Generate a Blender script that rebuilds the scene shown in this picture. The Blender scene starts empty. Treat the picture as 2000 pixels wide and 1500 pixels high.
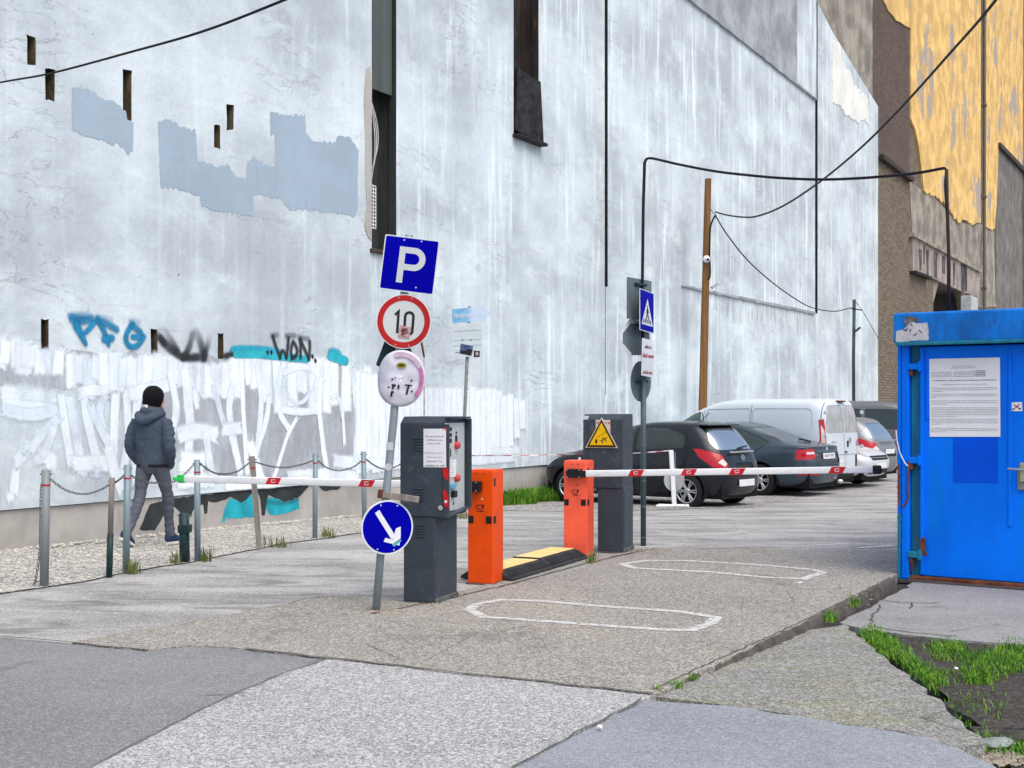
import bpy, bmesh, math, random
import numpy as np
from mathutils import Vector, Matrix, noise
from mathutils.geometry import tessellate_polygon
random.seed(7); rng = np.random.default_rng(7)
R = math.radians
sc = bpy.context.scene
col = sc.collection
# ------------------------------------------------------------------ camera
F, H, YH = 2500.0, 1.55, 795.0          # focal length in photo pixels, eye height, horizon row
cd = bpy.data.cameras.new('camera'); cam = bpy.data.objects.new('camera', cd); col.objects.link(cam)
cam.location = (0, 0, H); cam.rotation_euler = (R(90), 0, 0)
cd.sensor_fit = 'HORIZONTAL'; cd.sensor_width = 36; cd.lens = F/2000*36
cd.shift_y = (YH-750)/2000; cd.clip_start = .1; cd.clip_end = 800
sc.camera = cam
# ------------------------------------------------------------------ light
SUN_AZ, SUN_EL = 146.0, 60.0            # from the right, a little behind the camera
w = bpy.data.worlds.new('World'); sc.world = w; w.use_nodes = True
nt = w.node_tree; bg = nt.nodes['Background']
sky = nt.nodes.new('ShaderNodeTexSky'); sky.sky_type = 'NISHITA'; sky.sun_disc = False
sky.sun_elevation = R(SUN_EL); sky.sun_rotation = R(SUN_AZ)
sky.air_density = 1.0; sky.dust_density = 4.0; sky.ozone_density = 1.0
nt.links.new(sky.outputs[0], bg.inputs[0]); bg.inputs[1].default_value = .15
sd = bpy.data.lights.new('sun', 'SUN'); sun = bpy.data.objects.new('sun', sd); col.objects.link(sun)
sd.energy = 1.0; sd.angle = R(55); sd.color = (1, .97, .93)
sv = Vector((math.sin(R(SUN_AZ))*math.cos(R(SUN_EL)), math.cos(R(SUN_AZ))*math.cos(R(SUN_EL)), math.sin(R(SUN_EL))))
sun.rotation_euler = sv.to_track_quat('Z', 'Y').to_euler()
sun.location = (10, -10, 30)
vs = sc.view_settings; vs.view_transform = 'Standard'; vs.look = 'None'; vs.gamma = 1; vs.exposure = .62
try: sc.cycles.transparent_max_bounces = 32
except Exception: pass
# ------------------------------------------------------------------ geometry of the place
def sstep(a, b, x):
    t = min(1, max(0, (x-a)/(b-a))); return t*t*(3-2*t)
def gz(Y): return -.22*sstep(13.8, 26, Y)          # the lot falls away gently behind the barriers
def gp(x, y, dz=0.0):                              # photo pixel -> point on the ground
    Y = F*H/(y-YH)
    for _ in range(30): Y = F*(H-gz(Y)-dz)/(y-YH)
    return Vector(((x-1000)/F*Y, Y, gz(Y)+dz))
def at(x, y, Y): return Vector(((x-1000)/F*Y, Y, H-(y-YH)/F*Y))
WD = Vector((1413, F, 0)).normalized()             # direction of the long fire wall
WN = Vector((WD.y, -WD.x, 0))                      # its outward normal
WA = gp(0, 1080); WA.z = 0
WROT = math.atan2(WD.y, WD.x)
def W(x, y, off=0.0):                              # photo pixel -> (t, z) on the wall plane, off metres behind its face
    A = WA - WN*off
    k = (x-1000)/F
    t = (k*A.y - A.x)/(WD.x - k*WD.y)
    Y = A.y + WD.y*t
    return t, H-(y-YH)/F*Y
# ------------------------------------------------------------------ object helpers
def tag(o, label=None, cat=None, group=None, kind=None):
    if label: o['label'] = label
    if cat: o['category'] = cat
    if group: o['group'] = group
    if kind: o['kind'] = kind
    return o
def empty(name, loc=(0, 0, 0), rz=0, label=None, cat=None, group=None):
    o = bpy.data.objects.new(name, None); col.objects.link(o); o.location = loc; o.rotation_euler = (0, 0, rz)
    o.empty_display_size = .2
    return tag(o, label, cat, group)
def link(name, me, mat=None, parent=None, smooth=False):
    o = bpy.data.objects.new(name, me); col.objects.link(o)
    if mat:
        for m in (mat if isinstance(mat, (list, tuple)) else [mat]): me.materials.append(m)
    if parent: o.parent = parent
    if smooth:
        me.polygons.foreach_set('use_smooth', [True]*len(me.polygons))
    return o
def mk(name, V, Fc, mat=None, parent=None, smooth=False, world=False):
    if world and parent is not None:
        l = Vector(parent.location); V = [Vector(v)-l for v in V]
    me = bpy.data.meshes.new(name); me.from_pydata([tuple(v) for v in V], [], [tuple(f) for f in Fc]); me.update()
    return link(name, me, mat, parent, smooth)
def mkbm(name, bm, mat=None, parent=None, smooth=False, world=False):
    if world and parent is not None: bmesh.ops.translate(bm, vec=-Vector(parent.location), verts=bm.verts)
    bmesh.ops.recalc_face_normals(bm, faces=bm.faces)
    me = bpy.data.meshes.new(name); bm.to_mesh(me); bm.free()
    return link(name, me, mat, parent, smooth)
def bbox(bm, x0, x1, y0, y1, z0, z1, bev=0, M=None, seg=2):
    r = bmesh.ops.create_cube(bm, size=1)['verts']
    bmesh.ops.scale(bm, vec=(x1-x0, y1-y0, z1-z0), verts=r)
    bmesh.ops.translate(bm, vec=((x0+x1)/2, (y0+y1)/2, (z0+z1)/2), verts=r)
    if bev:
        es = list({e for v in r for e in v.link_edges})
        g = bmesh.ops.bevel(bm, geom=es, offset=bev, segments=seg, affect='EDGES', profile=.5)
        r = list({v for f in g['faces'] for v in f.verts} | {v for v in r if v.is_valid})
        # collect the whole island
        st = [v for v in r]; seen = set(st)
        while st:
            v = st.pop()
            for e in v.link_edges:
                o = e.other_vert(v)
                if o not in seen: seen.add(o); st.append(o)
        r = list(seen)
    if M is not None: bmesh.ops.transform(bm, matrix=M, verts=r)
    return r
def box(name, x0, x1, y0, y1, z0, z1, mat, parent, bev=.004, M=None):
    bm = bmesh.new(); bbox(bm, x0, x1, y0, y1, z0, z1, bev, M); return mkbm(name, bm, mat, parent)
def tube_pts(bm, pts, r, n=8, cap=True):
    pts = [Vector(p) for p in pts]; rings = []
    rr = r if isinstance(r, (list, tuple)) else [r]*len(pts)
    up = Vector((0, 0, 1))
    d0 = (pts[1]-pts[0]).normalized()
    a = d0.orthogonal().normalized()
    for i, p in enumerate(pts):
        d = (pts[min(i+1, len(pts)-1)]-pts[max(i-1, 0)]).normalized()
        a = (a-d*a.dot(d)).normalized(); b = d.cross(a)
        rings.append([bm.verts.new(p+(a*math.cos(2*math.pi*k/n)+b*math.sin(2*math.pi*k/n))*rr[i]) for k in range(n)])
    for i in range(len(rings)-1):
        for k in range(n):
            bm.faces.new((rings[i][k], rings[i][(k+1) % n], rings[i+1][(k+1) % n], rings[i+1][k]))
    if cap:
        bm.faces.new(rings[0][::-1]); bm.faces.new(rings[-1])
def tube(name, pts, r, mat, parent=None, n=8, smooth=True, world=True):
    bm = bmesh.new(); tube_pts(bm, pts, r, n); return mkbm(name, bm, mat, parent, smooth, world)
def lathe(bm, prof, n=32, M=None):                 # profile (r, h) round local z
    rings = []
    for r, h in prof:
        rings.append([bm.verts.new((r*math.cos(2*math.pi*k/n), r*math.sin(2*math.pi*k/n), h)) for k in range(n)])
    for i in range(len(rings)-1):
        for k in range(n): bm.faces.new((rings[i][k], rings[i][(k+1) % n], rings[i+1][(k+1) % n], rings[i+1][k]))
    if M is not None: bmesh.ops.transform(bm, matrix=M, verts=[v for r in rings for v in r])
    return rings
def frame(o, right, up):                           # matrix: local x=right, y=up, z=towards viewer
    r = Vector(right).normalized(); u = Vector(up); u = (u-r*u.dot(r)).normalized(); n = r.cross(u)
    m = Matrix((r, u, n)).transposed().to_4x4(); m.translation = Vector(o); return m
def plate(name, poly, M, th, mat, parent, world=True):     # extruded outline in the frame's x-y plane, front at z=0, back at -th
    V = [M@Vector((x, y, 0)) for x, y in poly]+[M@Vector((x, y, -th)) for x, y in poly]
    n = len(poly); tri = tessellate_polygon([[Vector((x, y, 0)) for x, y in poly]])
    Fc = [tuple(t) for t in tri]+[tuple(i+n for i in t[::-1]) for t in tri]
    Fc += [(i, i+n, (i+1) % n+n, (i+1) % n) for i in range(n)]
    if world and parent is not None: V = [v-Vector(parent.location) for v in V]
    bm = bmesh.new(); vv = [bm.verts.new(v) for v in V]
    for f in Fc:
        try: bm.faces.new([vv[i] for i in f])
        except ValueError: pass
    return mkbm(name, bm, mat, parent)
def circ(r, n=40, cx=0, cy=0, ry=None):
    return [(cx+r*math.cos(2*math.pi*k/n), cy+(ry or r)*math.sin(2*math.pi*k/n)) for k in range(n)]
def ring_plate(name, r0, r1, M, z, mat, parent, n=48, ry=1.0):
    V = [M@Vector((r*math.cos(2*math.pi*k/n), r*ry*math.sin(2*math.pi*k/n), z)) for r in (r0, r1) for k in range(n)]
    Fc = [(k, (k+1) % n, n+(k+1) % n, n+k) for k in range(n)]
    return mk(name, V, Fc, mat, parent, world=True)
def flat(name, poly, M, z, mat, parent, world=True):       # single sheet (print, paint)
    V = [M@Vector((x, y, z)) for x, y in poly]
    return mk(name, V, tessellate_polygon([[Vector((x, y, 0)) for x, y in poly]]), mat, parent, world=world)
def stroke_poly(pts, wd):                          # constant-width band round a polyline
    P = [Vector((p[0], p[1])) for p in pts]; L, Rr = [], []
    for i, p in enumerate(P):
        a = (P[i]-P[i-1]).normalized() if i else None
        b = (P[i+1]-P[i]).normalized() if i < len(P)-1 else None
        d = ((a or b)+(b or a)).normalized(); nrm = Vector((-d.y, d.x))
        k = 1/max(.4, abs(nrm.dot(Vector((-(b or a).y, (b or a).x)))))
        L.append(p+nrm*wd/2*k); Rr.append(p-nrm*wd/2*k)
    return L, Rr
def band(name, pts, wd, M, z, mat, parent, world=True, closed=False):
    if closed: pts = list(pts)+[pts[0], pts[1]]
    L, Rr = stroke_poly(pts, wd)
    V = [M@Vector((p.x, p.y, z)) for p in L+Rr]; n = len(L)
    return mk(name, V, [(i, i+1, n+i+1, n+i) for i in range(n-1-(1 if closed else 0))], mat, parent, world=world)
def arc(cx, cy, r, a0, a1, n=14, ry=None):
    return [(cx+r*math.cos(R(a0+(a1-a0)*i/n)), cy+(ry or r)*math.sin(R(a0+(a1-a0)*i/n))) for i in range(n+1)]
_tx = {}
def text(name, s, wd, ht, M, z, mat, parent, bold=0.0, world=True):   # text fitted into wd x ht, centred on the frame origin
    key = (s, bold)
    if key not in _tx:
        cu = bpy.data.curves.new('t', 'FONT'); cu.body = s; cu.size = 1; cu.offset = bold; cu.resolution_u = 3
        ob = bpy.data.objects.new('t', cu); col.objects.link(ob); bpy.context.view_layer.update()
        me = bpy.data.meshes.new_from_object(ob.evaluated_get(bpy.context.evaluated_depsgraph_get()))
        bpy.data.objects.remove(ob); bpy.data.curves.remove(cu)
        V = np.array([v.co[:] for v in me.vertices]); Fc = [tuple(p.vertices) for p in me.polygons]
        bpy.data.meshes.remove(me); _tx[key] = (V, Fc)
    V, Fc = _tx[key]; lo, hi = V.min(0), V.max(0); s_ = hi-lo
    P = [M@Vector(((v[0]-lo[0])/s_[0]*wd-wd/2, (v[1]-lo[1])/s_[1]*ht-ht/2, z)) for v in V]
    return mk(name, P, Fc, mat, parent, world=world)
def print_lines(name, M, x0, x1, rows, z, mat, parent, hgt, world=True, seed=1, ragged=True):   # small print too fine to read
    rr = random.Random(seed); V, Fc = [], []
    for y, a, b in rows:
        x = x0+(x1-x0)*a; e = x0+(x1-x0)*b
        while x < e:
            l = min(rr.uniform(.8, 3.4)*hgt, e-x)
            k = x
            while k < x+l:                                  # letters
                lw = hgt*rr.uniform(.18, .34); h2 = hgt*rr.choice((.55, .6, .62, .9))
                i = len(V); V += [M@Vector((k, y, z)), M@Vector((k+lw, y, z)), M@Vector((k+lw, y+h2, z)), M@Vector((k, y+h2, z))]
                Fc.append((i, i+1, i+2, i+3)); k += lw+hgt*.16
            x += l+hgt*.5
    return mk(name, V, Fc, mat, parent, world=world)
def inpoly(x, y, P):
    c = False; j = len(P)-1
    for i in range(len(P)):
        if (P[i][1] > y) != (P[j][1] > y) and x < (P[j][0]-P[i][0])*(y-P[i][1])/(P[j][1]-P[i][1])+P[i][0]: c = not c
        j = i
    return c
# ------------------------------------------------------------------ materials
class N:
    def __init__(s, name):
        s.m = bpy.data.materials.new(name); s.m.use_nodes = True; s.t = s.m.node_tree
        s.b = s.t.nodes['Principled BSDF']; s.o = s.t.nodes['Material Output']
        s.tc = s.t.nodes.new('ShaderNodeTexCoord')
    def new(s, ty, **kw):
        n = s.t.nodes.new(ty)
        for k, v in kw.items(): setattr(n, k, v)
        return n
    def l(s, a, b): s.t.links.new(a, b)
    def put(s, sock, v):
        if hasattr(v, 'is_linked') or hasattr(v, 'links'): s.l(v, sock)
        else:
            if isinstance(v, (tuple, list)) and len(v) == 3 and sock.type == 'RGBA': v = (*v, 1)
            sock.default_value = v
    def co(s, scale=(1, 1, 1), src='Object', loc=(0, 0, 0)):
        mp = s.new('ShaderNodeMapping'); mp.inputs['Scale'].default_value = scale; mp.inputs['Location'].default_value = loc
        s.l(s.tc.outputs[src], mp.inputs[0]); return mp.outputs[0]
    def noise(s, scale, detail=4, rough=.55, st=(1, 1, 1), loc=(0, 0, 0), src='Object', dist=0):
        n = s.new('ShaderNodeTexNoise'); n.inputs['Scale'].default_value = scale; n.inputs['Detail'].default_value = detail
        n.inputs['Roughness'].default_value = rough; n.inputs['Distortion'].default_value = dist
        s.l(s.co(st, src, loc), n.inputs['Vector']); return n.outputs['Fac']
    def vor(s, scale, st=(1, 1, 1), feature='F1', out='Color', src='Object'):
        n = s.new('ShaderNodeTexVoronoi'); n.inputs['Scale'].default_value = scale; n.feature = feature
        s.l(s.co(st, src), n.inputs['Vector']); return n.outputs[out]
    def ramp(s, f, a, b, smooth=True):
        n = s.new('ShaderNodeMapRange'); n.interpolation_type = 'SMOOTHSTEP' if smooth else 'LINEAR'
        s.put(n.inputs['Value'], f); n.inputs['From Min'].default_value = a; n.inputs['From Max'].default_value = b
        return n.outputs[0]
    def math(s, op, a, b=0.0):
        n = s.new('ShaderNodeMath', operation=op); s.put(n.inputs[0], a); s.put(n.inputs[1], b); return n.outputs[0]
    def mix(s, f, a, b, mode='MIX'):
        n = s.new('ShaderNodeMix', data_type='RGBA', blend_type=mode)
        s.put(n.inputs[0], f); s.put(n.inputs[6], a); s.put(n.inputs[7], b); return n.outputs[2]
    def bump(s, h, strength=.3, dist=.01):
        n = s.new('ShaderNodeBump'); n.inputs['Strength'].default_value = strength; n.inputs['Distance'].default_value = dist
        s.put(n.inputs['Height'], h); s.l(n.outputs[0], s.b.inputs['Normal'])
    def set(s, color=None, rough=None, metal=None, spec=None, alpha=None, coat=None):
        for k, v in (('Base Color', color), ('Roughness', rough), ('Metallic', metal), ('Specular IOR Level', spec), ('Alpha', alpha), ('Coat Weight', coat)):
            if v is not None: s.put(s.b.inputs[k], v)
        return s.m
def shade(c, k): return tuple(min(1, x*k) for x in c)
def plain(name, c, rough=.55, metal=0, var=.18, scale=4, bump=.08, bscale=60, dirt=None, dirtamt=.5, st=(1, 1, 1), spec=.25, coat=0):
    n = N(name)
    c1 = n.mix(n.ramp(n.noise(scale, 6, .6, st), .3, .7), shade(c, 1-var), shade(c, 1+var*.6))
    if dirt:
        d = n.math('MULTIPLY', n.ramp(n.noise(scale*2.3, 8, .7, st, (7, 3, 1)), .52, .72), dirtamt)
        c1 = n.mix(d, c1, dirt)
    n.set(c1, n.ramp(n.noise(scale*3, 4), -.2+1-rough*1.6, 1.9-rough) if False else rough, metal, spec, coat=coat)
    if bump: n.bump(n.noise(bscale, 4, .6), bump, .01)
    return n.m
# ================================================================== MATERIALS OF THE SETTING
def paving(name, base, lite, dark, sp=230, patch=.35, pscale=.5, amt=.6, bump=.5, tint=None, st=(1, 1, 1), stain=.35, slo=.56):
    n = N(name); base, lite, dark = shade(base, 1.06), shade(lite, 1.08), shade(dark, 1.02)
    big = n.ramp(n.noise(pscale, 6, .6, st), .35, .68)
    c = n.mix(n.math('MULTIPLY', big, patch), base, dark)
    if tint: c = n.mix(n.math('MULTIPLY', n.ramp(n.noise(pscale*.7, 5, .6, st, (4, 9, 2)), .48, .7), .75), c, tint)
    v = n.vor(sp)
    g = n.new('ShaderNodeSeparateColor'); n.l(v, g.inputs[0])
    c = n.mix(n.math('MULTIPLY', n.ramp(g.outputs[0], .62, .8), amt), c, lite)
    c = n.mix(n.math('MULTIPLY', n.ramp(g.outputs[1], .66, .82), amt*.9), c, shade(dark, .45))
    v2 = n.vor(sp*.45); g2 = n.new('ShaderNodeSeparateColor'); n.l(v2, g2.inputs[0])
    c = n.mix(n.math('MULTIPLY', n.ramp(g2.outputs[0], .8, .9), amt*.6), c, shade(lite, 1.1))
    # oil and wear stains with a shape of their own
    s = n.math('MULTIPLY', n.ramp(n.noise(pscale*2.6, 7, .65, st, (2, 5, 8), dist=.6), slo, slo+.17), stain)
    c = n.mix(s, c, shade(dark, .6))
    # hairline cracks
    cr = n.vor(.55, feature='DISTANCE_TO_EDGE', out='Distance')
    wob = n.noise(6, 6, .7)
    crk = n.math('MULTIPLY', n.ramp(n.math('ADD', cr, n.math('MULTIPLY', wob, .02)), .016, .008), n.ramp(n.noise(.8, 2, .5, loc=(3, 3, 3)), .55, .62))
    c = n.mix(n.math('MULTIPLY', crk, .7), c, shade(dark, .3))
    n.set(c, .92, 0, .25)
    h = n.math('ADD', n.math('MULTIPLY', n.vor(sp, out='Distance'), .6), n.noise(sp*.3, 5, .7))
    n.bump(n.math('SUBTRACT', h, crk), bump, .006)
    return n.m
m_asph = paving('lot_asphalt', (.375, .37, .355), (.53, .52, .50), (.175, .174, .172), 140, .9, .5, .5, .45, stain=.6, slo=.48, st=(1, 2.6, 1))
m_tan = paving('aggregate_drive', (.245, .232, .205), (.44, .42, .375), (.155, .15, .138), 125, .6, .55, .8, .6, tint=(.31, .275, .215), stain=.5)
m_dark = paving('dark_asphalt', (.19, .198, .20), (.34, .345, .345), (.125, .128, .133), 150, .65, .6, .45, .35, stain=.5)
m_lite = paving('pale_asphalt', (.315, .315, .31), (.52, .515, .50), (.20, .20, .198), 125, .5, .8, .8, .5, stain=.35)
m_slab = paving('smooth_asphalt', (.24, .258, .278), (.36, .375, .395), (.175, .19, .207), 150, .65, .9, .5, .3, stain=.45)
m_pad = paving('pad_concrete', (.245, .245, .24), (.37, .365, .355), (.165, .164, .16), 140, .6, 1.3, .5, .35, stain=.45)
m_wedge = paving('mossy_concrete', (.205, .205, .185), (.40, .395, .37), (.12, .118, .10), 120, .6, 1.4, .7, .6, tint=(.21, .215, .105), st=(1, 3, 1))
m_gravel = paving('pale_gravel', (.325, .315, .28), (.58, .57, .52), (.19, .182, .16), 55, .4, .9, .9, 1.0)
m_gravel2 = paving('grey_gravel', (.24, .235, .225), (.48, .47, .45), (.11, .108, .10), 48, .4, .9, .95, 1.0)
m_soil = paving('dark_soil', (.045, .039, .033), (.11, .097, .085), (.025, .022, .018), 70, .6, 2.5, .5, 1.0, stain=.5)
m_line = N('worn_road_paint')
_a = m_line.ramp(m_line.noise(26, 8, .75), .34, .54); m_line.set((.66, .66, .64), .85, alpha=m_line.math('MULTIPLY', _a, .8)); m_line = m_line.m
m_crack = plain('crack_dirt_and_edge_shade', (.09, .083, .072), .95, var=.4, scale=9)

def wall_mat():
    n = N('whitewashed_render')
    big = n.ramp(n.noise(.35, 7, .62, (1, 1, 1.3)), .36, .66)
    xs_ = n.new('ShaderNodeSeparateXYZ'); n.l(n.co((1, 1, 1)), xs_.inputs[0]); far_ = n.math('ADD', n.math('MULTIPLY', n.ramp(xs_.outputs[0], 2, 12), .75), .25)
    c = n.mix(big, (.35, .405, .45), (.53, .61, .66))
    st = n.ramp(n.noise(7, 7, .65, (1, 1, .07)), .40, .66)               # runs of thin whitewash
    st2 = n.ramp(n.noise(2.2, 5, .6, (1, 1, .10), (5, 0, 2)), .46, .64)
    c = n.mix(n.math('MULTIPLY', n.math('MULTIPLY', n.math('MULTIPLY', st, st2), far_), .9), c, (.70, .80, .83))
    gr = n.math('MULTIPLY', n.ramp(n.noise(4.5, 7, .7, (1, 1, .12), (1, 2, 9)), .53, .70), n.ramp(n.noise(.55, 4, .6, loc=(8, 1, 3)), .42, .62))
    c = n.mix(n.math('MULTIPLY', gr, .65), c, (.30, .33, .36))
    bl = n.ramp(n.noise(1.6, 6, .65, (1, 1, 1.6), (3, 7, 5)), .60, .76)   # cloudy grey patches
    c = n.mix(n.math('MULTIPLY', bl, .6), c, (.33, .345, .36))
    sm = n.ramp(n.noise(3.8, 7, .72, (.45, 1, 1.5), (6, 2, 6)), .62, .74)  # trowel smears
    c = n.mix(n.math('MULTIPLY', sm, .5), c, (.33, .335, .33))
    # faint courses under the render
    br = n.new('ShaderNodeTexBrick'); mp = n.co((1, 1, 1)); sx = n.new('ShaderNodeSeparateXYZ'); n.l(mp, sx.inputs[0])
    cx = n.new('ShaderNodeCombineXYZ'); n.l(sx.outputs[0], cx.inputs[0]); n.l(n.math('ADD', sx.outputs[2], n.math('MULTIPLY', n.noise(.9, 4), .35)), cx.inputs[1])
    n.l(cx.outputs[0], br.inputs[0]); br.inputs['Scale'].default_value = 1; br.inputs['Brick Width'].default_value = 1.9; br.inputs['Row Height'].default_value = .42
    br.inputs['Mortar Size'].default_value = .02; br.inputs['Mortar Smooth'].default_value = .9
    c = n.mix(n.math('MULTIPLY', n.math('MULTIPLY', br.outputs['Fac'], n.ramp(n.noise(.8, 4, .6, loc=(2, 2, 7)), .45, .62)), .35), c, (.42, .41, .42))
    # specks and chips
    sp = n.vor(2.6, (1, 1, .55), out='Distance'); chip = n.math('MULTIPLY', n.ramp(n.math('ADD', sp, n.math('MULTIPLY', n.noise(30, 3), .06)), .068, .05), n.ramp(n.noise(.9, 3), .46, .52))
    c = n.mix(n.math('MULTIPLY', chip, .8), c, (.16, .155, .15))
    w1 = n.noise(1.3, 8, .62, (.55, 1, 1.7), (4, 4, 1), dist=.8)          # hair cracks follow the contour of a noise field
    crk = n.math('MULTIPLY', n.ramp(n.math('ABSOLUTE', n.math('SUBTRACT', w1, .5)), .004, .001), n.ramp(n.noise(.6, 2, loc=(9, 4, 1)), .56, .66))
    c = n.mix(n.math('MULTIPLY', crk, .32), c, (.27, .265, .265))
    cl = n.ramp(n.noise(.9, 8, .68, (.8, 1, 1.6), (11, 3, 2)), .5, .72)
    c = n.mix(n.math('MULTIPLY', cl, .45), c, (.67, .765, .80))
    c = n.mix(1.0, c, (1.25, 1.22, 1.17), 'MULTIPLY')
    n.set(c, .9, 0, .2)
    n.bump(n.math('ADD', n.math('ADD', n.noise(1.3, 6, .6), n.math('MULTIPLY', n.noise(14, 7, .65, (1, 1, .5)), .35)), n.math('MULTIPLY', n.math('ADD', chip, crk), -.6)), .55, .05)
    return n.m
m_wall = wall_mat()
def render_mat(name, c, k=.25, st=(1, 1, .12), bump=.4, spot=None):
    n = N(name)
    a = n.mix(n.ramp(n.noise(1.1, 7, .65), .35, .68), shade(c, 1-k), shade(c, 1+k*.7))
    s = n.ramp(n.noise(5, 7, .7, st), .55, .72); a = n.mix(n.math('MULTIPLY', s, .4), a, shade(c, .62))
    f = n.ramp(n.noise(22, 6, .7), .6, .75); a = n.mix(n.math('MULTIPLY', f, .35), a, shade(c, 1.35))
    if spot: a = n.mix(n.ramp(n.noise(.42, 7, .68, (1, 1, .7), spot[1]), spot[2], spot[2]+.025), a, spot[0])
    n.set(a, .92, 0, .2); n.bump(n.math('ADD', n.noise(3, 7, .65), n.math('MULTIPLY', n.noise(40, 5, .7), .4)), bump, .03)
    return n.m
m_plinth = render_mat('plinth_render', (.44, .42, .385), .2, (1, 1, .3))
m_greyp = render_mat('grey_wall_paint', (.36, .45, .53), .07, bump=.25)
m_greyp2 = render_mat('old_grey_paint', (.38, .40, .425), .12, (.25, 1, 1.4), bump=.3)
m_ledge = render_mat('weathered_grey_render', (.36, .385, .41), .28)
m_beige = render_mat('beige_repair_mortar', (.45, .43, .39), .12)
m_peel = render_mat('fresh_white_flakes', (.84, .84, .78), .1, bump=.6)
m_flue = plain('dark_flue_sheet', (.045, .055, .05), .5, var=.3, scale=2, dirt=(.11, .09, .07), st=(1, 1, .2))
m_flue2 = plain('sooty_brick_flue', (.035, .03, .027), .9, var=.5, scale=5, bump=.5, bscale=14, dirt=(.10, .07, .05), dirtamt=.8, st=(1, 1, .25))
m_pocket = plain('old_beam_pocket', (.13, .10, .06), .95, var=.6, scale=8, bump=.6, bscale=25, dirt=(.24, .20, .12), dirtamt=.8, st=(1, 1, .5))
m_dark_slot = plain('dark_joint', (.03, .032, .034), .9, var=.4)
def brick_mat(name, ca, cb, mort, dirt):
    n = N(name); mp = n.co((1, 1, 1)); sx = n.new('ShaderNodeSeparateXYZ'); n.l(mp, sx.inputs[0])
    cx = n.new('ShaderNodeCombineXYZ'); n.l(sx.outputs[0], cx.inputs[0]); n.l(sx.outputs[2], cx.inputs[1])
    br = n.new('ShaderNodeTexBrick'); n.l(cx.outputs[0], br.inputs[0]); br.inputs['Scale'].default_value = 1
    br.inputs['Brick Width'].default_value = .30; br.inputs['Row Height'].default_value = .105; br.inputs['Mortar Size'].default_value = .013
    br.inputs['Color1'].default_value = (*ca, 1); br.inputs['Color2'].default_value = (*cb, 1); br.inputs['Mortar'].default_value = (*mort, 1)
    c = n.mix(n.math('MULTIPLY', n.ramp(n.noise(.6, 7, .65), .45, .68), .6), br.outputs[0], dirt)
    c = n.mix(n.math('MULTIPLY', n.ramp(n.noise(9, 6, .7), .55, .72), .5), c, shade(dirt, .5))
    n.set(c, .95, 0, .15); n.bump(n.math('ADD', n.math('MULTIPLY', br.outputs['Fac'], -1), n.noise(20, 5, .7)), .7, .03); return n.m
m_brick = brick_mat('tan_brickwork', (.28, .225, .16), (.16, .128, .096), (.12, .105, .085), (.20, .178, .14))
m_brickd = brick_mat('dark_brickwork', (.17, .11, .085), (.10, .07, .058), (.16, .145, .13), (.10, .085, .075))
m_yellow = render_mat('ochre_facade_render', (.80, .53, .20), .25, (1, 1, .6), spot=((.42, .36, .30), (2.3, 0, 1.1), .555))
m_greyr = render_mat('grey_rough_render', (.33, .30, .25), .4)
m_greyr2 = render_mat('dark_grey_rough_render', (.20, .19, .175), .3)
# paint that lets the wall show through at the edges of each stroke (UV: u along in metres, v across -1..1)
def brush_mat(name, c, cover=.9, tintc=None):
    n = N(name); uv = n.co((1, 1, 1), 'UV'); s = n.new('ShaderNodeSeparateXYZ'); n.l(uv, s.inputs[0])
    av = n.math('ABSOLUTE', s.outputs[1]); eu = n.new('ShaderNodeUVMap'); eu.uv_map = 'End'; es = n.new('ShaderNodeSeparateXYZ'); n.l(eu.outputs[0], es.inputs[0])
    dry = n.noise(3.2, 6, .7, (.35, 3.0, 1), src='UV'); dry2 = n.noise(7, 7, .72, (1, 1, .45)); blot = n.noise(3.0, 6, .68, (1, 1, .6))
    ed = n.math('MINIMUM', n.math('SUBTRACT', 1.0, av), es.outputs[0])
    e = n.ramp(n.math('SUBTRACT', n.math('MULTIPLY', ed, 1.5), n.math('MULTIPLY', dry2, 1.1)), -.5, .22)
    cv = n.ramp(n.math('ADD', n.math('MULTIPLY', dry, .35), n.math('MULTIPLY', blot, .65)), .32, .58)
    a = n.math('MULTIPLY', e, n.math('ADD', n.math('MULTIPLY', cv, 1.25*(1-cover)), cover-(1-cover)*.3))
    cc = n.mix(n.ramp(n.noise(3.5, 6, .65, (1, 1, .5)), .38, .62), c, tintc or shade(c, .93))
    n.set(cc, .75, 0, .3, alpha=a); return n.m
m_brush = [brush_mat('white_brush_paint', (.86, .93, .95), .78, (.76, .85, .90)), brush_mat('thin_white_brush_paint', (.80, .88, .93), .55, (.70, .79, .87)), brush_mat('thick_white_roller_paint', (.88, .95, .96), .9, (.82, .89, .91))]
def stain_mat(name, c, mx=.55, lo=.50):
    n = N(name); a = n.math('MULTIPLY', n.ramp(n.noise(9, 7, .7, (1, 1, .10)), .0+lo, lo+.22), mx); n.set(c, .9, 0, .2, alpha=a); return n.m
def spray_mat(name, c, soft=.5, mx=.97):
    n = N(name); uv = n.co((1, 1, 1), 'UV'); s = n.new('ShaderNodeSeparateXYZ'); n.l(uv, s.inputs[0])
    a = n.ramp(n.math('ADD', n.math('SUBTRACT', 1, n.math('ABSOLUTE', s.outputs[1])), n.math('MULTIPLY', n.math('SUBTRACT', n.noise(60, 4, .8), .5), .25*soft)), .02, soft)
    a = n.math('MULTIPLY', a, s.outputs[0])
    n.set(n.mix(n.ramp(n.noise(6, 5), .35, .65), shade(c, .85), shade(c, 1.1)), .6, 0, .3, alpha=n.math('MULTIPLY', a, mx)); return n.m
m_sprayb = spray_mat('blue_spray', (.012, .23, .44), .75)
m_sprayk = spray_mat('black_spray', (.028, .032, .036), .8, .95)
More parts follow.
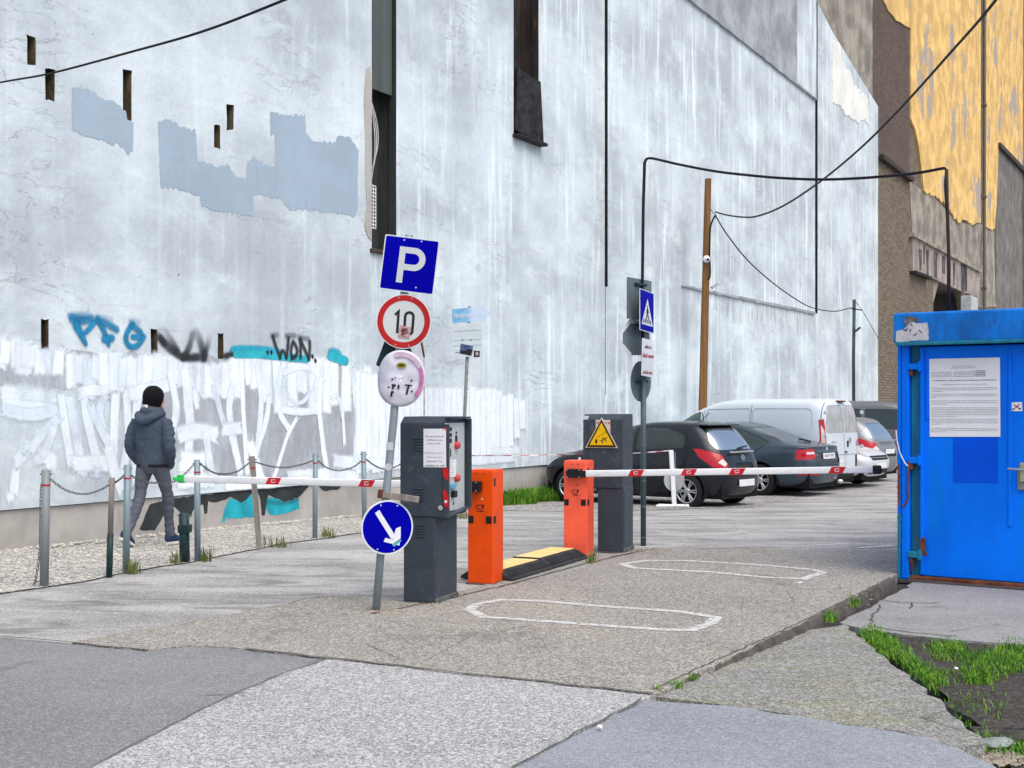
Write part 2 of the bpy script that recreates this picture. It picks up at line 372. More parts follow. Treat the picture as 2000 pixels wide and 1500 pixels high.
m_spraykh = spray_mat('hard_black_spray', (.022, .026, .03), .2, .97)
m_sprayt = spray_mat('turquoise_spray', (.02, .38, .52), .7)
m_sprayth = spray_mat('hard_turquoise_spray', (.03, .44, .52), .12)

# ================================================================== GROUND
EA = gp(1280, 1360); EDGE_N = WN                      # right edge of the drive, parallel to the wall
def gfull(X, Y):
    d = (Vector((X, Y, 0))-Vector((EA.x, EA.y, 0))).dot(EDGE_N)
    return gz(Y) - .16*sstep(-.2, -.02, d)*(1-sstep(11.5, 13.2, Y-.3*X*0))*(1 if Y < 13.2 else 0)
xs = np.unique(np.concatenate([np.linspace(-90, -10, 17), np.linspace(-10, 10, 81), np.linspace(10, 120, 23)]).round(4))
ys = np.unique(np.concatenate([np.linspace(-25, 2, 10), np.linspace(2, 30, 141), np.linspace(30, 160, 27)]).round(4))
V = [(x, y, gfull(x, y)) for y in ys for x in xs]; nx = len(xs)
Fc = [(j*nx+i, j*nx+i+1, (j+1)*nx+i+1, (j+1)*nx+i) for j in range(len(ys)-1) for i in range(nx-1)]
tag(mk('ground', V, Fc, m_asph, smooth=True), kind='structure')
def rough_edge(P, amp, step, rr):
    out = []
    for i in range(len(P)):
        a, b = P[i], P[(i+1) % len(P)]; n = max(1, int((b-a).length/step)); d = (b-a).normalized() if (b-a).length > 1e-6 else Vector((1, 0, 0))
        q = Vector((-d.y, d.x, 0))
        for k in range(n):
            out.append(a+(b-a)*(k/n)+q*(rr.gauss(0, amp) if k else 0))
    return out
def slab(name, P, z, th, mat, amp=.012, step=.12, seed=1, kind='structure'):
    P = [Vector((p[0], p[1], p[2] if len(p) > 2 and z is None else (z or 0))) for p in P]
    P = rough_edge(P, amp, step, random.Random(seed)); n = len(P)
    tri = tessellate_polygon([[Vector((p.x, p.y, 0)) for p in P]])
    Vv = [tuple(p) for p in P]+[(p.x, p.y, p.z-th) for p in P]
    bm = bmesh.new(); vv = [bm.verts.new(v) for v in Vv]
    for t in tri: bm.faces.new([vv[i] for i in t])
    for i in range(n): bm.faces.new((vv[i], vv[(i+1) % n], vv[n+(i+1) % n], vv[n+i]))
    o = mkbm(name, bm, mat)
    return tag(o, kind=kind)
def gpl(L, z=0.0): return [gp(x, y, z) for x, y in L]
drive_top = [(140, 1259), (217, 1243), (367, 1217), (518, 1189), (630, 1168), (700, 1170), (790, 1176), (880, 1163), (1000, 1128), (1140, 1094), (1240, 1078), (1500, 1073), (1755, 1081)]
drive_bot = [(1280, 1360), (705, 1296), (640, 1290), (560, 1281), (480, 1270), (370, 1264), (290, 1273), (200, 1266)]
Pd = gpl(drive_top)+[EA+WD*5.9, EA+WD*5.2]+gpl(drive_bot)
slab('aggregate_driveway', Pd, .012, .22, m_tan, seed=2)
far = lambda x: Vector(((x-1000)/F*1.0, 1.0, 0))
Pl = gpl([(-500, 1205), (0, 1247), (140, 1259), (200, 1266), (290, 1273), (370, 1264), (480, 1270), (560, 1281), (640, 1290), (560, 1316), (480, 1350), (420, 1376), (330, 1424), (180, 1503)])+[Vector((-2.3, 3.5, 0)), Vector((-2.6, -4, 0)), Vector((-14, -4, 0))]
slab('dark_asphalt_patch', Pl, .004, .1, m_dark, seed=3)
Pf = gpl([(180, 1503), (330, 1424), (420, 1376), (480, 1350), (560, 1316), (640, 1290), (705, 1296), (1280, 1360), (1260, 1368), (1200, 1398), (1100, 1448), (1000, 1503)])+[Vector((-.35, 4, 0)), Vector((-.8, -4, 0)), Vector((-2.6, -4, 0)), Vector((-2.3, 3.5, 0))]
slab('pale_asphalt_apron', Pf, .008, .22, m_lite, seed=4)
Pg = gpl([(1260, 1368), (1420, 1379), (1560, 1399), (1700, 1423), (1800, 1440), (1870, 1462), (1960, 1510)])+[Vector((2.2, 3.6, 0)), Vector((2.6, -4, 0)), Vector((-.8, -4, 0)), Vector((-.35, 4, 0))]+gpl([(1000, 1503), (1100, 1448), (1200, 1398)])
slab('grey_footway', Pg, .003, .22, m_slab, seed=5)
def gz3(x, y, z): p = gp(x, y, z); return (p.x, p.y, z)
Pw = [gz3(1282, 1361, -.004), gz3(1380, 1312, -.02), gz3(1480, 1264, -.035), gz3(1548, 1238, -.042), gz3(1650, 1219, -.045), gz3(1690, 1255, -.042), gz3(1760, 1310, -.03), gz3(1880, 1410, -.02), gz3(1925, 1452, -.01),
      gz3(1870, 1460, -.006), gz3(1800, 1439, -.006), gz3(1700, 1422, -.006), gz3(1560, 1398, -.006), gz3(1420, 1378, -.006)]
slab('mossy_concrete_wedge', Pw, None, .14, m_wedge, seed=6, amp=.016)
c0 = EA+WD*3.6+WN*.14; c1 = EA+WD*11+WN*.10
Pc = [gz3(1640, 1216, -.048), gz3(1668, 1200, -.048), gz3(1715, 1178, -.048), gz3(1752, 1158, -.048), tuple((EA+WD*7+WN*.12))[:2]+(-.048,)]+[tuple(c1)[:2]+(-.048,), (c1.x+5, c1.y-2.5, -.048)]+[(gp(2300, 1275, -.048).x, gp(2300, 1275, -.048).y, -.048)]+[gz3(2000, 1259, -.048), gz3(1900, 1252, -.048), gz3(1800, 1242, -.048), gz3(1700, 1231, -.048), gz3(1660, 1222, -.048)]
slab('dirt_and_shade_gutter', [EA+WD*.5-WN*.03, EA+WD*9-WN*.03, EA+WD*9+WN*.22, EA+WD*.5+WN*.22], -.075, .02, m_soil, seed=11, amp=.0)  # soil filler, its dark tone also painting in the gap's shade
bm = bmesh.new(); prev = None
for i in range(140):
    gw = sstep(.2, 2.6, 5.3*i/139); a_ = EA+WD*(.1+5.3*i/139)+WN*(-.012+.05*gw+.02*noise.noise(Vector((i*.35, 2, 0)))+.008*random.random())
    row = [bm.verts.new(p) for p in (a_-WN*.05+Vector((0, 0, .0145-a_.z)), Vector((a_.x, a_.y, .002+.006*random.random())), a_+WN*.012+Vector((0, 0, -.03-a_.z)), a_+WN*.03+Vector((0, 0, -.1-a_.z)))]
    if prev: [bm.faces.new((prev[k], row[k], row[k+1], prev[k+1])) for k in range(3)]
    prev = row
tag(mkbm('broken_drive_edge', bm, m_crack), kind='structure')  # dark dirt on the riser, also painting in the edge's shadow gap
slab('concrete_pad', Pc, None, .07, m_pad, seed=7, amp=.02)
# soil bed between pad and footway
Ps = [gz3(1655, 1222, -.1), gz3(1800, 1240, -.1), gz3(2000, 1257, -.1), gz3(2500, 1290, -.1), (3.6, 3.5, -.1), (2.0, 3.5, -.1), gz3(1960, 1512, -.09), gz3(1900, 1440, -.1), gz3(1760, 1306, -.1)]
xsv = np.array([p[0] for p in Ps]); ysv = np.array([p[1] for p in Ps])
Vs, idx, Fs = [], {}, []
gx = np.arange(xsv.min(), xsv.max(), .06); gy = np.arange(ysv.min(), ysv.max(), .06)
for j, y in enumerate(gy):
    for i, x in enumerate(gx):
        if inpoly(x, y, Ps):
            for a, b in ((0, 0), (1, 0), (1, 1), (0, 1)):
                if (i+a, j+b) not in idx:
                    X, Y = gx[0]+(i+a)*.06, gy[0]+(j+b)*.06
                    idx[(i+a, j+b)] = len(Vs); Vs.append((X, Y, -.064+.02*noise.fractal(Vector((X*2.2, Y*2.2, 0)), 1, 2, 5)))
            Fs.append([idx[(i+a, j+b)] for a, b in ((0, 0), (1, 0), (1, 1), (0, 1))])
tag(mk('soil_bed', Vs, Fs, m_soil, smooth=True), kind='structure')
# gravel strip at the foot of the wall
def wl(t, off, z=None):
    p = WA+WD*t+WN*off; return Vector((p.x, p.y, gz(p.y) if z is None else z))
edge_px = [(-400, 1230), (0, 1161), (88, 1149), (160, 1138), (250, 1119), (320, 1107), (385, 1097), (450, 1083), (505, 1073), (560, 1062), (616, 1055), (710, 1041), (820, 1022), (905, 1006), (975, 993)]
et = []
for x, y in edge_px:
    p = gp(x, y)-WA; et.append((p.dot(WD), p.dot(WN)))
T = np.linspace(et[0][0], et[-1][0], 160); Wd = np.interp(T, [a for a, b in et], [b for a, b in et])
V, Fc = [], []
for i, t in enumerate(T):
    wdt = Wd[i]+.05*noise.noise(Vector((t*2.3, 1, 0)))+.02*noise.noise(Vector((t*9, 4, 0)))
    for k in range(9):
        p = wl(t, -.05+(wdt+.05)*k/8); p.z += .012+.02*noise.noise(Vector((p.x*1.5, p.y*1.5, 3)))*(k < 8); V.append(p)
for i in range(len(T)-1):
    for k in range(8): Fc.append((i*9+k, i*9+k+1, (i+1)*9+k+1, (i+1)*9+k))
tag(mk('gravel_strip', V, Fc, m_gravel, smooth=True), kind='structure')
# darker gravel of the parking bays along the wall
V, Fc = [], []
T2 = np.linspace(et[-1][0]-.6, 46, 120)
for i, t in enumerate(T2):
    wdt = 2.9+1.2*sstep(et[-1][0], et[-1][0]+2.5, t)-1.6*sstep(et[-1][0]+5, et[-1][0]+9, t)+.35*noise.noise(Vector((t*.7, 7, 0)))+.08*noise.noise(Vector((t*4, 4, 0)))
    if i == 0: wdt = .4
    for k in range(9):
        p = wl(t, -.05+(wdt+.05)*k/8); p.z += .006; V.append(p)
for i in range(len(T2)-1):
    for k in range(8): Fc.append((i*9+k, i*9+k+1, (i+1)*9+k+1, (i+1)*9+k))
tag(mk('grey_gravel_bay', V, Fc, m_gravel2, smooth=True), kind='structure')
# induction loop outlines painted on the drive, joints and cracks
MG = Matrix.Identity(4)
def ground_band(name, px, wd, z, mat, closed=False, wob=.0):
    P = [gp(x, y) for x, y in px]
    if closed: P = P+[P[0]]
    Q = []
    for a, b in zip(P[:-1], P[1:]):
        n = max(1, int((b-a).length/.12))
        Q += [a+(b-a)*(k/n) for k in range(n)]
    Q.append(P[-1])
    if wob: Q = [q+Vector((random.gauss(0, wob), random.gauss(0, wob), 0)) for q in Q]
    if closed: Q[-1] = Q[0]
    L, Rr = stroke_poly([(q.x, q.y) for q in Q], wd); n = len(L)
    V = [(p.x, p.y, gz(p.y)+z) for p in L+Rr]
    return tag(mk(name, V, [(i, i+1, n+i+1, n+i) for i in range(n-1)], mat), kind='structure')
ground_band('loop_marking', [(917, 1195), (935, 1183), (985, 1175), (1060, 1178), (1150, 1186), (1330, 1199), (1400, 1210), (1388, 1222), (1350, 1235), (1290, 1234), (1150, 1224), (1000, 1213), (945, 1209)], .085, .0165, m_line, True, .004)
ground_band('loop_marking', [(1213, 1105), (1260, 1098), (1340, 1098), (1480, 1106), (1590, 1116), (1606, 1122), (1570, 1134), (1500, 1131), (1380, 1120), (1240, 1113)], .085, .0165, m_line, True, .004)
ground_band('faded_bay_line', [(1590, 1066), (1660, 1063)], .1, .008, m_line)
ground_band('faded_bay_line', [(1676, 1071), (1748, 1067)], .1, .008, m_line)
for L in ([(0, 1247), (70, 1252), (140, 1259), (200, 1266), (290, 1273)], [(480, 1270), (640, 1290), (705, 1296), (900, 1319), (1100, 1341), (1280, 1360)], [(564, 1182), (590, 1174), (630, 1169), (700, 1169)],
          [(1195, 1091), (1290, 1071), (1400, 1074), (1500, 1073), (1600, 1076), (1755, 1082)], [(720, 1203), (790, 1190), (880, 1172), (1000, 1143), (1150, 1102), (1240, 1082)],
          [(1255, 1369), (1200, 1399), (1100, 1449), (1000, 1503)], [(640, 1290), (560, 1316), (480, 1350), (420, 1376), (330, 1424), (180, 1503)]):
    wd = .018 if len(L) > 4 else .014
    if L[0] == (640, 1290) or L[0] == (1255, 1369): wd = .008
    ground_band('pavement_joint', L, wd, .0185 if L[0][0] in (480, 1195, 720) else .0150, m_crack, wob=.008)
def flat_crack(L, z, wd):
    Q = []
    P = [gp(x, y, z) for x, y in L]
    for a, b in zip(P[:-1], P[1:]):
        n = max(2, int((b-a).length/.07)); Q += [a+(b-a)*(k/n)+Vector((random.gauss(0, .012), random.gauss(0, .012), 0)) for k in range(n)]
    Lf, Rr = stroke_poly([(q.x, q.y) for q in Q], wd); n = len(Lf)
    tag(mk('pad_crack', [(p.x, p.y, z+.004) for p in Lf+Rr], [(i, i+1, n+i+1, n+i) for i in range(n-1)], m_crack), kind='structure')
for L in ([(1700, 1170), (1760, 1178), (1800, 1178), (1850, 1177)], [(1720, 1182), (1712, 1195), (1702, 1210), (1708, 1220)], [(1780, 1178), (1772, 1190)], [(1690, 1222), (1780, 1236), (1900, 1246)]):
    flat_crack(L, -.048, .014)

# ================================================================== THE WHITEWASHED FIRE WALL
wallroot = empty('whitewashed_fire_wall', WA, WROT, 'tall windowless fire wall of patchy whitewashed render behind the car park', 'wall')
t1590 = W(1592, 0)[0]; t1625 = W(1626, 0)[0]; tend = W(1715, 0)[0]
PLZ = W(0, 997)[1]
topz = lambda t: float(np.interp(t, [t1590, t1625, tend], [W(1592, -5)[1], W(1626, 62)[1], W(1715, 208)[1]]))
def hole_px(x0, y0, x1, y1):
    xm = (x0+x1)/2; return (W(x0, 0)[0], W(x1, 0)[0], W(xm, y1)[1], W(xm, y0)[1])
pockets = [hole_px(*h) for h in ((53, 70, 70, 128), (88, 134, 107, 195), (240, 136, 257, 236), (443, 206, 456, 254), (418, 243, 430, 289), (80, 625, 95, 682), (294, 642, 307, 692), (425, 652, 437, 702))]
flue1 = hole_px(726, -900, 774, 490); flue2 = hole_px(1003, -900, 1052, 270)
joint1 = hole_px(1181, -900, 1187, 560); joint2 = hole_px(1592, -900, 1597, 612)
joint1b = (joint1[0]+.02, joint1[0]+.045, W(1183, 770)[1], joint1[2]); 
holes = [(h, .22, m_pocket) for h in pockets]+[(flue1, .34, m_flue), (flue2, .4, m_flue2), (joint1, .12, m_dark_slot), (joint1b, .06, m_dark_slot), (joint2, .12, m_dark_slot)]
TOPZ = 17.0
tsb = sorted({-9.0, tend, t1590, t1625} | {round(v, 5) for h, _, _ in holes for v in h[:2]} | {float(x) for x in np.arange(-8, tend, 2.0)})
zsb = sorted({PLZ, TOPZ} | {round(v, 5) for h, _, _ in holes for v in h[2:] if PLZ < v < TOPZ} | {2.0, 4.0, 6.5, 9.0})
bm = bmesh.new(); vg = {}
def inhole(t, z):
    for h, _, _ in holes:
        if h[0] < t < h[1] and h[2] < z < h[3]: return True
    return False
hole_corner = lambda t, z: any((abs(t-h[0]) < 1e-4 or abs(t-h[1]) < 1e-4) and (abs(z-h[2]) < 1e-4 or abs(z-h[3]) < 1e-4) for h in pockets)
def gv(t, z):
    k = (round(t, 4), round(z, 4))
    if k not in vg:
        zz = min(z, topz(t)) if z < TOPZ else (TOPZ if t < t1590 else topz(t))
        dt = random.uniform(-.012, .012) if hole_corner(t, z) else 0; dz = random.uniform(-.02, .02) if hole_corner(t, z) else 0
        vg[k] = bm.verts.new((t+dt, 0, zz+dz))
    return vg[k]
for i in range(len(tsb)-1):
    for j in range(len(zsb)-1):
        t0, t1, z0, z1 = tsb[i], tsb[i+1], zsb[j], zsb[j+1]
        if inhole((t0+t1)/2, (z0+z1)/2): continue
        if t0 >= t1590-1e-3 and z0 >= min(topz(t0), topz(t1)): 
            if z0 >= max(topz(t0), topz(t1))-1e-3: continue
        try: bm.faces.new((gv(t0, z0), gv(t1, z0), gv(t1, z1), gv(t0, z1)))
        except ValueError: pass
# sides of the openings and of the whole coat of render
be = [e for e in bm.edges if len(e.link_faces) == 1]
ex = bmesh.ops.extrude_edge_only(bm, edges=be)
nv = [g for g in ex['geom'] if isinstance(g, bmesh.types.BMVert)]
for v in nv: v.co.y += .14
bmesh.ops.remove_doubles(bm, verts=bm.verts, dist=1e-5)
rc = mkbm('render_coat', bm, [m_wall, m_pocket, m_flue, m_flue2, m_dark_slot], wallroot)
for p in rc.data.polygons:
    if abs(p.normal.y) < .5:
        for h, _, mt in holes:
            if h[0]-.05 < p.center.x < h[1]+.05 and h[2]-.05 < p.center.z < h[3]+.05: p.material_index = {m_pocket: 1, m_flue: 2, m_flue2: 3, m_dark_slot: 4}[mt]

# core of the wall behind the render, top cap and the flues' and pockets' backs
for (h, dep, mt) in holes:
    bm = bmesh.new(); a, b, c, d = h; e = .03; d = min(d, TOPZ)
    P = [(a-e, .135, c-e), (b+e, .135, c-e), (b+e, .135, d+e), (a-e, .135, d+e), (a-.001, dep, c), (b+.001, dep, c), (b+.001, dep, d), (a-.001, dep, d)]
    vv = [bm.verts.new(p) for p in P]
    for f in ((4, 5, 6, 7), (0, 1, 5, 4), (1, 2, 6, 5), (2, 3, 7, 6), (3, 0, 4, 7)): bm.faces.new([vv[i] for i in f])
    nm = 'beam_pocket' if mt is m_pocket else ('flue_recess' if mt in (m_flue, m_flue2) else 'expansion_joint')
    mkbm(nm, bm, mt, wallroot)
# plinth, set a little behind the render so that the render overhangs it
bm = bmesh.new(); bbox(bm, -9, tend, .035, .6, -.6, PLZ-.012); 
mkbm('plinth', bm, m_plinth, wallroot)
bm = bmesh.new(); bbox(bm, -9, tend, .42, .75, PLZ-.02, W(1715, 215)[1]-.3); mkbm('wall_core', bm, m_brick, wallroot)
bm = bmesh.new()
z = .0
tri = [(-9, TOPZ-.1), (t1590-.1, TOPZ-.1), (t1590-.1, 5), (-9, 5)]
v1 = [bm.verts.new((a, .42, b)) for a, b in tri]; v2 = [bm.verts.new((a, .7, b)) for a, b in tri]
bm.faces.new(v1); bm.faces.new(v2[::-1]); [bm.faces.new((v1[i], v1[(i+1) % 4], v2[(i+1) % 4], v2[i])) for i in range(4)]
mkbm('upper_wall_core', bm, m_brick, wallroot)
def wsheet(name, poly_px, off, mat, jag=(0, .0), th=0.0, seed=1, off_plane=0.0, uvv=False, root=None):   # sheet of paint or plaster outlined in the photo
    rr = random.Random(seed); P = [W(x, y, off_plane) for x, y in poly_px]; Q = []
    for i in range(len(P)):
        a, b = Vector(P[i]), Vector(P[(i+1) % len(P)]); L = (b-a).length; n = max(1, int(L/jag[0])) if jag[0] else 1
        for k in range(n):
            q = a+(b-a)*(k/n)
            if k: q = q+Vector((rr.uniform(-.3, .3)*jag[1], rr.uniform(-1, 1)*jag[1]))
            Q.append(q)
    tri = tessellate_polygon([[Vector((q.x, q.y, 0)) for q in Q]]); n = len(Q)
    bm = bmesh.new(); vv = [bm.verts.new((q.x, off_plane-off, q.y)) for q in Q]
    for t in tri:
        try: bm.faces.new([vv[i] for i in t])
        except ValueError: pass
    if th:
        v2 = [bm.verts.new((q.x, off_plane-off+th, q.y)) for q in Q]
        for i in range(n): bm.faces.new((vv[i], vv[(i+1) % n], v2[(i+1) % n], v2[i]))
    return mkbm(name, bm, mat, root or wallroot)
z27 = lambda L: [(x/2.7778, y/2.7778) for x, y in L]
wsheet('grey_paint_patch', z27([(390, 475), (470, 480), (530, 520), (590, 545), (640, 570), (680, 600), (690, 650), (722, 665), (720, 820), (690, 840), (670, 795), (560, 765), (470, 740), (390, 700)]), .004, m_greyp, (.03, .022), seed=3)
wsheet('grey_paint_patch', z27([(857, 655), (920, 645), (980, 690), (1060, 705), (1072, 870), (1140, 885), (1180, 910), (1240, 895), (1280, 955), (1340, 965), (1340, 880), (1380, 850), (1420, 885), (1490, 910), (1490, 735), (1465, 725), (1465, 605), (1560, 625), (1655, 625), (1660, 730), (1690, 760), (1820, 775), (1830, 740), (1900, 745), (1945, 820), (1940, 960), (1940, 1150), (1920, 1180), (1850, 1160), (1750, 1150), (1700, 1135), (1570, 1140), (1525, 1080), (1440, 1065), (1375, 1050), (1370, 1175), (1270, 1155), (1150, 1140), (1090, 1110), (1085, 1060), (1040, 1050), (960, 1020), (870, 1015)]), .004, m_greyp, (.03, .022), seed=4)
# step in the render along an old roof line
wsheet('old_roof_scar', [(1150, -152), (1343, 0), (1591, 196), (1591, -60), (1500, -700), (1150, -700)], .07, m_ledge, (.25, .01), .06, 5)
wsheet('pale_repair_strip', [(1552, -60), (1552, 162), (1589, 192), (1589, -60)], .078, m_wall, (.3, .008), .005, 6)
wsheet('lower_roof_scar', [(1330, 556), (1590, 609), (1590, 614), (1460, 588), (1330, 560)], .05, m_ledge, (.15, .012), .049, 7)
wsheet('grey_weathered_band', [(1345, 566), (1462, 592), (1590, 618), (1590, 640), (1560, 660), (1530, 640), (1500, 655), (1470, 625), (1440, 635), (1400, 605), (1370, 600)], .003, stain_mat('soot_runs', (.20, .195, .195)), (.06, .05), seed=8)
wsheet('white_flake_patch', [(1625, 80), (1640, 85), (1645, 130), (1660, 142), (1668, 168), (1694, 192), (1696, 246), (1688, 232), (1676, 240), (1662, 230), (1652, 226), (1640, 205), (1626, 200)], .02, m_peel, (.12, .06), .02, 9)
wsheet('beige_mortar_strip', [(714, 135), (722, 128), (725, 170), (725, 470), (718, 462), (711, 440), (716, 400), (712, 330), (713, 270), (710, 200)], .012, m_beige, (.05, .01), .012, 10)
# things in the first flue: sheet metal liner, cables, perforated strip, sill
a, b, c, d = flue1
zs = W(750, 178)[1]
bm = bmesh.new(); bbox(bm, a+.02, b-.03, .06, .10, zs, TOPZ-.1, .004); mkbm('flue_liner', bm, plain('flue_liner_sheet', (.10, .115, .105), .45, .2, var=.2, st=(1, 1, .1)), wallroot)
bm = bmesh.new(); bbox(bm, a-.05, b-.1, -.06, .2, c-.06, c+.0, .01); mkbm('flue_sill', bm, plain('rusty_sill', (.06, .045, .035), .8, var=.5), wallroot)
for k in range(3):
    P = []
    for i in range(15):
        s = i/14; zz = zs-.1-s*(1.25+.12*k); P.append((a+.04+.17*math.sin(s*math.pi)*(1-.25*k), .08-.05*math.sin(s*math.pi), zz))
    tube('loose_white_cable', P, .008, plain('white_cable', (.6, .62, .62), .5), wallroot, 6, world=False)
bm = bmesh.new(); za, zb = W(732, 445)[1], W(732, 362)[1]
bw = .13
for i in range(13):
    zz = za+(zb-za)*i/12; bbox(bm, a+.02, a+.02+bw, .03, .036, zz-.008, zz+.008)
for i in range(3):
    xx = a+.02+bw*i/2; bbox(bm, xx-.008, xx+.008, .0285, .0375, za, zb)
mkbm('vent_grille', bm, plain('white_grille', (.72, .74, .72), .6), wallroot)
# tin cover at the foot of the second flue
a, b, c, d = flue2
zc = W(1030, 148)[1]
bm = bmesh.new()
P = [(a+.12, -.02, zc+.05), (b-.1, -.10, zc-.05), (b-.04, -.13, c+.0), (a+.02, -.03, c+.06), (a+.12, .3, zc+.05), (b-.1, .3, zc-.05), (b-.04, .3, c), (a+.02, .3, c+.06)]
vv = [bm.verts.new(p) for p in P]
for f in ((0, 1, 2, 3), (0, 4, 5, 1), (1, 5, 6, 2), (2, 6, 7, 3), (3, 7, 4, 0)): bm.faces.new([vv[i] for i in f])
mkbm('rusty_flue_cover', bm, plain('tarred_tin', (.03, .028, .027), .55, .3, var=.6, scale=6, dirt=(.09, .06, .045), dirtamt=.9), wallroot)
bm = bmesh.new(); bbox(bm, a-.04, b+.08, -.16, .1, c-.07, c-.01, .01); mkbm('flue_sill', bm, plain('black_sill', (.02, .02, .02), .7), wallroot)
# ---- painting: strips with UV
def ribbon(name, px, wpx, mat, off, seed=0, cols=7, endjag=.10, spray=False, plane=0.0, u0=1.0, u1=1.0, root=None, taper=None):
    rr = random.Random(seed); Ppt = [Vector(W(x, y, plane)) for x, y in px]
    xm, ym = px[len(px)//2]; sc_ = abs(W(xm, ym, plane)[1]-W(xm, ym+1, plane)[1])
    Q = []
    for a, b in zip(Ppt[:-1], Ppt[1:]):
        n = max(2, int((b-a).length/.06)); Q += [a+(b-a)*(k/n) for k in range(n)]
    Q.append(Ppt[-1])
    for _ in range(3 if len(Ppt) > 2 else 0):
        Q = [Q[0]]+[(Q[i-1]+Q[i]*2+Q[i+1])/4 for i in range(1, len(Q)-1)]+[Q[-1]]
    n = len(Q); hw = [wpx*sc_/2*(1 if taper is None else taper[0]+(taper[1]-taper[0])*i/(n-1)) for i in range(n)]
    bm = bmesh.new(); uvl = bm.loops.layers.uv.new('UVMap'); uve = bm.loops.layers.uv.new('End'); rows = []; total = sum((b-a).length for a, b in zip(Q[:-1], Q[1:]))
    jo = [rr.uniform(0, endjag) for _ in range(cols)]; je = [rr.uniform(0, endjag) for _ in range(cols)]
    Ls = 0
    for i in range(n):
        dlt = (Q[min(i+1, n-1)]-Q[max(i-1, 0)]).normalized(); nr = Vector((-dlt.y, dlt.x)); row = []
        if i: Ls += (Q[i]-Q[i-1]).length
        wob = 1+.12*noise.noise(Vector((Ls*3, seed*3.1, 0)))
        for k in range(cols):
            v = -1+2*k/(cols-1); p = Q[i]+nr*hw[i]*wob*v
            if not spray:
                if i == 0: p = p-dlt*jo[k]
                if i == n-1: p = p+dlt*je[k]
            row.append((bm.verts.new((p.x, plane-off, p.y)), (u0+(u1-u0)*i/(n-1) if spray else Ls+seed*1.7, v), min(1, min(Ls, total-Ls)/.10)))
        rows.append(row)
    def face(a):
        f = bm.faces.new([x[0] for x in a])
        for l, x in zip(f.loops, a):
            l[uvl].uv = x[1]; l[uve].uv = (x[2] if len(x) > 2 else 0, 0)
    for i in range(n-1):
        for k in range(cols-1): face((rows[i][k], rows[i][k+1], rows[i+1][k+1], rows[i+1][k]))
    if spray:
        for e, sgn in ((0, -1), (n-1, 1)):
            dlt = (Q[min(e+1, n-1)]-Q[max(e-1, 0)]).normalized(); nr = Vector((-dlt.y, dlt.x)); c = (bm.verts.new((Q[e].x, plane-off, Q[e].y)), (u0 if e == 0 else u1, 0))
            rim = []
            for k in range(9):
                an = math.pi*k/8; p = Q[e]+nr*hw[e]*math.cos(an)+dlt*sgn*hw[e]*math.sin(an); rim.append((bm.verts.new((p.x, plane-off, p.y)), (u0 if e == 0 else u1, 1)))
            for k in range(8): face((c, rim[k], rim[k+1]))
    return mkbm(name, bm, mat, root or wallroot)
soff = [.006]
def st(px, wpx, m=0, seed=None, **kw):
    soff[0] += .00005
    return ribbon('brush_stroke', px, wpx, m_brush[m], soff[0], seed if seed is not None else int(px[0][0]*7+px[0][1]), **kw)
# older grey paint under the white
wsheet('old_grey_paint_field', [(0, 690), (300, 690), (440, 700), (560, 700), (690, 715), (725, 740), (735, 850), (720, 905), (650, 935), (520, 940), (420, 945), (240, 800), (160, 760), (0, 770)], .003, m_greyp2, (.12, .05), seed=12)
def wash_mat(name, c, lo, hi, mx):
    n = N(name); f = n.math('ADD', n.math('MULTIPLY', n.noise(2.6, 8, .7, (1, 1, .55)), .6), n.math('MULTIPLY', n.noise(7, 7, .7, (1.2, 1, .3), (3, 0, 1)), .4))
    n.set(n.mix(n.ramp(n.noise(1.8, 5), .4, .6), c, shade(c, .9)), .85, 0, .2, alpha=n.math('MULTIPLY', n.ramp(f, lo, hi), mx)); return n.m
m_wash = wash_mat('thin_white_wash', (.72, .79, .84), .42, .62, .6)
wsheet('thin_wash', [(0, 672), (150, 700), (300, 700), (420, 715), (560, 705), (690, 715), (730, 735), (720, 915), (640, 930), (520, 935), (400, 948), (300, 950), (200, 940), (130, 900), (60, 900), (0, 860)], .0045, m_wash, (.1, .06), seed=14)
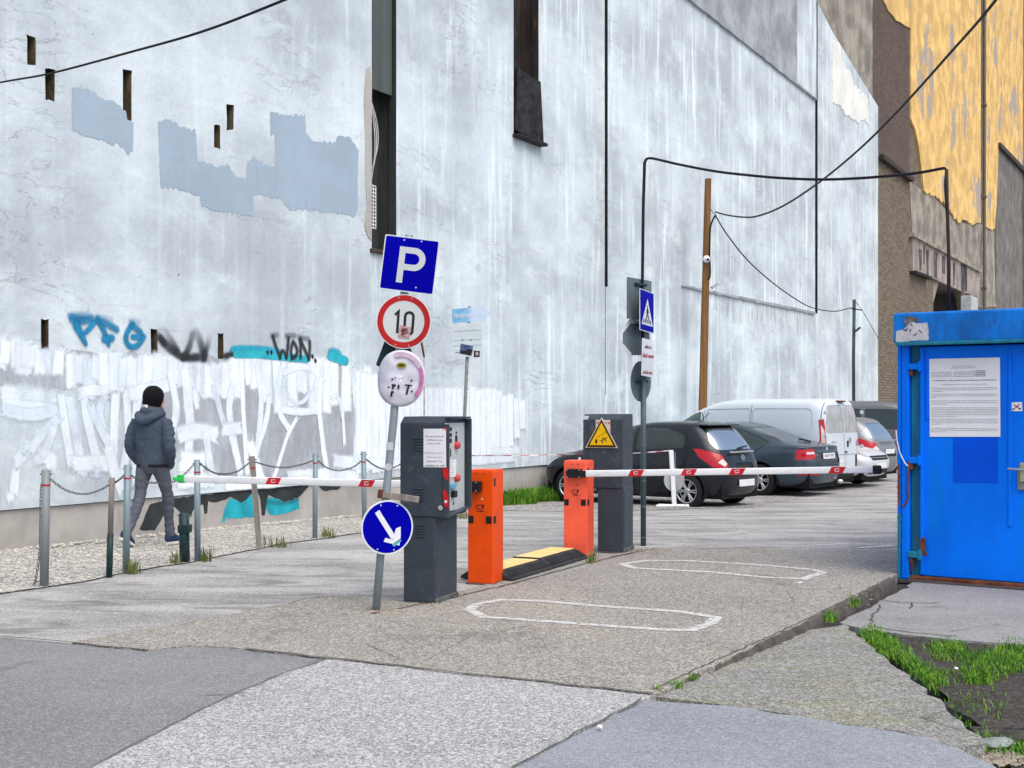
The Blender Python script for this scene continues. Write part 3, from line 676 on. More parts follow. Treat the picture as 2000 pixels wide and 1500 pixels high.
# top band: short upright dabs
rs = random.Random(5)
x = -10
while x < 735:
    top = float(np.interp(x, [0, 60, 150, 250, 320, 420, 470, 560, 640, 735], [655, 668, 690, 688, 690, 708, 690, 700, 702, 722]))+rs.uniform(-7, 7)
    ln = float(np.interp(x, [0, 300, 420, 735], [62, 85, 70, 120]))*rs.uniform(.7, 1.2)
    st([(x, top), (x+rs.uniform(-5, 5), top+ln)], rs.uniform(34, 62), rs.choice((0, 0, 2, 1)), endjag=.05); x += rs.uniform(12, 24)
for px, wd, m in (
    ([(0, 775), (60, 782), (110, 792)], 70, 0), ([(40, 770), (100, 775)], 34, 1), ([(0, 800), (60, 812), (115, 800)], 36, 1), ([(118, 765), (128, 850), (140, 910)], 30, 0), ([(135, 770), (160, 930)], 34, 1), ([(160, 765), (178, 860), (190, 900)], 30, 0),
    ([(55, 885), (80, 850), (115, 815)], 30, 1), ([(25, 905), (45, 890)], 36, 1), ([(30, 915), (25, 970)], 32, 0), ([(15, 960), (22, 980)], 26, 0), ([(70, 890), (105, 895), (95, 920)], 40, 0), ([(105, 830), (90, 880), (70, 905)], 26, 1),
    ([(150, 770), (175, 760), (210, 765)], 34, 0), ([(205, 770), (190, 800), (200, 840)], 28, 1), ([(175, 790), (195, 840), (215, 870)], 26, 1), ([(140, 905), (215, 905)], 44, 0), ([(180, 920), (195, 925)], 30, 1), ([(225, 765), (222, 830), (220, 925)], 30, 0), ([(245, 765), (250, 850), (238, 940)], 28, 0), ([(210, 870), (225, 930), (240, 960)], 36, 0), ([(268, 770), (262, 850), (265, 950)], 30, 0),
    ([(285, 765), (290, 790), (300, 860)], 30, 0), ([(250, 770), (300, 760), (330, 750)], 40, 0), ([(330, 720), (345, 800), (330, 870)], 26, 0), ([(360, 720), (370, 820), (365, 940)], 34, 0), ([(345, 850), (385, 840), (425, 850)], 44, 0), ([(350, 900), (400, 905)], 60, 2), ([(345, 940), (420, 935)], 40, 0), ([(378, 760), (385, 800)], 18, 0), ([(395, 705), (396, 770)], 14, 1), ([(400, 840), (412, 930)], 26, 0),
    ([(415, 750), (428, 800), (440, 840)], 20, 1), ([(470, 700), (474, 800), (482, 930)], 18, 2), ([(455, 750), (445, 790), (452, 850), (470, 930)], 26, 0), ([(432, 840), (470, 835)], 34, 0), ([(500, 700), (510, 780), (505, 850), (490, 930)], 22, 0), ([(525, 770), (520, 820), (500, 880), (490, 940)], 20, 0), ([(485, 860), (510, 940)], 34, 2),
    ([(555, 705), (540, 760), (545, 810), (565, 840)], 20, 0), ([(550, 730), (580, 715), (610, 720), (630, 745)], 18, 0), ([(560, 770), (570, 790), (595, 785), (605, 765)], 12, 1), ([(545, 800), (590, 805), (630, 800)], 20, 0), ([(580, 815), (560, 850), (545, 900), (530, 945)], 14, 2), ([(625, 735), (622, 800), (630, 870), (640, 930)], 20, 2), ([(645, 780), (655, 765), (665, 790), (668, 815)], 14, 0), ([(670, 745), (668, 800), (672, 870)], 12, 2),
    ([(560, 930), (640, 925), (700, 930)], 30, 0), ([(440, 950), (520, 945), (600, 935)], 22, 2), ([(650, 900), (700, 905)], 34, 0), ([(690, 720), (700, 820), (695, 920)], 34, 0)):
    st(px, wd, m)
# rolled white field behind the machine
x = 700
while x < 1025:
    top = float(np.interp(x, [700, 740, 790, 830, 970, 985, 1015, 1025], [722, 730, 735, 756, 756, 770, 773, 785]))+rs.uniform(-3, 3)
    bot = float(np.interp(x, [700, 830, 960, 985, 1005, 1025], [925, 915, 905, 885, 860, 835]))+rs.uniform(-4, 4)
    st([(x, top), (x+1, bot)], rs.uniform(30, 44), 2, endjag=.03); x += rs.uniform(9, 14)
for px, wd in (([(700, 905), (800, 905), (900, 900), (1005, 893)], 26), ([(960, 880), (1015, 880)], 20)): st(px, wd, 0)
# spray tags above the white band
def sp(px, wpx, m, seed=1, name='spray_tag', **kw):
    soff[0] += .00005
    return ribbon(name, px, wpx, m, soff[0], seed, cols=9, spray=True, **kw)
S = lambda L: [(x/4.1667, 540+y/4.1667) for x, y in L]
sp(S([(585, 345), (640, 365), (735, 350)]), 27, m_sprayb, u0=.9, u1=.8); sp(S([(570, 320), (690, 315), (740, 330)]), 24, m_sprayb, u0=.55, u1=.4); sp(S([(620, 400), (660, 480), (695, 550)]), 22, m_sprayb, taper=(1.4, .65)); sp(S([(760, 380), (730, 420), (690, 455)]), 17, m_sprayb)
sp(S([(785, 345), (840, 420), (880, 555)]), 19, m_sprayb, taper=(1.1, .8)); sp(S([(800, 360), (880, 385), (945, 430)]), 22, m_sprayb, u0=.8, u1=.9); sp(S([(845, 510), (905, 500)]), 24, m_sprayb); sp(S([(800, 330), (900, 350)]), 20, m_sprayb, u0=.35, u1=.2)
sp(S([(1075, 390), (1015, 450), (1010, 540), (1065, 595), (1135, 560), (1165, 490)]), 19, m_sprayb); sp(S([(1065, 400), (1110, 420), (1140, 460)]), 22, m_sprayb, u0=.7); sp(S([(1075, 490), (1130, 495)]), 17, m_sprayb); sp(S([(1060, 365), (1120, 370)]), 20, m_sprayb, u0=.4, u1=.25)
sp(S([(1300, 500), (1370, 580), (1480, 665), (1600, 655)]), 27, m_sprayk, u0=.75); sp(S([(1490, 655), (1545, 580), (1560, 470)]), 24, m_sprayk, u1=.35); sp(S([(1330, 430), (1390, 520), (1440, 600)]), 24, m_sprayk, u0=.12, u1=.8); sp(S([(1590, 450), (1640, 540), (1650, 660)]), 30, m_sprayk, u0=.25); sp(S([(1700, 500), (1680, 580), (1660, 650)]), 22, m_sprayk, u0=.15); sp(S([(1280, 470), (1330, 540)]), 22, m_sprayk, u0=.4)
sp(S([(1830, 645), (1900, 625), (1960, 605)]), 18, m_sprayk)
S2 = lambda L: [(400+x/3.0303, 540+y/3.0303) for x, y in L]
sp(S2([(160, 430), (240, 425), (360, 430), (440, 450)]), 19, m_sprayt); sp(S2([(180, 460), (300, 460), (400, 470), (600, 490)]), 16, m_sprayth); sp(S2([(745, 450), (790, 450), (800, 490)]), 26, m_sprayt); sp(S2([(740, 470), (830, 500)]), 20, m_sprayth)
for L in ([(400, 355), (425, 440), (440, 480)], [(440, 480), (455, 410), (478, 480)], [(478, 480), (490, 420), (492, 365)], [(515, 395), (500, 440), (512, 485)], [(512, 485), (545, 475), (550, 420), (520, 385)], [(562, 480), (566, 420), (562, 370)], [(562, 375), (590, 430), (612, 490)], [(612, 490), (620, 440), (618, 385)]): sp(S2(L), 13, m_sprayk, u0=.95, u1=.95)
for L in ([(395, 350), (425, 345)], [(480, 350), (530, 350)], [(555, 360), (610, 370)]): sp(S2(L), 18, m_sprayk, u0=.5, u1=.4)
for c in ((366, 446), (388, 446), (632, 470), (650, 495)): sp(S2([c, (c[0]+2, c[1]+6)]), 8, m_spraykh)
# tags and one painted shadow shape on the plinth (plinth face lies .035 behind)
S3 = lambda L: [(320+x/4.5454, 840+y/4.5454) for x, y in L]
def pp(L, wpx, m, **kw):
    soff[0] += .00005; return ribbon('plinth_graffiti_and_shadow', L, wpx, m, .003+(soff[0]-.006)*.02, 3, cols=9, spray=True, plane=.035, **kw)
m_gk = plain('charcoal_graffiti_and_shadow', (.035, .042, .045), .7, var=.3, scale=5); m_gt = plain('turquoise_graffiti', (.02, .38, .46), .7, var=.25, scale=5)
def ps(L, m, k, sd): wsheet('plinth_graffiti_and_shadow', L, .003+k*.001, m, (.06, .012), 0, sd, .035)
ps(S3([(590, 600), (680, 640), (790, 540), (805, 770), (640, 785), (570, 790), (560, 760), (540, 815), (512, 812), (540, 690)]), m_gt, 0, 31)
ps(S3([(905, 590), (960, 600), (1080, 640), (1190, 590), (1205, 700), (1150, 715), (1060, 740), (940, 750), (905, 690)]), m_gt, 0, 32)
ps(S3([(70, 610), (330, 578), (760, 520), (1290, 490), (1245, 545), (1190, 600), (1080, 635), (960, 590), (925, 575), (905, 680), (895, 755), (868, 760), (852, 600), (830, 545), (790, 545), (730, 620), (680, 645), (620, 610), (590, 590), (540, 620), (470, 640), (392, 630), (385, 735), (360, 748), (348, 660), (270, 690), (240, 770), (150, 740), (90, 680)]), m_gk, 1, 33)
ps(S3([(1375, 500), (1580, 490), (1540, 530), (1420, 540)]), m_gk, 1, 34)
ps([(292, 985), (338, 977), (322, 1000), (302, 1036), (272, 1034), (284, 1004)], m_gk, 1, 35)  # diagonal shadow shape behind the man's legs, painted in charcoal
pp(S3([(930, 640), (1080, 650), (1190, 610)]), 16, m_sprayk, u0=.25, u1=.25)
# ================================================================== BRICK AND OCHRE HOUSE BEYOND
BOFF = .75
house = empty('brick_and_ochre_house', WA, WROT, 'tall brick house with peeling ochre render beyond the end of the white wall', 'house')
def hs(name, poly, proud, mat, jag=(.3, .05), th=None, seed=1): return wsheet(name, poly, proud, mat, jag, th if th is not None else proud, seed, BOFF, root=house)
hx0, hx1 = W(1480, 0, BOFF)[0], W(2120, 0, BOFF)[0]
ox0, ox1 = W(1823, 0, BOFF)[0], W(1888, 0, BOFF)[0]; oz = W(1850, 556, BOFF)[1]
bm = bmesh.new()
def q(a, b, c, d, y=BOFF): 
    v = [bm.verts.new((a, y, c)), bm.verts.new((b, y, c)), bm.verts.new((b, y, d)), bm.verts.new((a, y, d))]; bm.faces.new(v)
q(hx0, ox0, -.5, 34); q(ox1, hx1, -.5, 34); q(ox0, ox1, oz, 34)
mkbm('brick_wall', bm, m_brick, house)
bm = bmesh.new(); bbox(bm, ox0-.2, ox1+.2, BOFF+2.5, BOFF+2.6, -.5, oz+.5); bbox(bm, ox0-.15, ox0-.05, BOFF, BOFF+2.5, -.5, oz+.5); bbox(bm, ox1+.05, ox1+.15, BOFF, BOFF+2.5, -.5, oz+.5); bbox(bm, ox0-.2, ox1+.2, BOFF+.01, BOFF+2.5, oz, oz+.2)
mkbm('gateway_passage', bm, plain('passage_plaster', (.16, .15, .14), .9), house)
for s, xx in ((1, ox0), (-1, ox1)):
    bm = bmesh.new(); v = [bm.verts.new((xx+s*a, BOFF+y, oz+b)) for y in (.0, .4) for a, b in ((0, 0), (1.3, 0), (0, -1.1))]
    bm.faces.new(v[:3]); bm.faces.new(v[3:][::-1]); [bm.faces.new((v[i], v[(i+1) % 3], v[3+(i+1) % 3], v[3+i])) for i in range(3)]
    mkbm('gateway_haunch', bm, m_greyr, house)
hs('grey_render_field', [(1560, -300), (1703, -300), (1703, 205), (1660, 140), (1560, -40)], .03, m_greyr, seed=2)
hs('dark_brick_field', [(1703, -300), (1775, -300), (1775, 352), (1715, 306), (1703, 296)], .04, m_brickd, seed=3)
hs('ochre_render', [(1718, -300), (1718, -5), (1730, 20), (1750, 42), (1775, 55), (1775, -300)], .09, m_yellow, seed=4)
hs('ochre_render', [(1775, -300), (1775, 232), (1785, 260), (1796, 330), (1800, 372), (1825, 385), (1845, 402), (1868, 436), (1880, 430), (1895, 440), (1912, 436), (1912, -300)], .10, m_yellow, (.3, .1), seed=5)
hs('ochre_render', [(1919, -300), (1919, 440), (1928, 447), (1940, 448), (1944, 380), (1947, 283), (1975, 312), (2010, 350), (2060, 400), (2120, 470), (2120, -300)], .10, m_yellow, (.3, .08), seed=6)
hs('grey_render_field', [(1775, 352), (1800, 372), (1825, 385), (1868, 436), (1912, 436), (1940, 448), (1944, 600), (1895, 600), (1890, 575), (1780, 456)], .03, m_greyr, seed=7)
hs('dark_grey_render', [(1947, 283), (2010, 350), (2110, 460), (2110, 640), (1944, 640), (1944, 448)], .05, m_greyr2, seed=8)
hs('string_course', [(1715, 302), (1775, 348), (1775, 356), (1715, 311)], .22, plain('dark_ledge', (.05, .045, .04), .9), (0, 0), seed=9)
hs('string_course', [(1946, 279), (2010, 345), (2090, 430), (2090, 440), (2010, 353), (1946, 288)], .25, plain('dark_ledge2', (.06, .055, .05), .9), (0, 0), seed=9)
m_sign = render_mat('weathered_shop_sign', (.36, .31, .275), .3, (2, 1, .15)); 
hs('old_painted_sign', [(1777, 462), (1908, 533), (1907, 582), (1888, 574), (1884, 573), (1835, 552), (1808, 541), (1777, 529)], .12, m_sign, (.4, .03), seed=10)
hs('sign_cornice', [(1775, 455), (1908, 527), (1908, 533), (1775, 462)], .24, m_greyr, (0, 0))
hs('sign_sill', [(1776, 529), (1808, 541), (1808, 546), (1776, 534)], .3, m_dark_slot, (0, 0))
k = 0
for x0, x1, ya, yb in ((1789, 1795, 486, 528), (1797, 1801, 478, 515), (1803, 1809, 486, 538), (1818, 1825, 492, 542), (1834, 1841, 500, 534), (1846, 1852, 512, 545), (1856, 1860, 512, 558), (1871, 1884, 515, 568)):
    hs('faded_letter', [(x0, ya), (x1, ya+3), (x1-1, yb+2), (x0+1, yb)], .125+.002*k, stain_mat('faded_letter_paint', (.03, .04, .05), .9, .36) if k == 0 else bpy.data.materials['faded_letter_paint'], (.3, .05), 0, 20+k); k += 1
for x0 in (1915,):
    t0 = W(x0, 0, BOFF)[0]; bm = bmesh.new(); tube_pts(bm, [(t0, BOFF-.2, 3), (t0, BOFF-.2, 33)], .09, 10)
    for zz in (8, 13, 18, 23): bbox(bm, t0-.12, t0+.12, BOFF-.32, BOFF-.05, zz, zz+.12)
    mkbm('downpipe', bm, plain('grey_downpipe', (.13, .125, .11), .7), house)
t0 = W(1996, 0, BOFF)[0]; bm = bmesh.new(); tube_pts(bm, [(t0, BOFF-.2, 3), (t0, BOFF-.2, 33)], .10, 10); mkbm('downpipe', bm, bpy.data.materials['grey_downpipe'], house)
bm = bmesh.new(); xb = W(1880, 0, BOFF)[0]; zb = W(1880, 588, BOFF)[1]; bbox(bm, xb-.9, xb+.9, BOFF-.6, BOFF-.06, zb-1.4, zb+.2, .03); mkbm('meter_cabinet', bm, plain('pale_cabinet', (.5, .53, .56), .5), house)
# ================================================================== STREET FURNITURE
m_galv = plain('galvanised_steel', (.27, .32, .345), .5, .35, var=.16, scale=6, st=(1, 1, .2), dirt=(.2, .19, .17), dirtamt=.4)
m_backs = plain('grey_sign_back', (.16, .20, .215), .5, .35, var=.15, scale=3)
m_mach = plain('machine_grey_lacquer', (.042, .055, .070), .45, var=.12, scale=5, bump=.05, dirt=(.16, .16, .155), dirtamt=.35)
m_black = plain('black_plastic', (.012, .013, .015), .4, var=.3)
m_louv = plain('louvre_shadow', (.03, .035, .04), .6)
m_panel = plain('brushed_panel', (.62, .66, .62), .4, .3, var=.1)
m_paper = plain('paper', (.78, .78, .80), .8, var=.04, bump=.02)
m_ink = plain('print_ink', (.12, .12, .13), .8, var=.1, bump=0)
m_inkg = plain('grey_print_ink', (.28, .28, .31), .8, var=.1, bump=0)
m_white = plain('white_lacquer', (.78, .79, .80), .4, var=.05, scale=6, dirt=(.5, .48, .45), dirtamt=.35)
m_red = plain('signal_red', (.55, .012, .018), .4, var=.1)
m_sblue = plain('sign_blue', (.0, .0, .33), .5, var=.12, scale=3, spec=.04)
m_swhite = plain('sign_white', (.68, .71, .72), .4, var=.06)
m_sgrey = plain('sign_reflective_grey', (.55, .58, .58), .4, var=.06)
m_sred = plain('sign_red', (.42, .012, .012), .4, var=.15)
m_sblack = plain('sign_black', (.015, .015, .018), .5)
m_green = plain('dark_green_paint', (.010, .035, .040), .45, var=.25, dirt=(.08, .09, .08), dirtamt=.4)
m_wood = plain('weathered_wood', (.24, .215, .19), .9, var=.35, scale=9, st=(3, 3, .25), bump=.4)
m_wood2 = plain('brown_pole_wood', (.21, .105, .038), .85, var=.3, scale=5, st=(4, 4, .12), bump=.3, dirt=(.12, .07, .035))
m_rust = plain('rust', (.16, .055, .03), .9, var=.5, scale=12)
m_cable = plain('black_cable', (.012, .012, .014), .6)
m_chain = plain('chain_steel', (.16, .155, .15), .5, .6, var=.3, scale=30, dirt=(.14, .07, .04))
IR = Vector((.943, -.332, 0)).normalized(); IRZ = math.atan2(IR.y, IR.x)     # across the island, towards the right
def local(root): return Matrix.Translation(root.location)@Matrix.Rotation(root.rotation_euler.z, 4, 'Z')
Z3 = Vector((0, 0, 1))
ID = Matrix.Identity(4)
def fr_front(x, y, z): return frame((x, y, z), (1, 0, 0), (0, 0, 1))           # local frame looking at the front (-y) face
def fr_right(x, y, z): return frame((x, y, z), (0, 1, 0), (0, 0, 1))           # on the +x face

def ticket_machine(loc, side, label):
    r = empty('ticket_machine', loc, IRZ, label, 'ticket machine')
    if side > 0: lx0, lx1, ux0, ux1, D = 0, .275, -.022, .395, .46
    else: lx0, lx1, ux0, ux1, D = 0, .285, -.155, .275, .42
    box('pedestal', lx0, lx1, 0, D, .02, .70, m_mach, r, .012)
    box('foot', lx0+.01, lx1+.012, .006, D+.006, -.02, .05, plain('dirty_foot', (.12, .12, .115), .9, var=.4), r, .008)
    x = lx1+.0015
    box('service_door', lx1-.01, lx1+.004, .02, D-.03, .10, .66, m_mach, r, .003)
    # hood: a tall shell open towards the lane
    ch = .055; T = 1.475; rec = .05
    bm = bmesh.new()
    prof = [(-.012, .69), (D+.02, .69), (D+.02, T-.02), (D-.0, T), (ch, T), (-.012, T-ch)]
    a = ux0 if side > 0 else ux0+rec; b = ux1-rec if side > 0 else ux1
    v1 = [bm.verts.new((a, y, z)) for y, z in prof]; v2 = [bm.verts.new((b, y, z)) for y, z in prof]
    bm.faces.new(v1); bm.faces.new(v2[::-1]); [bm.faces.new((v1[i], v1[(i+1) % 6], v2[(i+1) % 6], v2[i])) for i in range(6)]
    bmesh.ops.bevel(bm, geom=list(bm.edges), offset=.006, segments=2, affect='EDGES')
    hood = mkbm('hood', bm, m_mach, r)
    # wings that shelter the panel
    s0, s1 = (ux1-rec-.002, ux1) if side > 0 else (ux0, ux0+rec+.002)
    th = .016
    bm = bmesh.new()
    bbox(bm, s0, s1, -.012, -.012+th, .70, T-ch-.003, .003); bbox(bm, s0, s1, D+.02-th, D+.02, .74, T-.02, .003); bbox(bm, s0, s1, ch-.02, D, T-th-.002, T-.002, .003)
    v = [bm.verts.new((xx, y, z)) for xx in (s0, s1) for y, z in ((-.012, .69), (D+.02, .735), (D+.02, .75), (-.012, .705))]
    for f in ((0, 1, 2, 3), (4, 7, 6, 5), (0, 4, 5, 1), (1, 5, 6, 2), (2, 6, 7, 3), (3, 7, 4, 0)): bm.faces.new([v[i] for i in f])
    mkbm('hood_wing', bm, m_mach, r)
    if side > 0:
        px = ux1-rec+.004
        box('control_panel', px-.006, px, .03, D-.03, .73, T-.05, m_panel, r, .002)
        M = fr_right(px+.002, .10, 0)
        for k, (yy, zz, w_, h_) in enumerate(((.08, 1.375, .09, .03), (.10, 1.33, .05, .03), (.10, 1.285, .05, .035), (.22, 1.30, .05, .05), (.22, 1.345, .03, .02), (.10, 1.19, .02, .06))):
            flat('panel_print', [(-w_/2, -h_/2), (w_/2, -h_/2), (w_/2, h_/2), (-w_/2, h_/2)], frame((px+.0025, .03+yy, zz), (0, 1, 0), (0, 0, 1)), 0, m_louv, r, world=False)
        for yy, zz in ((.24, 1.245), (.24, .985)):
            bm = bmesh.new(); lathe(bm, [(.0, .035), (.026, .032), (.03, .02), (.03, 0)], 16, frame((px, yy, zz), (0, 1, 0), (0, 0, 1))); mkbm('red_push_button', bm, plain('faded_red_button', (.55, .06, .07), .5), r, True)
        flat('pinned_note', [(-.10, -.07), (.085, -.075), (.09, .065), (-.10, .06)], frame((px+.006, .15, 1.07), (0, 1, 0), (0, 0, 1)), 0, m_paper, r, world=False)
        print_lines('note_print', frame((px+.008, .15, 1.07), (0, 1, 0), (0, 0, 1)), -.09, .07, [(.045-.017*i, 0, random.uniform(.6, 1)) for i in range(7)], 0, m_inkg, r, .007, world=False)
        box('ticket_slot', px, px+.02, .12, .20, .90, .945, plain('slot_blue', (.10, .42, .62), .4), r, .008)
        box('ticket_slot_mouth', px, px+.035, .13, .20, .835, .89, m_black, r, .008)
        flat('slot_lock', circ(.012, 12), frame((px+.003, .19, .785), (0, 1, 0), (0, 0, 1)), 0, m_louv, r, world=False)
        # notice on the front and torn red stickers
        M = fr_front(.276, -.0145, 1.23)
        flat('notice_sheet', [(-.095, -.15), (.097, -.15), (.095, .152), (-.095, .15)], M, .002, m_paper, r, world=False)
        print_lines('notice_print', M, -.09, .09, [(.085-.028*i, a, b) for i, (a, b) in enumerate(((.05, .95), (.15, .85), (.15, .8)))], .003, m_inkg, r, .016, world=False, seed=4)
        for i, s in enumerate(('Parking a ticket is', 'requiring card', 'payment. For', 'members as well')):
            text('notice_print', s, (.16, .13, .13, .165)[i], .017, fr_front(.276, -.0145, 1.19-.032*i), .003, m_ink if i > 1 else m_inkg, r, .012 if i > 1 else 0, world=False)
        M = fr_front(.37, -.0145, 1.0)
        flat('torn_red_sticker', [(-.03, .07), (.022, .075), (.022, -.03), (.0, -.015), (-.02, .01)], M, .002, m_red, r, world=False)
        flat('torn_red_sticker', [(-.025, -.10), (-.005, -.09), (.02, -.14), (.022, -.24), (-.01, -.22), (-.02, -.20)], M, .002, m_red, r, world=False)
        flat('torn_red_sticker', [(-.03, .37), (.015, .37), (.015, .385), (-.02, .385)], M, .002, m_red, r, world=False)
        flat('sticker_mark', circ(.012, 10, .0, -.185), M, .003, m_swhite, r, world=False)
        flat('sticker_mark', circ(.02, 12, -.045, -.235), M, .003, plain('pinkish_scrape', (.42, .36, .36), .7), r, world=False)
        lx = .085
        for z0 in (1.30, .905): 
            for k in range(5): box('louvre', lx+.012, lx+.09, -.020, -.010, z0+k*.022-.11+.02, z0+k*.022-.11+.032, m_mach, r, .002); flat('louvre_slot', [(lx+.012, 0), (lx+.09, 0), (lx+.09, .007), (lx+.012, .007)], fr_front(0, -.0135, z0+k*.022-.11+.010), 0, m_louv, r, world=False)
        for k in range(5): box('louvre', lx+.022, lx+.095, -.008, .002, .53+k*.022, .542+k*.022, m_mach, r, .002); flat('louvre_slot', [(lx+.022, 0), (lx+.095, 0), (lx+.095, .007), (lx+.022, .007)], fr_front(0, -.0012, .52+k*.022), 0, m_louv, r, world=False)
    else:
        M = fr_front(.045, -.0145, 1.225)
        box('intake_flap', ux0-.0, ux0+.14, .02, .30, .66, .70, plain('pale_flap', (.36, .40, .42), .5), r, .006)
        flat('old_notice', [(-.06, .03), (.10, .03), (.10, .19), (-.06, .19)], M, .002, plain('faded_paper', (.62, .52, .48), .8), r, world=False)
        print_lines('old_notice_print', frame((.065, -.0145, 1.385), (1, 0, 0), (0, 0, 1)), -.07, .07, [(-.015, 0, 1)], .003, m_sred, r, .032, world=False, seed=3)
        t = plate('warning_triangle', [(-.172, -.108), (.185, -.108), (.007, .218)], M, .004, plain('cream_edge', (.68, .62, .42), .5), None, world=False); t.parent = r
        t.location = (0, -.008, 0)
        flat('triangle_border', [(-.156, -.099), (.169, -.099), (.007, .196)], M, .0095, plain('brown_black', (.03, .018, .008), .5), t, world=False)
        flat('triangle_field', [(-.124, -.078), (.137, -.078), (.007, .160)], M, .0105, plain('warning_yellow', (.75, .46, .0), .45, var=.08), t, world=False)
        flat('pictogram_cabinet', [(-.062, -.062), (-.038, -.062), (-.038, -.018), (-.062, -.018)], M, .0115, m_sblack, t, world=False)
        for k in range(5): flat('pictogram_arm', [(-.045+.023*k, -.005+.014*k), (-.033+.023*k, .002+.014*k), (-.033+.023*k, .011+.014*k), (-.045+.023*k, .004+.014*k)], M, .0115, m_sblack, t, world=False)
        flat('pictogram_head', circ(.008, 12, .058, -.005), M, .0115, m_sblack, t, world=False)
        for L in ([(.04, -.006), (.02, -.022), (.006, -.034)], [(.04, -.006), (.052, -.03), (.062, -.036)], [(.03, .002), (.012, -.006)], [(.006, -.034), (-.012, -.032)], [(.022, -.03), (.022, -.045), (.012, -.06)]): band('pictogram_runner', L, .009, M, .0115, m_sblack, t, world=False)
    return r
mach_L = ticket_machine(gp(787.5, 1179), 1, 'dark grey ticket machine with notice sheet and white control panel beside the leaning sign pole')
mach_R = ticket_machine(gp(1167, 1080), -1, 'dark grey machine pillar with yellow warning triangle behind the right barrier cabinet')

def came_mark(r, M, z, s, m):
    for L in ([(-.5, .1), (-.5, .42), (.5, .5)], [(-.5, .1), (0, .0), (.35, .12)]): band('maker_mark', [(a*s, b*s) for a, b in L], .09*s, M, z, m, r, world=False)
    flat('maker_mark', [(.15*s, .12*s), (.5*s, .2*s), (.5*s, .5*s), (.3*s, .45*s)], M, z, m, r, world=False)
    M2 = M@Matrix.Translation((0, -.22*s, 0)); text('maker_name', 'CAME', .85*s, .22*s, M2, z, m, r, .03, world=False)
def cabinet(loc, c, label, w_, D, h):
    r = empty('barrier_gate', loc, IRZ, label, 'barrier')
    m = plain('cabinet_'+label.split()[0], c, .42, var=.1, scale=3, bump=.04, dirt=shade(c, .5), dirtamt=.35)
    box('cabinet', 0, w_, 0, D, .01, h, m, r, .008)
    box('cabinet_lid', .004, w_-.004, .004, D-.004, h-.004, h+.012, m, r, .004)
    box('base_plate', -.015, w_+.015, -.015, D+.015, -.02, .014, plain('base_plate_steel', (.10, .09, .08), .8, var=.4), r, .002)
    for x0, x1 in ((.006, .055), (w_-.065, w_-.012)): box('reflector', x0, x1, -.004, .002, .535, .60, m_black, r, .003)
    box('reflector', w_-.002, w_+.004, .015, .075, .535, .60, m_black, r, .003); box('side_lamp', w_-.002, w_+.004, .02, .06, h-.13, h-.06, m_louv, r, .003)
    for xx in (.35, .62): flat('screw_head', circ(.007, 10, w_*xx, 0), fr_front(0, -.0012, h-.025), 0, m_louv, r, world=False)
    flat('chip', circ(.008, 8, w_*.58, 0), fr_front(0, -.0012, .78-.03), 0, m_swhite if 'orange' in label.split()[0] else m_louv, r, world=False)
    came_mark(r, fr_front(w_*.5, -.0012, .66), .0008, .075, plain('mark_print', (.05, .012, .008), .6))
    return r
cabL = cabinet(gp(913.5, 1141), (.80, .075, .001), 'orange barrier cabinet with its white arm lowered to the left, green tape on the tip', .235, .27, .99)
cabR = cabinet(gp(1101, 1088), (.90, .12, .06), 'salmon red barrier cabinet with its white arm lowered right towards the blue container', .25, .26, .985)
def barrier_arm(r, p0, p1, marks, tip):
    d = Vector(p1)-Vector(p0); L = d.length; d.normalize(); side = d.cross(Z3).normalized(); up = side.cross(d)
    if side.y > 0: side = -side
    Mx = Matrix((d, -side, up)).transposed().to_4x4(); Mx.translation = Vector(p0)
    Ml = local(r).inverted()@Mx
    bm = bmesh.new(); bbox(bm, 0, L, -.02, .02, -.033, .033, .009, Ml, 3); arm = mkbm('arm', bm, m_white, r, True)
    fl = frame((0, 0, 0), (1, 0, 0), (0, 0, 1))
    for s in marks:
        sg = 1 if d.x > 0 else -1
        poly = [(s-.085, -.0315), (s+.05, -.0315), (s+.085, .0315), (s-.05, .0315)] if sg > 0 else [(s+.085, -.0315), (s-.05, -.0315), (s-.085, .0315), (s+.05, .0315)]
        bm = bmesh.new(); q_ = [bm.verts.new(Ml@Vector((x, -.0215, z))) for x, z in poly]; bm.faces.new(q_); o = mkbm('red_stripe', bm, m_red, r)
        for L2 in ([(-.02, -.008), (-.02, .012), (.02, .014)], [(-.02, -.012), (.012, -.012), (.02, .0)]):
            ll = [(s+a*sg, b) for a, b in L2]; Lp, Rp = stroke_poly(ll, .006); n_ = len(Lp)
            mk('stripe_mark', [Ml@Vector((p.x, -.0225, p.y)) for p in Lp+Rp], [(i, i+1, n_+i+1, n_+i) for i in range(n_-1)], m_swhite, o)
    bm = bmesh.new()
    if tip == 'green':
        bbox(bm, L-.06, L+.02, -.026, .026, -.039, .039, .012, Ml, 2)
        for k in range(4): bbox(bm, -.02, .07-.01*k, -.03+.01*k, .02, -.03+.012*k, .0+.012*k, .01, Ml@Matrix.Translation((L, 0, 0))@Matrix.Rotation(.2*k-.3, 4, 'Y'), 2)
        mkbm('green_tape_wrap', bm, plain('green_tape', (.03, .50, .10), .25, var=.35, scale=25, bump=.5, bscale=30), r, True)
    else:
        bbox(bm, L-.01, L+.075, -.028, .028, -.045, .04, .014, Ml, 2); mkbm('black_arm_tip', bm, plain('crumpled_black_bag', (.012, .012, .013), .35, bump=.8, bscale=25), r, True)
    return Ml
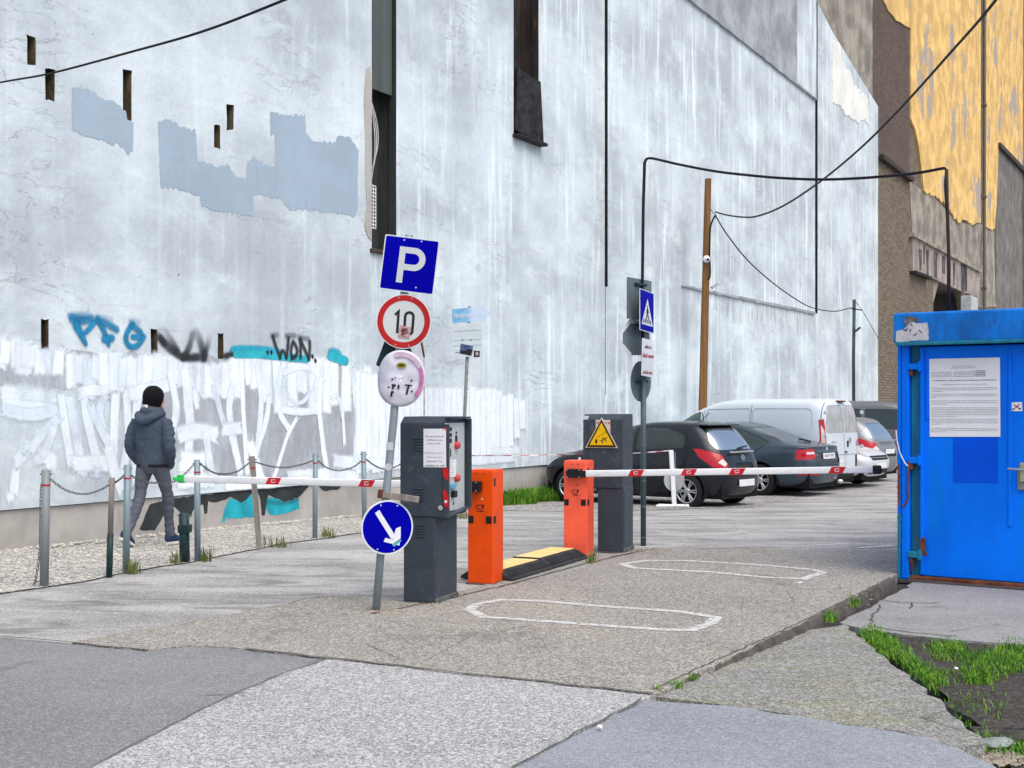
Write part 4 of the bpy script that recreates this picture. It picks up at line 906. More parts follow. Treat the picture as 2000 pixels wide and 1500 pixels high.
# arms are fixed on the front of the cabinets
ll = local(cabL); p0 = ll@Vector((.03, -.05, .865)); Yt = p0.y+.97
tipL = at(352, 935, 12.14)
marksL = []
def along(p0, p1, px):
    k = (px-1000)/F; d = p1-p0; s = (k*p0.y-p0.x)/(d.x-k*d.y); return s*d.length
barrier_arm(cabL, p0, tipL, [along(p0, tipL, 718), along(p0, tipL, 536)], 'green')
box('arm_bracket', -.03, .14, -.085, -.0, .815, .905, m_black, cabL, .008)
for xx in (.0, .11): 
    for zz in (.825, .895): bm = bmesh.new(); lathe(bm, [(0, .008), (.007, .006), (.007, 0)], 8, fr_front(xx, -.085, zz)); mkbm('bolt', bm, m_galv, cabL)
lr = local(cabR); p0 = lr@Vector((.14, -.05, .865)); tipR = at(1706, 917, 12.3)
barrier_arm(cabR, p0, tipR, [along(p0, tipR, x) for x in (1243, 1346, 1440, 1635)], 'black')
box('arm_bracket', .045, .205, -.08, 0, .825, .915, m_black, cabR, .008); box('arm_clamp', .19, .255, -.073, -.027, .83, .90, m_black, cabR, .005)
for xx in (.06, .19):
    for zz in (.835, .905): bm = bmesh.new(); lathe(bm, [(0, .008), (.007, .006), (.007, 0)], 8, fr_front(xx, -.08, zz)); mkbm('bolt', bm, m_galv, cabR)
bm = bmesh.new(); lathe(bm, [(0, .03), (.012, .028), (.012, 0)], 10, Matrix.Translation((.14, .1, 1.0))); mkbm('lid_key', bm, m_swhite, cabR)
# pale flap between cabinet and pillar
# ------------------------------------------------------------------ rubber ramps on the island
m_rub = plain('black_rubber', (.03, .033, .036), .75, var=.3, dirt=(.12, .115, .10), dirtamt=.4)
m_yel = plain('faded_yellow_rubber', (.72, .55, .22), .8, var=.12, scale=7, dirt=(.5, .42, .25), dirtamt=.5)
ra = gp(1002, 1138); rb = gp(1150, 1093); rd = (rb-ra); rl = rd.length; rd.normalize(); rz = math.atan2(rd.y, rd.x)
for k, lab in ((0, 'nearer black rubber kerb ramp with yellow top beside the orange cabinet'), (1, 'farther black rubber kerb ramp with yellow top beside the salmon red cabinet')):
    r = empty('rubber_ramp', ra+rd*(rl*.5*k)+Vector((0, 0, gz(13)*0+.012)), rz, lab, 'ramp', 'rubber ramps on the barrier island')
    L = rl*.5-.012; h = .085+.012*k
    prof = [(.0, 0), (.0, .018), (.14, h), (.42, h), (.52, .02), (.52, 0)]
    bm = bmesh.new(); a = [bm.verts.new((0, y, z)) for y, z in prof]; b = [bm.verts.new((L, y, z)) for y, z in prof]
    bm.faces.new(a[::-1]); bm.faces.new(b); [bm.faces.new((a[i], a[(i+1) % 6], b[(i+1) % 6], b[i])) for i in range(6)]
    bmesh.ops.bevel(bm, geom=list(bm.edges), offset=.004, segments=1, affect='EDGES'); mkbm('ramp_body', bm, m_rub, r)
    bm = bmesh.new(); an = math.atan2(h-.018, .14)
    nrib = int(L/.028)
    for i in range(1, nrib): bbox(bm, i*.028-.007, i*.028+.007, .03, .125, .0, .006, .0, Matrix.Translation((0, 0, .0205))@Matrix.Translation((0, 0, 0))@Matrix.Rotation(an, 4, 'X'))
    mkbm('tread_ribs', bm, m_rub, r)
    mk('yellow_top', [(.012, .145, h+.003), (L-.012, .145, h+.003), (L-.012, .415, h+.003), (.012, .415, h+.003)], [(0, 1, 2, 3)], m_yel, r)
    for xx in (.12, L-.1):
        bm = bmesh.new(); lathe(bm, [(.013, .0), (.013, .009), (0, .009)], 10, Matrix.Translation((xx, .075, .018+.075/.14*(h-.018)))@Matrix.Rotation(an, 4, 'X')); mkbm('fixing_bolt', bm, m_sblack, r)

# ------------------------------------------------------------------ leaning pole with four signs
b0 = gp(733, 1195); Y0 = b0.y; pole1 = empty('sign_pole', b0, 0, 'leaning grey pole carrying parking, speed limit, faded round and blue arrow signs', 'sign pole')
top = at(799, 459, Y0)
tube('pole', [b0+Vector((0, 0, -.05)), b0.lerp(top, .25), b0.lerp(top, .5)+Vector((.008, 0, 0)), top], .031, m_galv, pole1, 14)
for f, c in ((.44, (.5, .56, .58)), (.385, (.5, .5, .5))):
    pc = b0.lerp(top, f)+Vector((.004, -.0325, 0)); flat('pole_sticker', [(-.022, -.03), (.022, -.03), (.022, .03), (-.022, .03)] if f > .4 else circ(.028, 16, .0, 0), frame(pc, (1, 0, 0), (0, 0, 1)), 0, plain('sticker', c, .6), pole1)
S1 = Y0/F                                            # metres per photo pixel at this depth
def sframe(cx, cy, off=.05, rot=0, yaw=0):
    o = at(cx, cy, Y0-off); r_ = Vector((math.cos(R(yaw))*math.cos(R(rot)), math.sin(R(yaw)), math.sin(R(rot)))); return frame(o, r_, Z3)
def pxp(L, cx, cy, rot=0):                            # pixel polygon to frame coordinates (rot undone)
    c, s = math.cos(R(-rot)), math.sin(R(-rot)); out = []
    for x, y in L:
        a, b = (x-cx)*S1, -(y-cy)*S1; out.append((a*c-b*s, a*s+b*c))
    return out
def rrect(hw, hh, r, n=4):
    return [(sx*(hw-r)+r*math.cos(R(a)), sy*(hh-r)+r*math.sin(R(a))) for sx, sy, a0 in ((1, 1, 0), (-1, 1, 90), (-1, -1, 180), (1, -1, 270)) for a in np.linspace(a0, a0+90, n)]
M = sframe(799.5, 517, .06, -7)
pl = plate('parking_sign', rrect(.207, .207, .012), M, .004, m_swhite, pole1); flat('blue_field', rrect(.198, .198, .01), M, .0015, m_sblue, pole1)
Pl = [(-.055, -.135), (-.055, .122), (.035, .122)]+[(.035+.062*math.sin(R(a))+.0, .06+.062*math.cos(R(a))) for a in range(10, 180, 12)]+[(.035, -.002), (-.055, -.002)]
P1 = [(-.06, -.14), (-.06, .114)]
band('letter_p', [(-.062, -.142), (-.062, .13)], .046, M, .003, m_sgrey, pole1)
band('letter_p', [(-.085+.045, .107), (.03, .107)]+[(.03+.064*math.sin(R(a)), .043+.064*math.cos(R(a))) for a in range(12, 180, 12)]+[(.03, -.021), (-.04, -.021)], .046, M, .0035, m_sgrey, pole1)
for xx, yy in ((-.06, .18), (.07, .185), (.07, -.165)): flat('rivet', circ(.006, 10, xx, yy), M, .003, m_sgrey, pole1)
M = sframe(788.5, 628, .05, -4)
plate('speed_limit_sign', circ(.206), M, .004, m_swhite, pole1); ring_plate('red_ring', .156, .199, M, .002, m_sred, pole1); flat('sign_face', circ(.157), M, .0012, m_sgrey, pole1)
band('digit_one', [(-.068, .045), (-.043, .072), (-.043, -.090)], .020, M, .003, m_sblack, pole1)
band('digit_zero', [(.040+.031*math.cos(R(a)), -.012+math.copysign(.052, math.sin(R(a)))+.031*math.sin(R(a))) for a in list(range(0, 181, 18))+list(range(181, 360, 18))], .020, M, .003, m_sblack, pole1, closed=True)
Ms = sframe(790, 649, .0545, -10); m_pink = plain('pink_sticker', (.50, .30, .30), .6, var=.25, scale=40)
flat('sticker_square', rrect(.043, .046, .003), Ms, .0, m_pink, pole1); 
for k in range(9): band('sticker_doodle', [(random.uniform(-.034, .034), random.uniform(-.036, .036)) for _ in range(3)], .005, Ms, .0012, plain('doodle', (.16, .07, .08), .7) if k == 0 else bpy.data.materials['doodle'], pole1)
for xx, yy in ((-.05, .178), (.05, .178), (-.05, -.178), (.05, -.178)): flat('rivet', circ(.006, 10, xx, yy), M, .003, m_pink, pole1)
# triangular sign seen from behind, then the bent faded disc
Mt = sframe(772, 690, -.045, 0); plate('triangle_sign_back', pxp([(772, 610), (734, 712), (738, 716), (808, 700), (806, 690)], 772, 690), Mt, .004, m_green, pole1)
def bent_disc(cx, cy, rx, ry):
    M = sframe(cx, cy, .055, -2); V, Fc = [], []; nr, na = 8, 48
    for i in range(nr+1):
        for k in range(na):
            a = 2*math.pi*k/na; rr_ = i/nr; c, s = math.cos(a), math.sin(a)
            x = rx*rr_*math.copysign(abs(c)**.92, c); y = ry*rr_*math.copysign(abs(s)**.95, s)
            x -= .010*rr_*max(0, -s); zb = -.05*(max(0, -x/rx-.35))**2*4-.03*(max(0, -y/ry-.5))**2*3+.008*noise.noise(Vector((x*14, y*14, 2)))
            V.append(M@Vector((x, y, zb)))
    for i in range(nr):
        for k in range(na): Fc.append((i*na+k, i*na+(k+1) % na, (i+1)*na+(k+1) % na, (i+1)*na+k))
    n = N('faded_pink_sign'); g = n.co((1, 1, 1)); s = n.new('ShaderNodeSeparateXYZ'); n.l(g, s.inputs[0])
    base = n.mix(n.ramp(n.noise(9, 6, .6), .35, .65), (.56, .52, .62), (.62, .64, .70))
    n.set(base, .45); 
    o = mk('faded_round_sign', V, Fc, n.m, pole1, True, True)
    md = o.modifiers.new('s', 'SOLIDIFY'); md.thickness = .004
    return M
M = bent_disc(783.5, 739, .182, .213)
Fz = .014
m_pk = plain('faded_magenta', (.50, .17, .36), .5, var=.35, scale=14); m_pk2 = plain('pale_magenta', (.56, .42, .54), .5, var=.15, scale=14)
def arcband(r0, r1, a0, a1, M, z, mat, sy, parent, nm):
    V = [M@Vector((r*math.cos(R(a)), r*sy*math.sin(R(a)), z)) for r in (r0, r1) for a in np.linspace(a0, a1, 20)]; mk(nm, V, [(i, i+1, 20+i+1, 20+i) for i in range(19)], mat, parent, world=True)
arcband(.142, .172, -45, 28, M, Fz, m_pk, 1.15, pole1, 'faded_ring_arc'); arcband(.142, .172, 28, 110, M, Fz, m_pk2, 1.15, pole1, 'faded_ring_arc')
flat('oval_sticker', circ(.038, 20, 0.0, .098, .022), M, Fz, plain('olive_yellow', (.36, .33, .03), .5), pole1)
flat('oval_sticker_print', circ(.026, 16, 0, .098, .012), M, Fz+.0012, plain('dark_olive', (.07, .07, .015), .5), pole1)
for L in ([(-.062, -.045), (-.058, -.085)], [(-.044, -.045), (-.048, -.065)], [(-.066, -.10), (-.068, -.14)], [(-.066, -.105), (-.05, -.105)], [(-.015, -.05), (-.018, -.08)], [(.03, -.048), (.085, -.052)], [(.06, -.05), (.045, -.12)], [(-.045, .0), (-.041, .004)]): band('letter_remains', L, .015 if len(L) == 2 and abs(L[0][0]-L[1][0]) < .02 else .011, M, Fz, m_sblack, pole1)
for xx, yy in ((-.09, -.07), (.085, -.095), (-.065, -.01), (.08, -.015)): flat('paint_spot', circ(.008, 10, xx, yy), M, Fz, m_sblack, pole1)
# blue arrow disc low on the pole, turned a little
M = sframe(756.5, 1030, .06, -3, 24); ro = .205
plate('keep_right_sign', circ(ro, 44), M, .004, m_swhite, pole1); flat('blue_field', circ(ro-.012, 44), M, .002, m_sblue, pole1)
band('arrow_shaft', [(-.088, .118), (.052, -.078)], .040, M, .0035, m_swhite, pole1)
flat('arrow_head', [(.102, -.135), (-.025, -.108), (-.012, -.078), (.045, -.092), (.068, -.006), (.104, .008), (.108, -.06)], M, .0042, m_swhite, pole1)
flat('arrow_sticker', [(.04, -.125), (.105, -.085), (.115, -.10), (.06, -.145)], M, .0052, plain('teal_scribble', (.10, .42, .45), .6, var=.6, scale=50), pole1)
for xx, yy in ((-.06, .165), (.07, .165), (-.07, -.165), (.06, -.168)): flat('rivet', circ(.006, 10, xx, yy), M, .0035, m_sgrey, pole1)
Mb = sframe(781, 971, .045, -8); bm = bmesh.new(); bbox(bm, -.14, .145, -.024, .024, -.02, .0, .004, Mb); mkbm('wooden_batten', bm, m_wood, pole1, world=True)
bm = bmesh.new(); bbox(bm, -.17, -.13, -.03, .035, -.05, .004, .006, Mb); mkbm('clamp', bm, m_rust, pole1, world=True)
# rubble at its foot is scattered with the stones below

# ------------------------------------------------------------------ cash desk arrow pole
b2 = gp(899, 1001); pole2 = empty('sign_pole', b2, 0, 'thin grey pole with faded blue cash desk arrow and stickered board behind the ticket machine', 'sign pole')
t2 = at(917, 598, b2.y); tube('pole', [b2, b2.lerp(t2, .5), t2], .028, plain('stickered_pole', (.2, .23, .22), .6, var=.3, scale=12, dirt=(.35, .2, .15), dirtamt=.5), pole2, 12)
Y2 = b2.y-.05; s2 = Y2/F
def f2(cx, cy, rot=0, off=0): return frame(at(cx, cy, Y2-off), (math.cos(R(rot)), 0, math.sin(R(rot))), Z3)
def p2(L, cx, cy): return [((x-cx)*s2, -(y-cy)*s2) for x, y in L]
n = N('faded_arrow_blue'); xx = n.new('ShaderNodeSeparateXYZ'); n.l(n.co((1, 1, 1)), xx.inputs[0])
m_fad = n.set(n.mix(n.ramp(xx.outputs[0], .08, .22), n.mix(n.ramp(n.noise(8, 5), .4, .6), (.14, .36, .58), (.20, .45, .66)), (.52, .63, .76)), .6)
M = f2(920, 614, 2); plate('cash_desk_arrow', p2([(883, 603), (943, 599), (960, 613), (944, 628), (883, 630)], 920, 614), M, .01, m_fad, pole2)
text('arrow_lettering', 'PÉNZTÁR', 33*s2, 9*s2, f2(904, 615.5, 3), .003, m_swhite, pole2, .012); text('arrow_lettering', '/ CASSA', 24*s2, 8*s2, f2(934, 614.5, 3), .003, plain('ghost_lettering', (.60, .68, .76), .6), pole2, .01)
M = f2(912, 663, 1); bd = plate('sticker_board', p2([(884, 632), (942, 630), (940, 698), (882, 696), (881, 693), (884, 690)], 912, 663), M, .006, plain('pale_board', (.55, .62, .64), .6, var=.1), pole2)
for y in (646, 664, 675): band('board_seam', p2([(886, y+1), (940, y-1)], 912, 663), .006, M, .002, m_inkg, pole2)
for x in (903, 920): flat('board_screw', circ(.012, 10, (x-912)*s2, -(664-663)*s2), M, .003, m_sblack, pole2)
flat('photo_sticker', p2([(900, 671), (924, 676), (920, 695), (897, 690)], 912, 663), M, .003, plain('photo_blue', (.10, .16, .36), .5, var=.6, scale=5), pole2); flat('photo_sticker_dark', p2([(898, 685), (910, 684), (915, 681), (923, 683), (920, 695), (897, 690)], 912, 663), M, .0042, m_sblack, pole2)
flat('portrait_sticker', p2([(925, 685), (937, 686), (936, 698), (925, 698)], 912, 663), M, .003, m_sblack, pole2); flat('portrait_sticker_face', circ(3.2*s2, 12, (931-912)*s2, -(691-663)*s2, 4*s2), M, .0042, plain('skin_print', (.45, .36, .33), .6), pole2)
band('small_label', p2([(889, 679), (896, 681)], 912, 663), .03, M, .003, m_paper, pole2); band('small_label_print', p2([(889, 688), (896, 688)], 912, 663), .008, M, .003, m_ink, pole2)
bt = gp(831, 1008); rod = empty('thin_steel_rod', bt, 0, 'thin rusty rod with kinked top standing behind the ticket machine', 'rod'); Yr = bt.y
tube('rod', [bt, at(829, 900, Yr), at(828.5, 700, Yr)], .013, plain('thin_rod', (.33, .30, .30), .6, var=.4, scale=6), rod, 8); tube('rod_tip', [at(828.6, 698, Yr), at(822, 662, Yr), at(815, 640, Yr)], .016, m_rust, rod, 8)

# ------------------------------------------------------------------ tall sign pole by the pillar, with the hanging cable
b3 = gp(1256.5, 1066); pole3 = empty('sign_pole', b3, 0, 'straight dark pole with pedestrian crossing sign and grey sign backs beside the machine pillar', 'sign pole'); Y3 = b3.y; s3 = Y3/F
tube('pole', [b3, at(1256.5, 900, Y3), at(1256.5, 735, Y3)], .031, plain('dark_pole', (.075, .105, .115), .5, .2, var=.2), pole3, 12)
tube('upper_pole', [at(1255.5, 735, Y3), at(1254.5, 560, Y3), at(1256.5, 400, Y3), at(1259, 318, Y3), at(1262, 311, Y3)], .018, m_cable, pole3, 10)
for y in (990, 940, 870, 1050): bm = bmesh.new(); lathe(bm, [(.031, 0), (.034, .004), (.031, .008)], 12, Matrix.Translation(at(1256.5, y, Y3))); mkbm('pole_seam', bm, m_backs, pole3, world=True)
def f3(cx, cy, r_, off=0): return frame(at(cx, cy, Y3+off), r_, Z3)
eb = Vector((.56, .83, 0)); ef = Vector((.40, .92, .0)).normalized()
hw = lambda px, e: px*s3/2/(e.x-e.y*.1)
M = f3(1249, 585, eb, -.02); plate('sign_back', rrect(hw(48, eb), 40*s3, .01), M, .004, m_backs, pole3)
M = f3(1247, 662, eb, .03); w8 = hw(66, eb); h8 = 34*s3; o8 = [(-w8, -.4*h8), (-w8, .3*h8), (-w8*.5, h8), (w8*.7, h8*.9), (w8*.78, -h8*.9), (-w8*.45, -h8)]
plate('octagonal_sign_back', [(x*.93, y*.97) for x, y in o8], M, .004, m_backs, pole3)
for a, b in ((0, 1), (1, 2), (2, 3), (5, 0)):
    band('reflective_rim', [(o8[a][0]*.99, o8[a][1]*.99), (o8[b][0]*.99, o8[b][1]*.99)], .05, M, .004 if a % 2 else .003, plain('white_rim', (.62, .66, .72), .4) if a == 0 else bpy.data.materials['white_rim'], pole3)
M = f3(1252, 745, eb, .05); plate('round_sign_back', circ(hw(40, eb), 36, ry=40*s3), M, .004, m_backs, pole3)
bm = bmesh.new(); bbox(bm, -.12, .12, -.015, .015, 0, .03, .004, f3(1252, 745, eb, .035)); bbox(bm, -.12, .12, -.015, .015, 0, .03, .004, f3(1250, 556, eb, -.03)); bbox(bm, -.1, .1, -.015, .015, 0, .03, .004, f3(1248, 635, eb, .0)); mkbm('sign_bracket', bm, m_green, pole3, world=True)
M = f3(1263.5, 608, ef, -.05); hx = hw(28, ef); hy = 40*s3; sh = lambda L: [(x*hx, y*hy-.035*x*hy) for x, y in L]
plate('pedestrian_crossing_sign', sh([(-1, -1), (1, -1), (1, 1), (-1, 1)]), M, .004, m_swhite, pole3); flat('blue_field', sh([(-.94, -.96), (.94, -.96), (.94, .96), (-.94, .96)]), M, .002, m_sblue, pole3)
flat('white_triangle', sh([(-.78, -.68), (.82, -.68), (.05, .62)]), M, .0035, m_swhite, pole3)
for L, w_ in (([(.03, .26), (.03, .2)], .16), ([(.02, .16), (.04, -.12)], .2), ([(.02, -.12), (-.1, -.32), (-.2, -.5)], .12), ([(.05, -.12), (.2, -.34), (.3, -.5)], .12), ([(.0, .12), (-.1, -.1)], .08), ([(.06, .12), (.2, -.06)], .08)): band('pedestrian_figure', sh(L), w_*hx*.9, M, .0045, m_sblack, pole3)
for k in range(5): band('zebra_bar', sh([(-.44+.22*k+.0, -.42), (-.52+.26*k, -.6)]), .13*hx, M, .0042, m_sblack, pole3)
M = f3(1266.5, 699, ef, -.055); hx = hw(24, ef); hy = 36*s3; sh = lambda L: [(x*hx-.12*hx*(1-y)*.5, y*hy-.03*x*hy) for x, y in L]
plate('white_text_sign', sh([(-1, -1), (.9, -1.02), (.95, -.4), (1.05, -.35), (1.05, .3), (.8, .85), (.7, 1), (-1, 1)]), M, .004, m_swhite, pole3)
print_lines('sign_text', M, -.6*hx, .5*hx, [(.5*hy, 0, 1)], .002, plain('plum_print', (.16, .05, .09), .6), pole3, .22*hy, seed=5); print_lines('sign_text', M, -.92*hx, .85*hx, [(.0, 0, 1)], .002, m_sred, pole3, .28*hy, seed=6)
print_lines('sign_text', M, -.95*hx, .6*hx, [(-.88*hy, 0, 1)], .002, m_sred, pole3, .24*hy, seed=7)
Yc = 11.9
cab_px = [(1262, 311), (1275, 309.5), (1330, 322), (1400, 335), (1470, 343), (1530, 348), (1600, 350.5), (1660, 349), (1720, 345), (1790, 338), (1835, 330), (1845, 329), (1850, 336)]
P = [at(x, y, Y3+(Yc-Y3)*(x-1262)/588) for x, y in cab_px]
def smooth_path(P, n=6):
    P = [Vector(p) for p in P]; out = []
    for i in range(len(P)-1):
        p0, p1, p2_, p3 = P[max(i-1, 0)], P[i], P[i+1], P[min(i+2, len(P)-1)]
        for k in range(n):
            t = k/n; out.append(.5*((2*p1)+(p2_-p0)*t+(2*p0-5*p1+4*p2_-p3)*t*t+(3*p1-p0-3*p2_+p3)*t**3))
    out.append(P[-1]); return out
def cable(name, P, r, label, mat=m_cable, root=None):
    P = smooth_path(P); base = empty(name, P[0], 0, label, 'cable'); tube('strand', P, r, mat, base, 6); return base
cable('hanging_cable', P, .014, 'black cable sagging from the crossing sign pole to the mast on the blue container')

# ------------------------------------------------------------------ chain posts
postgroup = 'chain fence posts along the gravel strip'
def post(base, top, wpx, mat, label, kind='tube', two=None, band_=None):
    b = gp(*base); Yp = b.y; s = Yp/F; t = at(top[0], top[1], Yp); r_ = wpx*s/2
    o = empty('chain_post', b, 0, label, 'post', postgroup)
    if two:
        f = (base[1]-two)/(base[1]-top[1]); mid = b.lerp(t, f)
        tube('lower_sleeve', [b+Vector((0, 0, -.03)), mid], r_*1.12, m_green, o, 12); tube('shaft', [mid, t], r_*.95, mat, o, 12)
    else: tube('shaft', [b+Vector((0, 0, -.03)), t], r_, mat, o, 4 if kind == 'wood' else 14, smooth=kind != 'wood')
    if band_:
        f = (base[1]-band_)/(base[1]-top[1]); c = b.lerp(t, f); d = (t-b).normalized()
        bm = bmesh.new(); tube_pts(bm, [c-d*.007, c+d*.007], r_*(1.5 if kind == 'wood' else 1.05)*(.72 if kind == 'wood' else 1), 4 if kind == 'wood' else 14); mkbm('red_band', bm, m_sred, o, world=True)
    bm = bmesh.new(); c = b.lerp(t, .965); tube_pts(bm, [c+Vector((-r_*1.4, 0, 0)), c+Vector((r_*1.4, 0, 0))], .006, 6); mkbm('chain_hook', bm, m_chain, o, world=True)
    return o, t
m_post = plain('grey_post_paint', (.22, .245, .25), .55, .2, var=.15, st=(1, 1, .3), dirt=(.3, .28, .25), dirtamt=.3); m_post2 = plain('blue_grey_post', (.21, .28, .31), .5, .2, var=.12, st=(1, 1, .3), dirt=(.33, .33, .31), dirtamt=.35)
post((86, 1147), (90, 918), 17, m_post, 'thick grey chain post with red band at the far left end', band_=947)
post((213, 1128), (219, 933), 11, m_wood, 'short post of grey wood with a dark green lower sleeve', two=1043)
post((246, 1118), (249, 908), 13.5, m_post2, 'pale blue grey chain post directly left of the walking man', band_=934)
o, _ = post((361, 1099), (359, 1003), 20, m_green, 'stubby dark green post broken off short beside the green barrier tip')
o2 = box('collar', -.06, .06, -.06, .06, .30, .38, m_green, o, .01)
post((386, 1096), (385, 898), 12, m_post2, 'chain post with red band right behind the green barrier tip', band_=922)
post((507, 1072), (492, 891), 13, m_wood, 'leaning bare wooden chain post with red band', 'wood', band_=914)
post((615, 1053), (616, 885), 10, m_post2, 'grey blue chain post left of the thin bare stake', band_=904)
post((641, 1000), (647, 866), 7, m_backs, 'thin bare stake standing close to the wall graffiti')
post((712, 1040), (710, 882), 10, m_post2, 'chain post with red band just left of the blue arrow sign', band_=902)
def link_mesh():
    bm = bmesh.new(); P = []
    for k in range(12):
        a = 2*math.pi*k/12; P.append(Vector((.013*math.copysign(1, math.cos(a))*.55+.011*math.cos(a), .0095*math.sin(a), 0)))
    n = 5; rings = []
    for k, p in enumerate(P):
        d = (P[(k+1) % 12]-P[k-1]).normalized(); a = Vector((d.y, -d.x, 0)); rings.append([p+(a*math.cos(2*math.pi*j/n)+Z3*math.sin(2*math.pi*j/n))*.0034 for j in range(n)])
    V = [v for r_ in rings for v in r_]; Fc = [(k*n+j, k*n+(j+1) % n, ((k+1) % 12)*n+(j+1) % n, ((k+1) % 12)*n+j) for k in range(12) for j in range(n)]
    return V, Fc
LV, LF = link_mesh()
def chain(px, Ya, Yb, label):
    n_ = len(px); P = smooth_path([at(x, y, Ya+(Yb-Ya)*i/(n_-1)) for i, (x, y) in enumerate(px)], 16)
    o = empty('chain', P[0], 0, label, 'chain', 'chains between the posts'); V, Fc = [], []; pit = .030; acc = 0; k = 0; i = 0
    pos = P[0]
    cum = [0]
    for a, b in zip(P[:-1], P[1:]): cum.append(cum[-1]+(b-a).length)
    nl = int(cum[-1]/pit)
    for k in range(nl+1):
        s = k*pit; i = min(np.searchsorted(cum, s, 'right')-1, len(P)-2); p = P[i].lerp(P[i+1], (s-cum[i])/max(1e-6, cum[i+1]-cum[i])); d = (P[i+1]-P[i]).normalized()
        q_ = Vector((1, 0, 0)).rotation_difference(d).to_matrix()@Matrix.Rotation(math.pi/2*(k % 2)+.6, 3, 'X'); b0_ = len(V)
        V += [p+q_@v for v in LV]; Fc += [tuple(b0_+j for j in f) for f in LF]
    mk('links', V, Fc, m_chain, o, True, True)
py = lambda x, y: gp(x, y).y
chain([(97, 935), (130, 958), (165, 965), (195, 957), (214, 946)], py(86, 1147), py(213, 1128), 'chain sagging between thick grey post and wooden post')
chain([(222, 945), (234, 936), (243, 928)], py(213, 1128), py(246, 1118), 'short chain between wooden post and pale blue grey post')
chain([(254, 928), (278, 939), (305, 943), (345, 938), (380, 906)], py(246, 1118), py(386, 1096), 'chain passing in front of the walking man')
chain([(391, 906), (415, 922), (440, 926), (465, 920), (488, 903)], py(386, 1096), py(507, 1072), 'chain sagging right of the green barrier tip')
chain([(498, 902), (525, 910), (555, 913), (590, 907), (612, 899)], py(507, 1072), py(615, 1053), 'shallow chain right of the leaning wooden post')
chain([(620, 899), (640, 914), (665, 919), (690, 912), (706, 900)], py(615, 1053), py(712, 1040), 'chain behind the thin bare stake')
chain([(715, 897), (735, 911), (755, 916), (780, 908), (795, 892)], py(712, 1040), py(800, 1020), 'chain running behind the leaning sign pole')
chain([(84, 934), (80, 960), (79, 1020), (77, 1080), (70, 1130), (63, 1149)], py(86, 1147), py(86, 1147), 'loose chain hanging straight down at the left end post')

# ------------------------------------------------------------------ white sign stand and tape
bs = gp(1318, 991); stand = empty('sign_stand', bs, R(8), 'small white portable stand with round disc in front of the black hatchback', 'stand'); ss = bs.y/F
hgt = 112*ss
bm = bmesh.new(); bbox(bm, -.045, .03, -.02, .02, .04, hgt, .004, Matrix.Rotation(-.06, 4, 'Y')); mkbm('upright', bm, m_white, stand)
for L in ([(-.34, -.05, .03), (.36, .05, .03)], [(-.24, .16, .03), (.2, -.16, .03)]):
    bm = bmesh.new(); a, b = Vector(L[0]), Vector(L[1]); tube_pts(bm, [a, b], .024, 8); mkbm('foot_bar', bm, m_white, stand)
bm = bmesh.new(); tube_pts(bm, [(.02, 0, .38), (.2, 0, .04)], .008, 6); tube_pts(bm, [(.0, 0, .62), (.012, 0, .64), (.005, 0, hgt-.05), (-.03, 0, hgt-.03)], .007, 6); mkbm('brace', bm, m_galv, stand)
M = frame((-.0, .03, .47), (1, .25, 0), (0, 0, 1)); t = plate('round_disc', circ(.20, 36), M, .004, plain('dull_disc', (.36, .38, .39), .5), None, world=False); t.parent = stand
pa = at(1310, 880, bs.y); pb = at(1150, 886, bs.y-1.5); pc = at(890, 890, b2.y-.04)
P = smooth_path([pa, pa.lerp(pb, .5)+Vector((0, 0, -.02)), pb, pb.lerp(pc, .5)+Vector((0, 0, -.012)), pc], 10); base = empty('barrier_tape', P[0], 0, 'red and white tape strung from the white stand past the pillar', 'tape')
V, Fc = [], []
for i, p in enumerate(P):
    tw = .5*math.sin(i*.5); V += [p+Vector((0, .016*math.sin(tw), .016*math.cos(tw)))*.5, p-Vector((0, .016*math.sin(tw), .016*math.cos(tw)))*.5]
n = N('red_white_tape'); xx = n.new('ShaderNodeSeparateXYZ'); n.l(n.co((1, 1, 1)), xx.inputs[0]); m_tape = n.set(n.mix(n.ramp(n.math('SINE', n.math('MULTIPLY', xx.outputs[0], 22)), -.1, .1), (.62, .60, .60), (.42, .12, .12)), .4)
mk('tape', V, [(2*i, 2*i+2, 2*i+3, 2*i+1) for i in range(len(P)-1)], m_tape, base, world=True)

# ------------------------------------------------------------------ wooden mast, far mast and overhead cables
bw_ = gp(1369, 928); bw_ = Vector((at(1369, 900, 30.0).x, 30.0, gz(30))); mast = empty('wooden_mast', bw_, 0, 'tall brown wooden mast with camera and floodlight behind the white van', 'mast')
tw_ = at(1383, 349, 30.0)
bm = bmesh.new(); d = tw_-bw_
v = []
for f, hw_ in ((0, .095), (1, .068)):
    c = bw_.lerp(tw_, f); v.append([bm.verts.new(c+Vector((a*hw_, b*hw_, 0))) for a, b in ((-1, -1), (1, -1), (1, 1), (-1, 1))])
[bm.faces.new((v[0][i], v[0][(i+1) % 4], v[1][(i+1) % 4], v[1][i])) for i in range(4)]; bm.faces.new(v[1]); bmesh.ops.bevel(bm, geom=list(bm.edges), offset=.01, segments=1, affect='EDGES')
mkbm('shaft', bm, m_wood2, mast, world=True)
bm = bmesh.new(); bmesh.ops.create_uvsphere(bm, u_segments=16, v_segments=10, radius=.085); bmesh.ops.translate(bm, vec=at(1380, 506, 29.85), verts=bm.verts); c = mkbm('dome_camera', bm, m_white, mast, True, True)
bm = bmesh.new(); lathe(bm, [(0, .02), (.03, .02), (.03, 0)], 12, frame(at(1382.5, 507, 29.765), (1, 0, 0), (0, 0, 1))); mkbm('camera_lens', bm, m_sblack, mast, world=True)
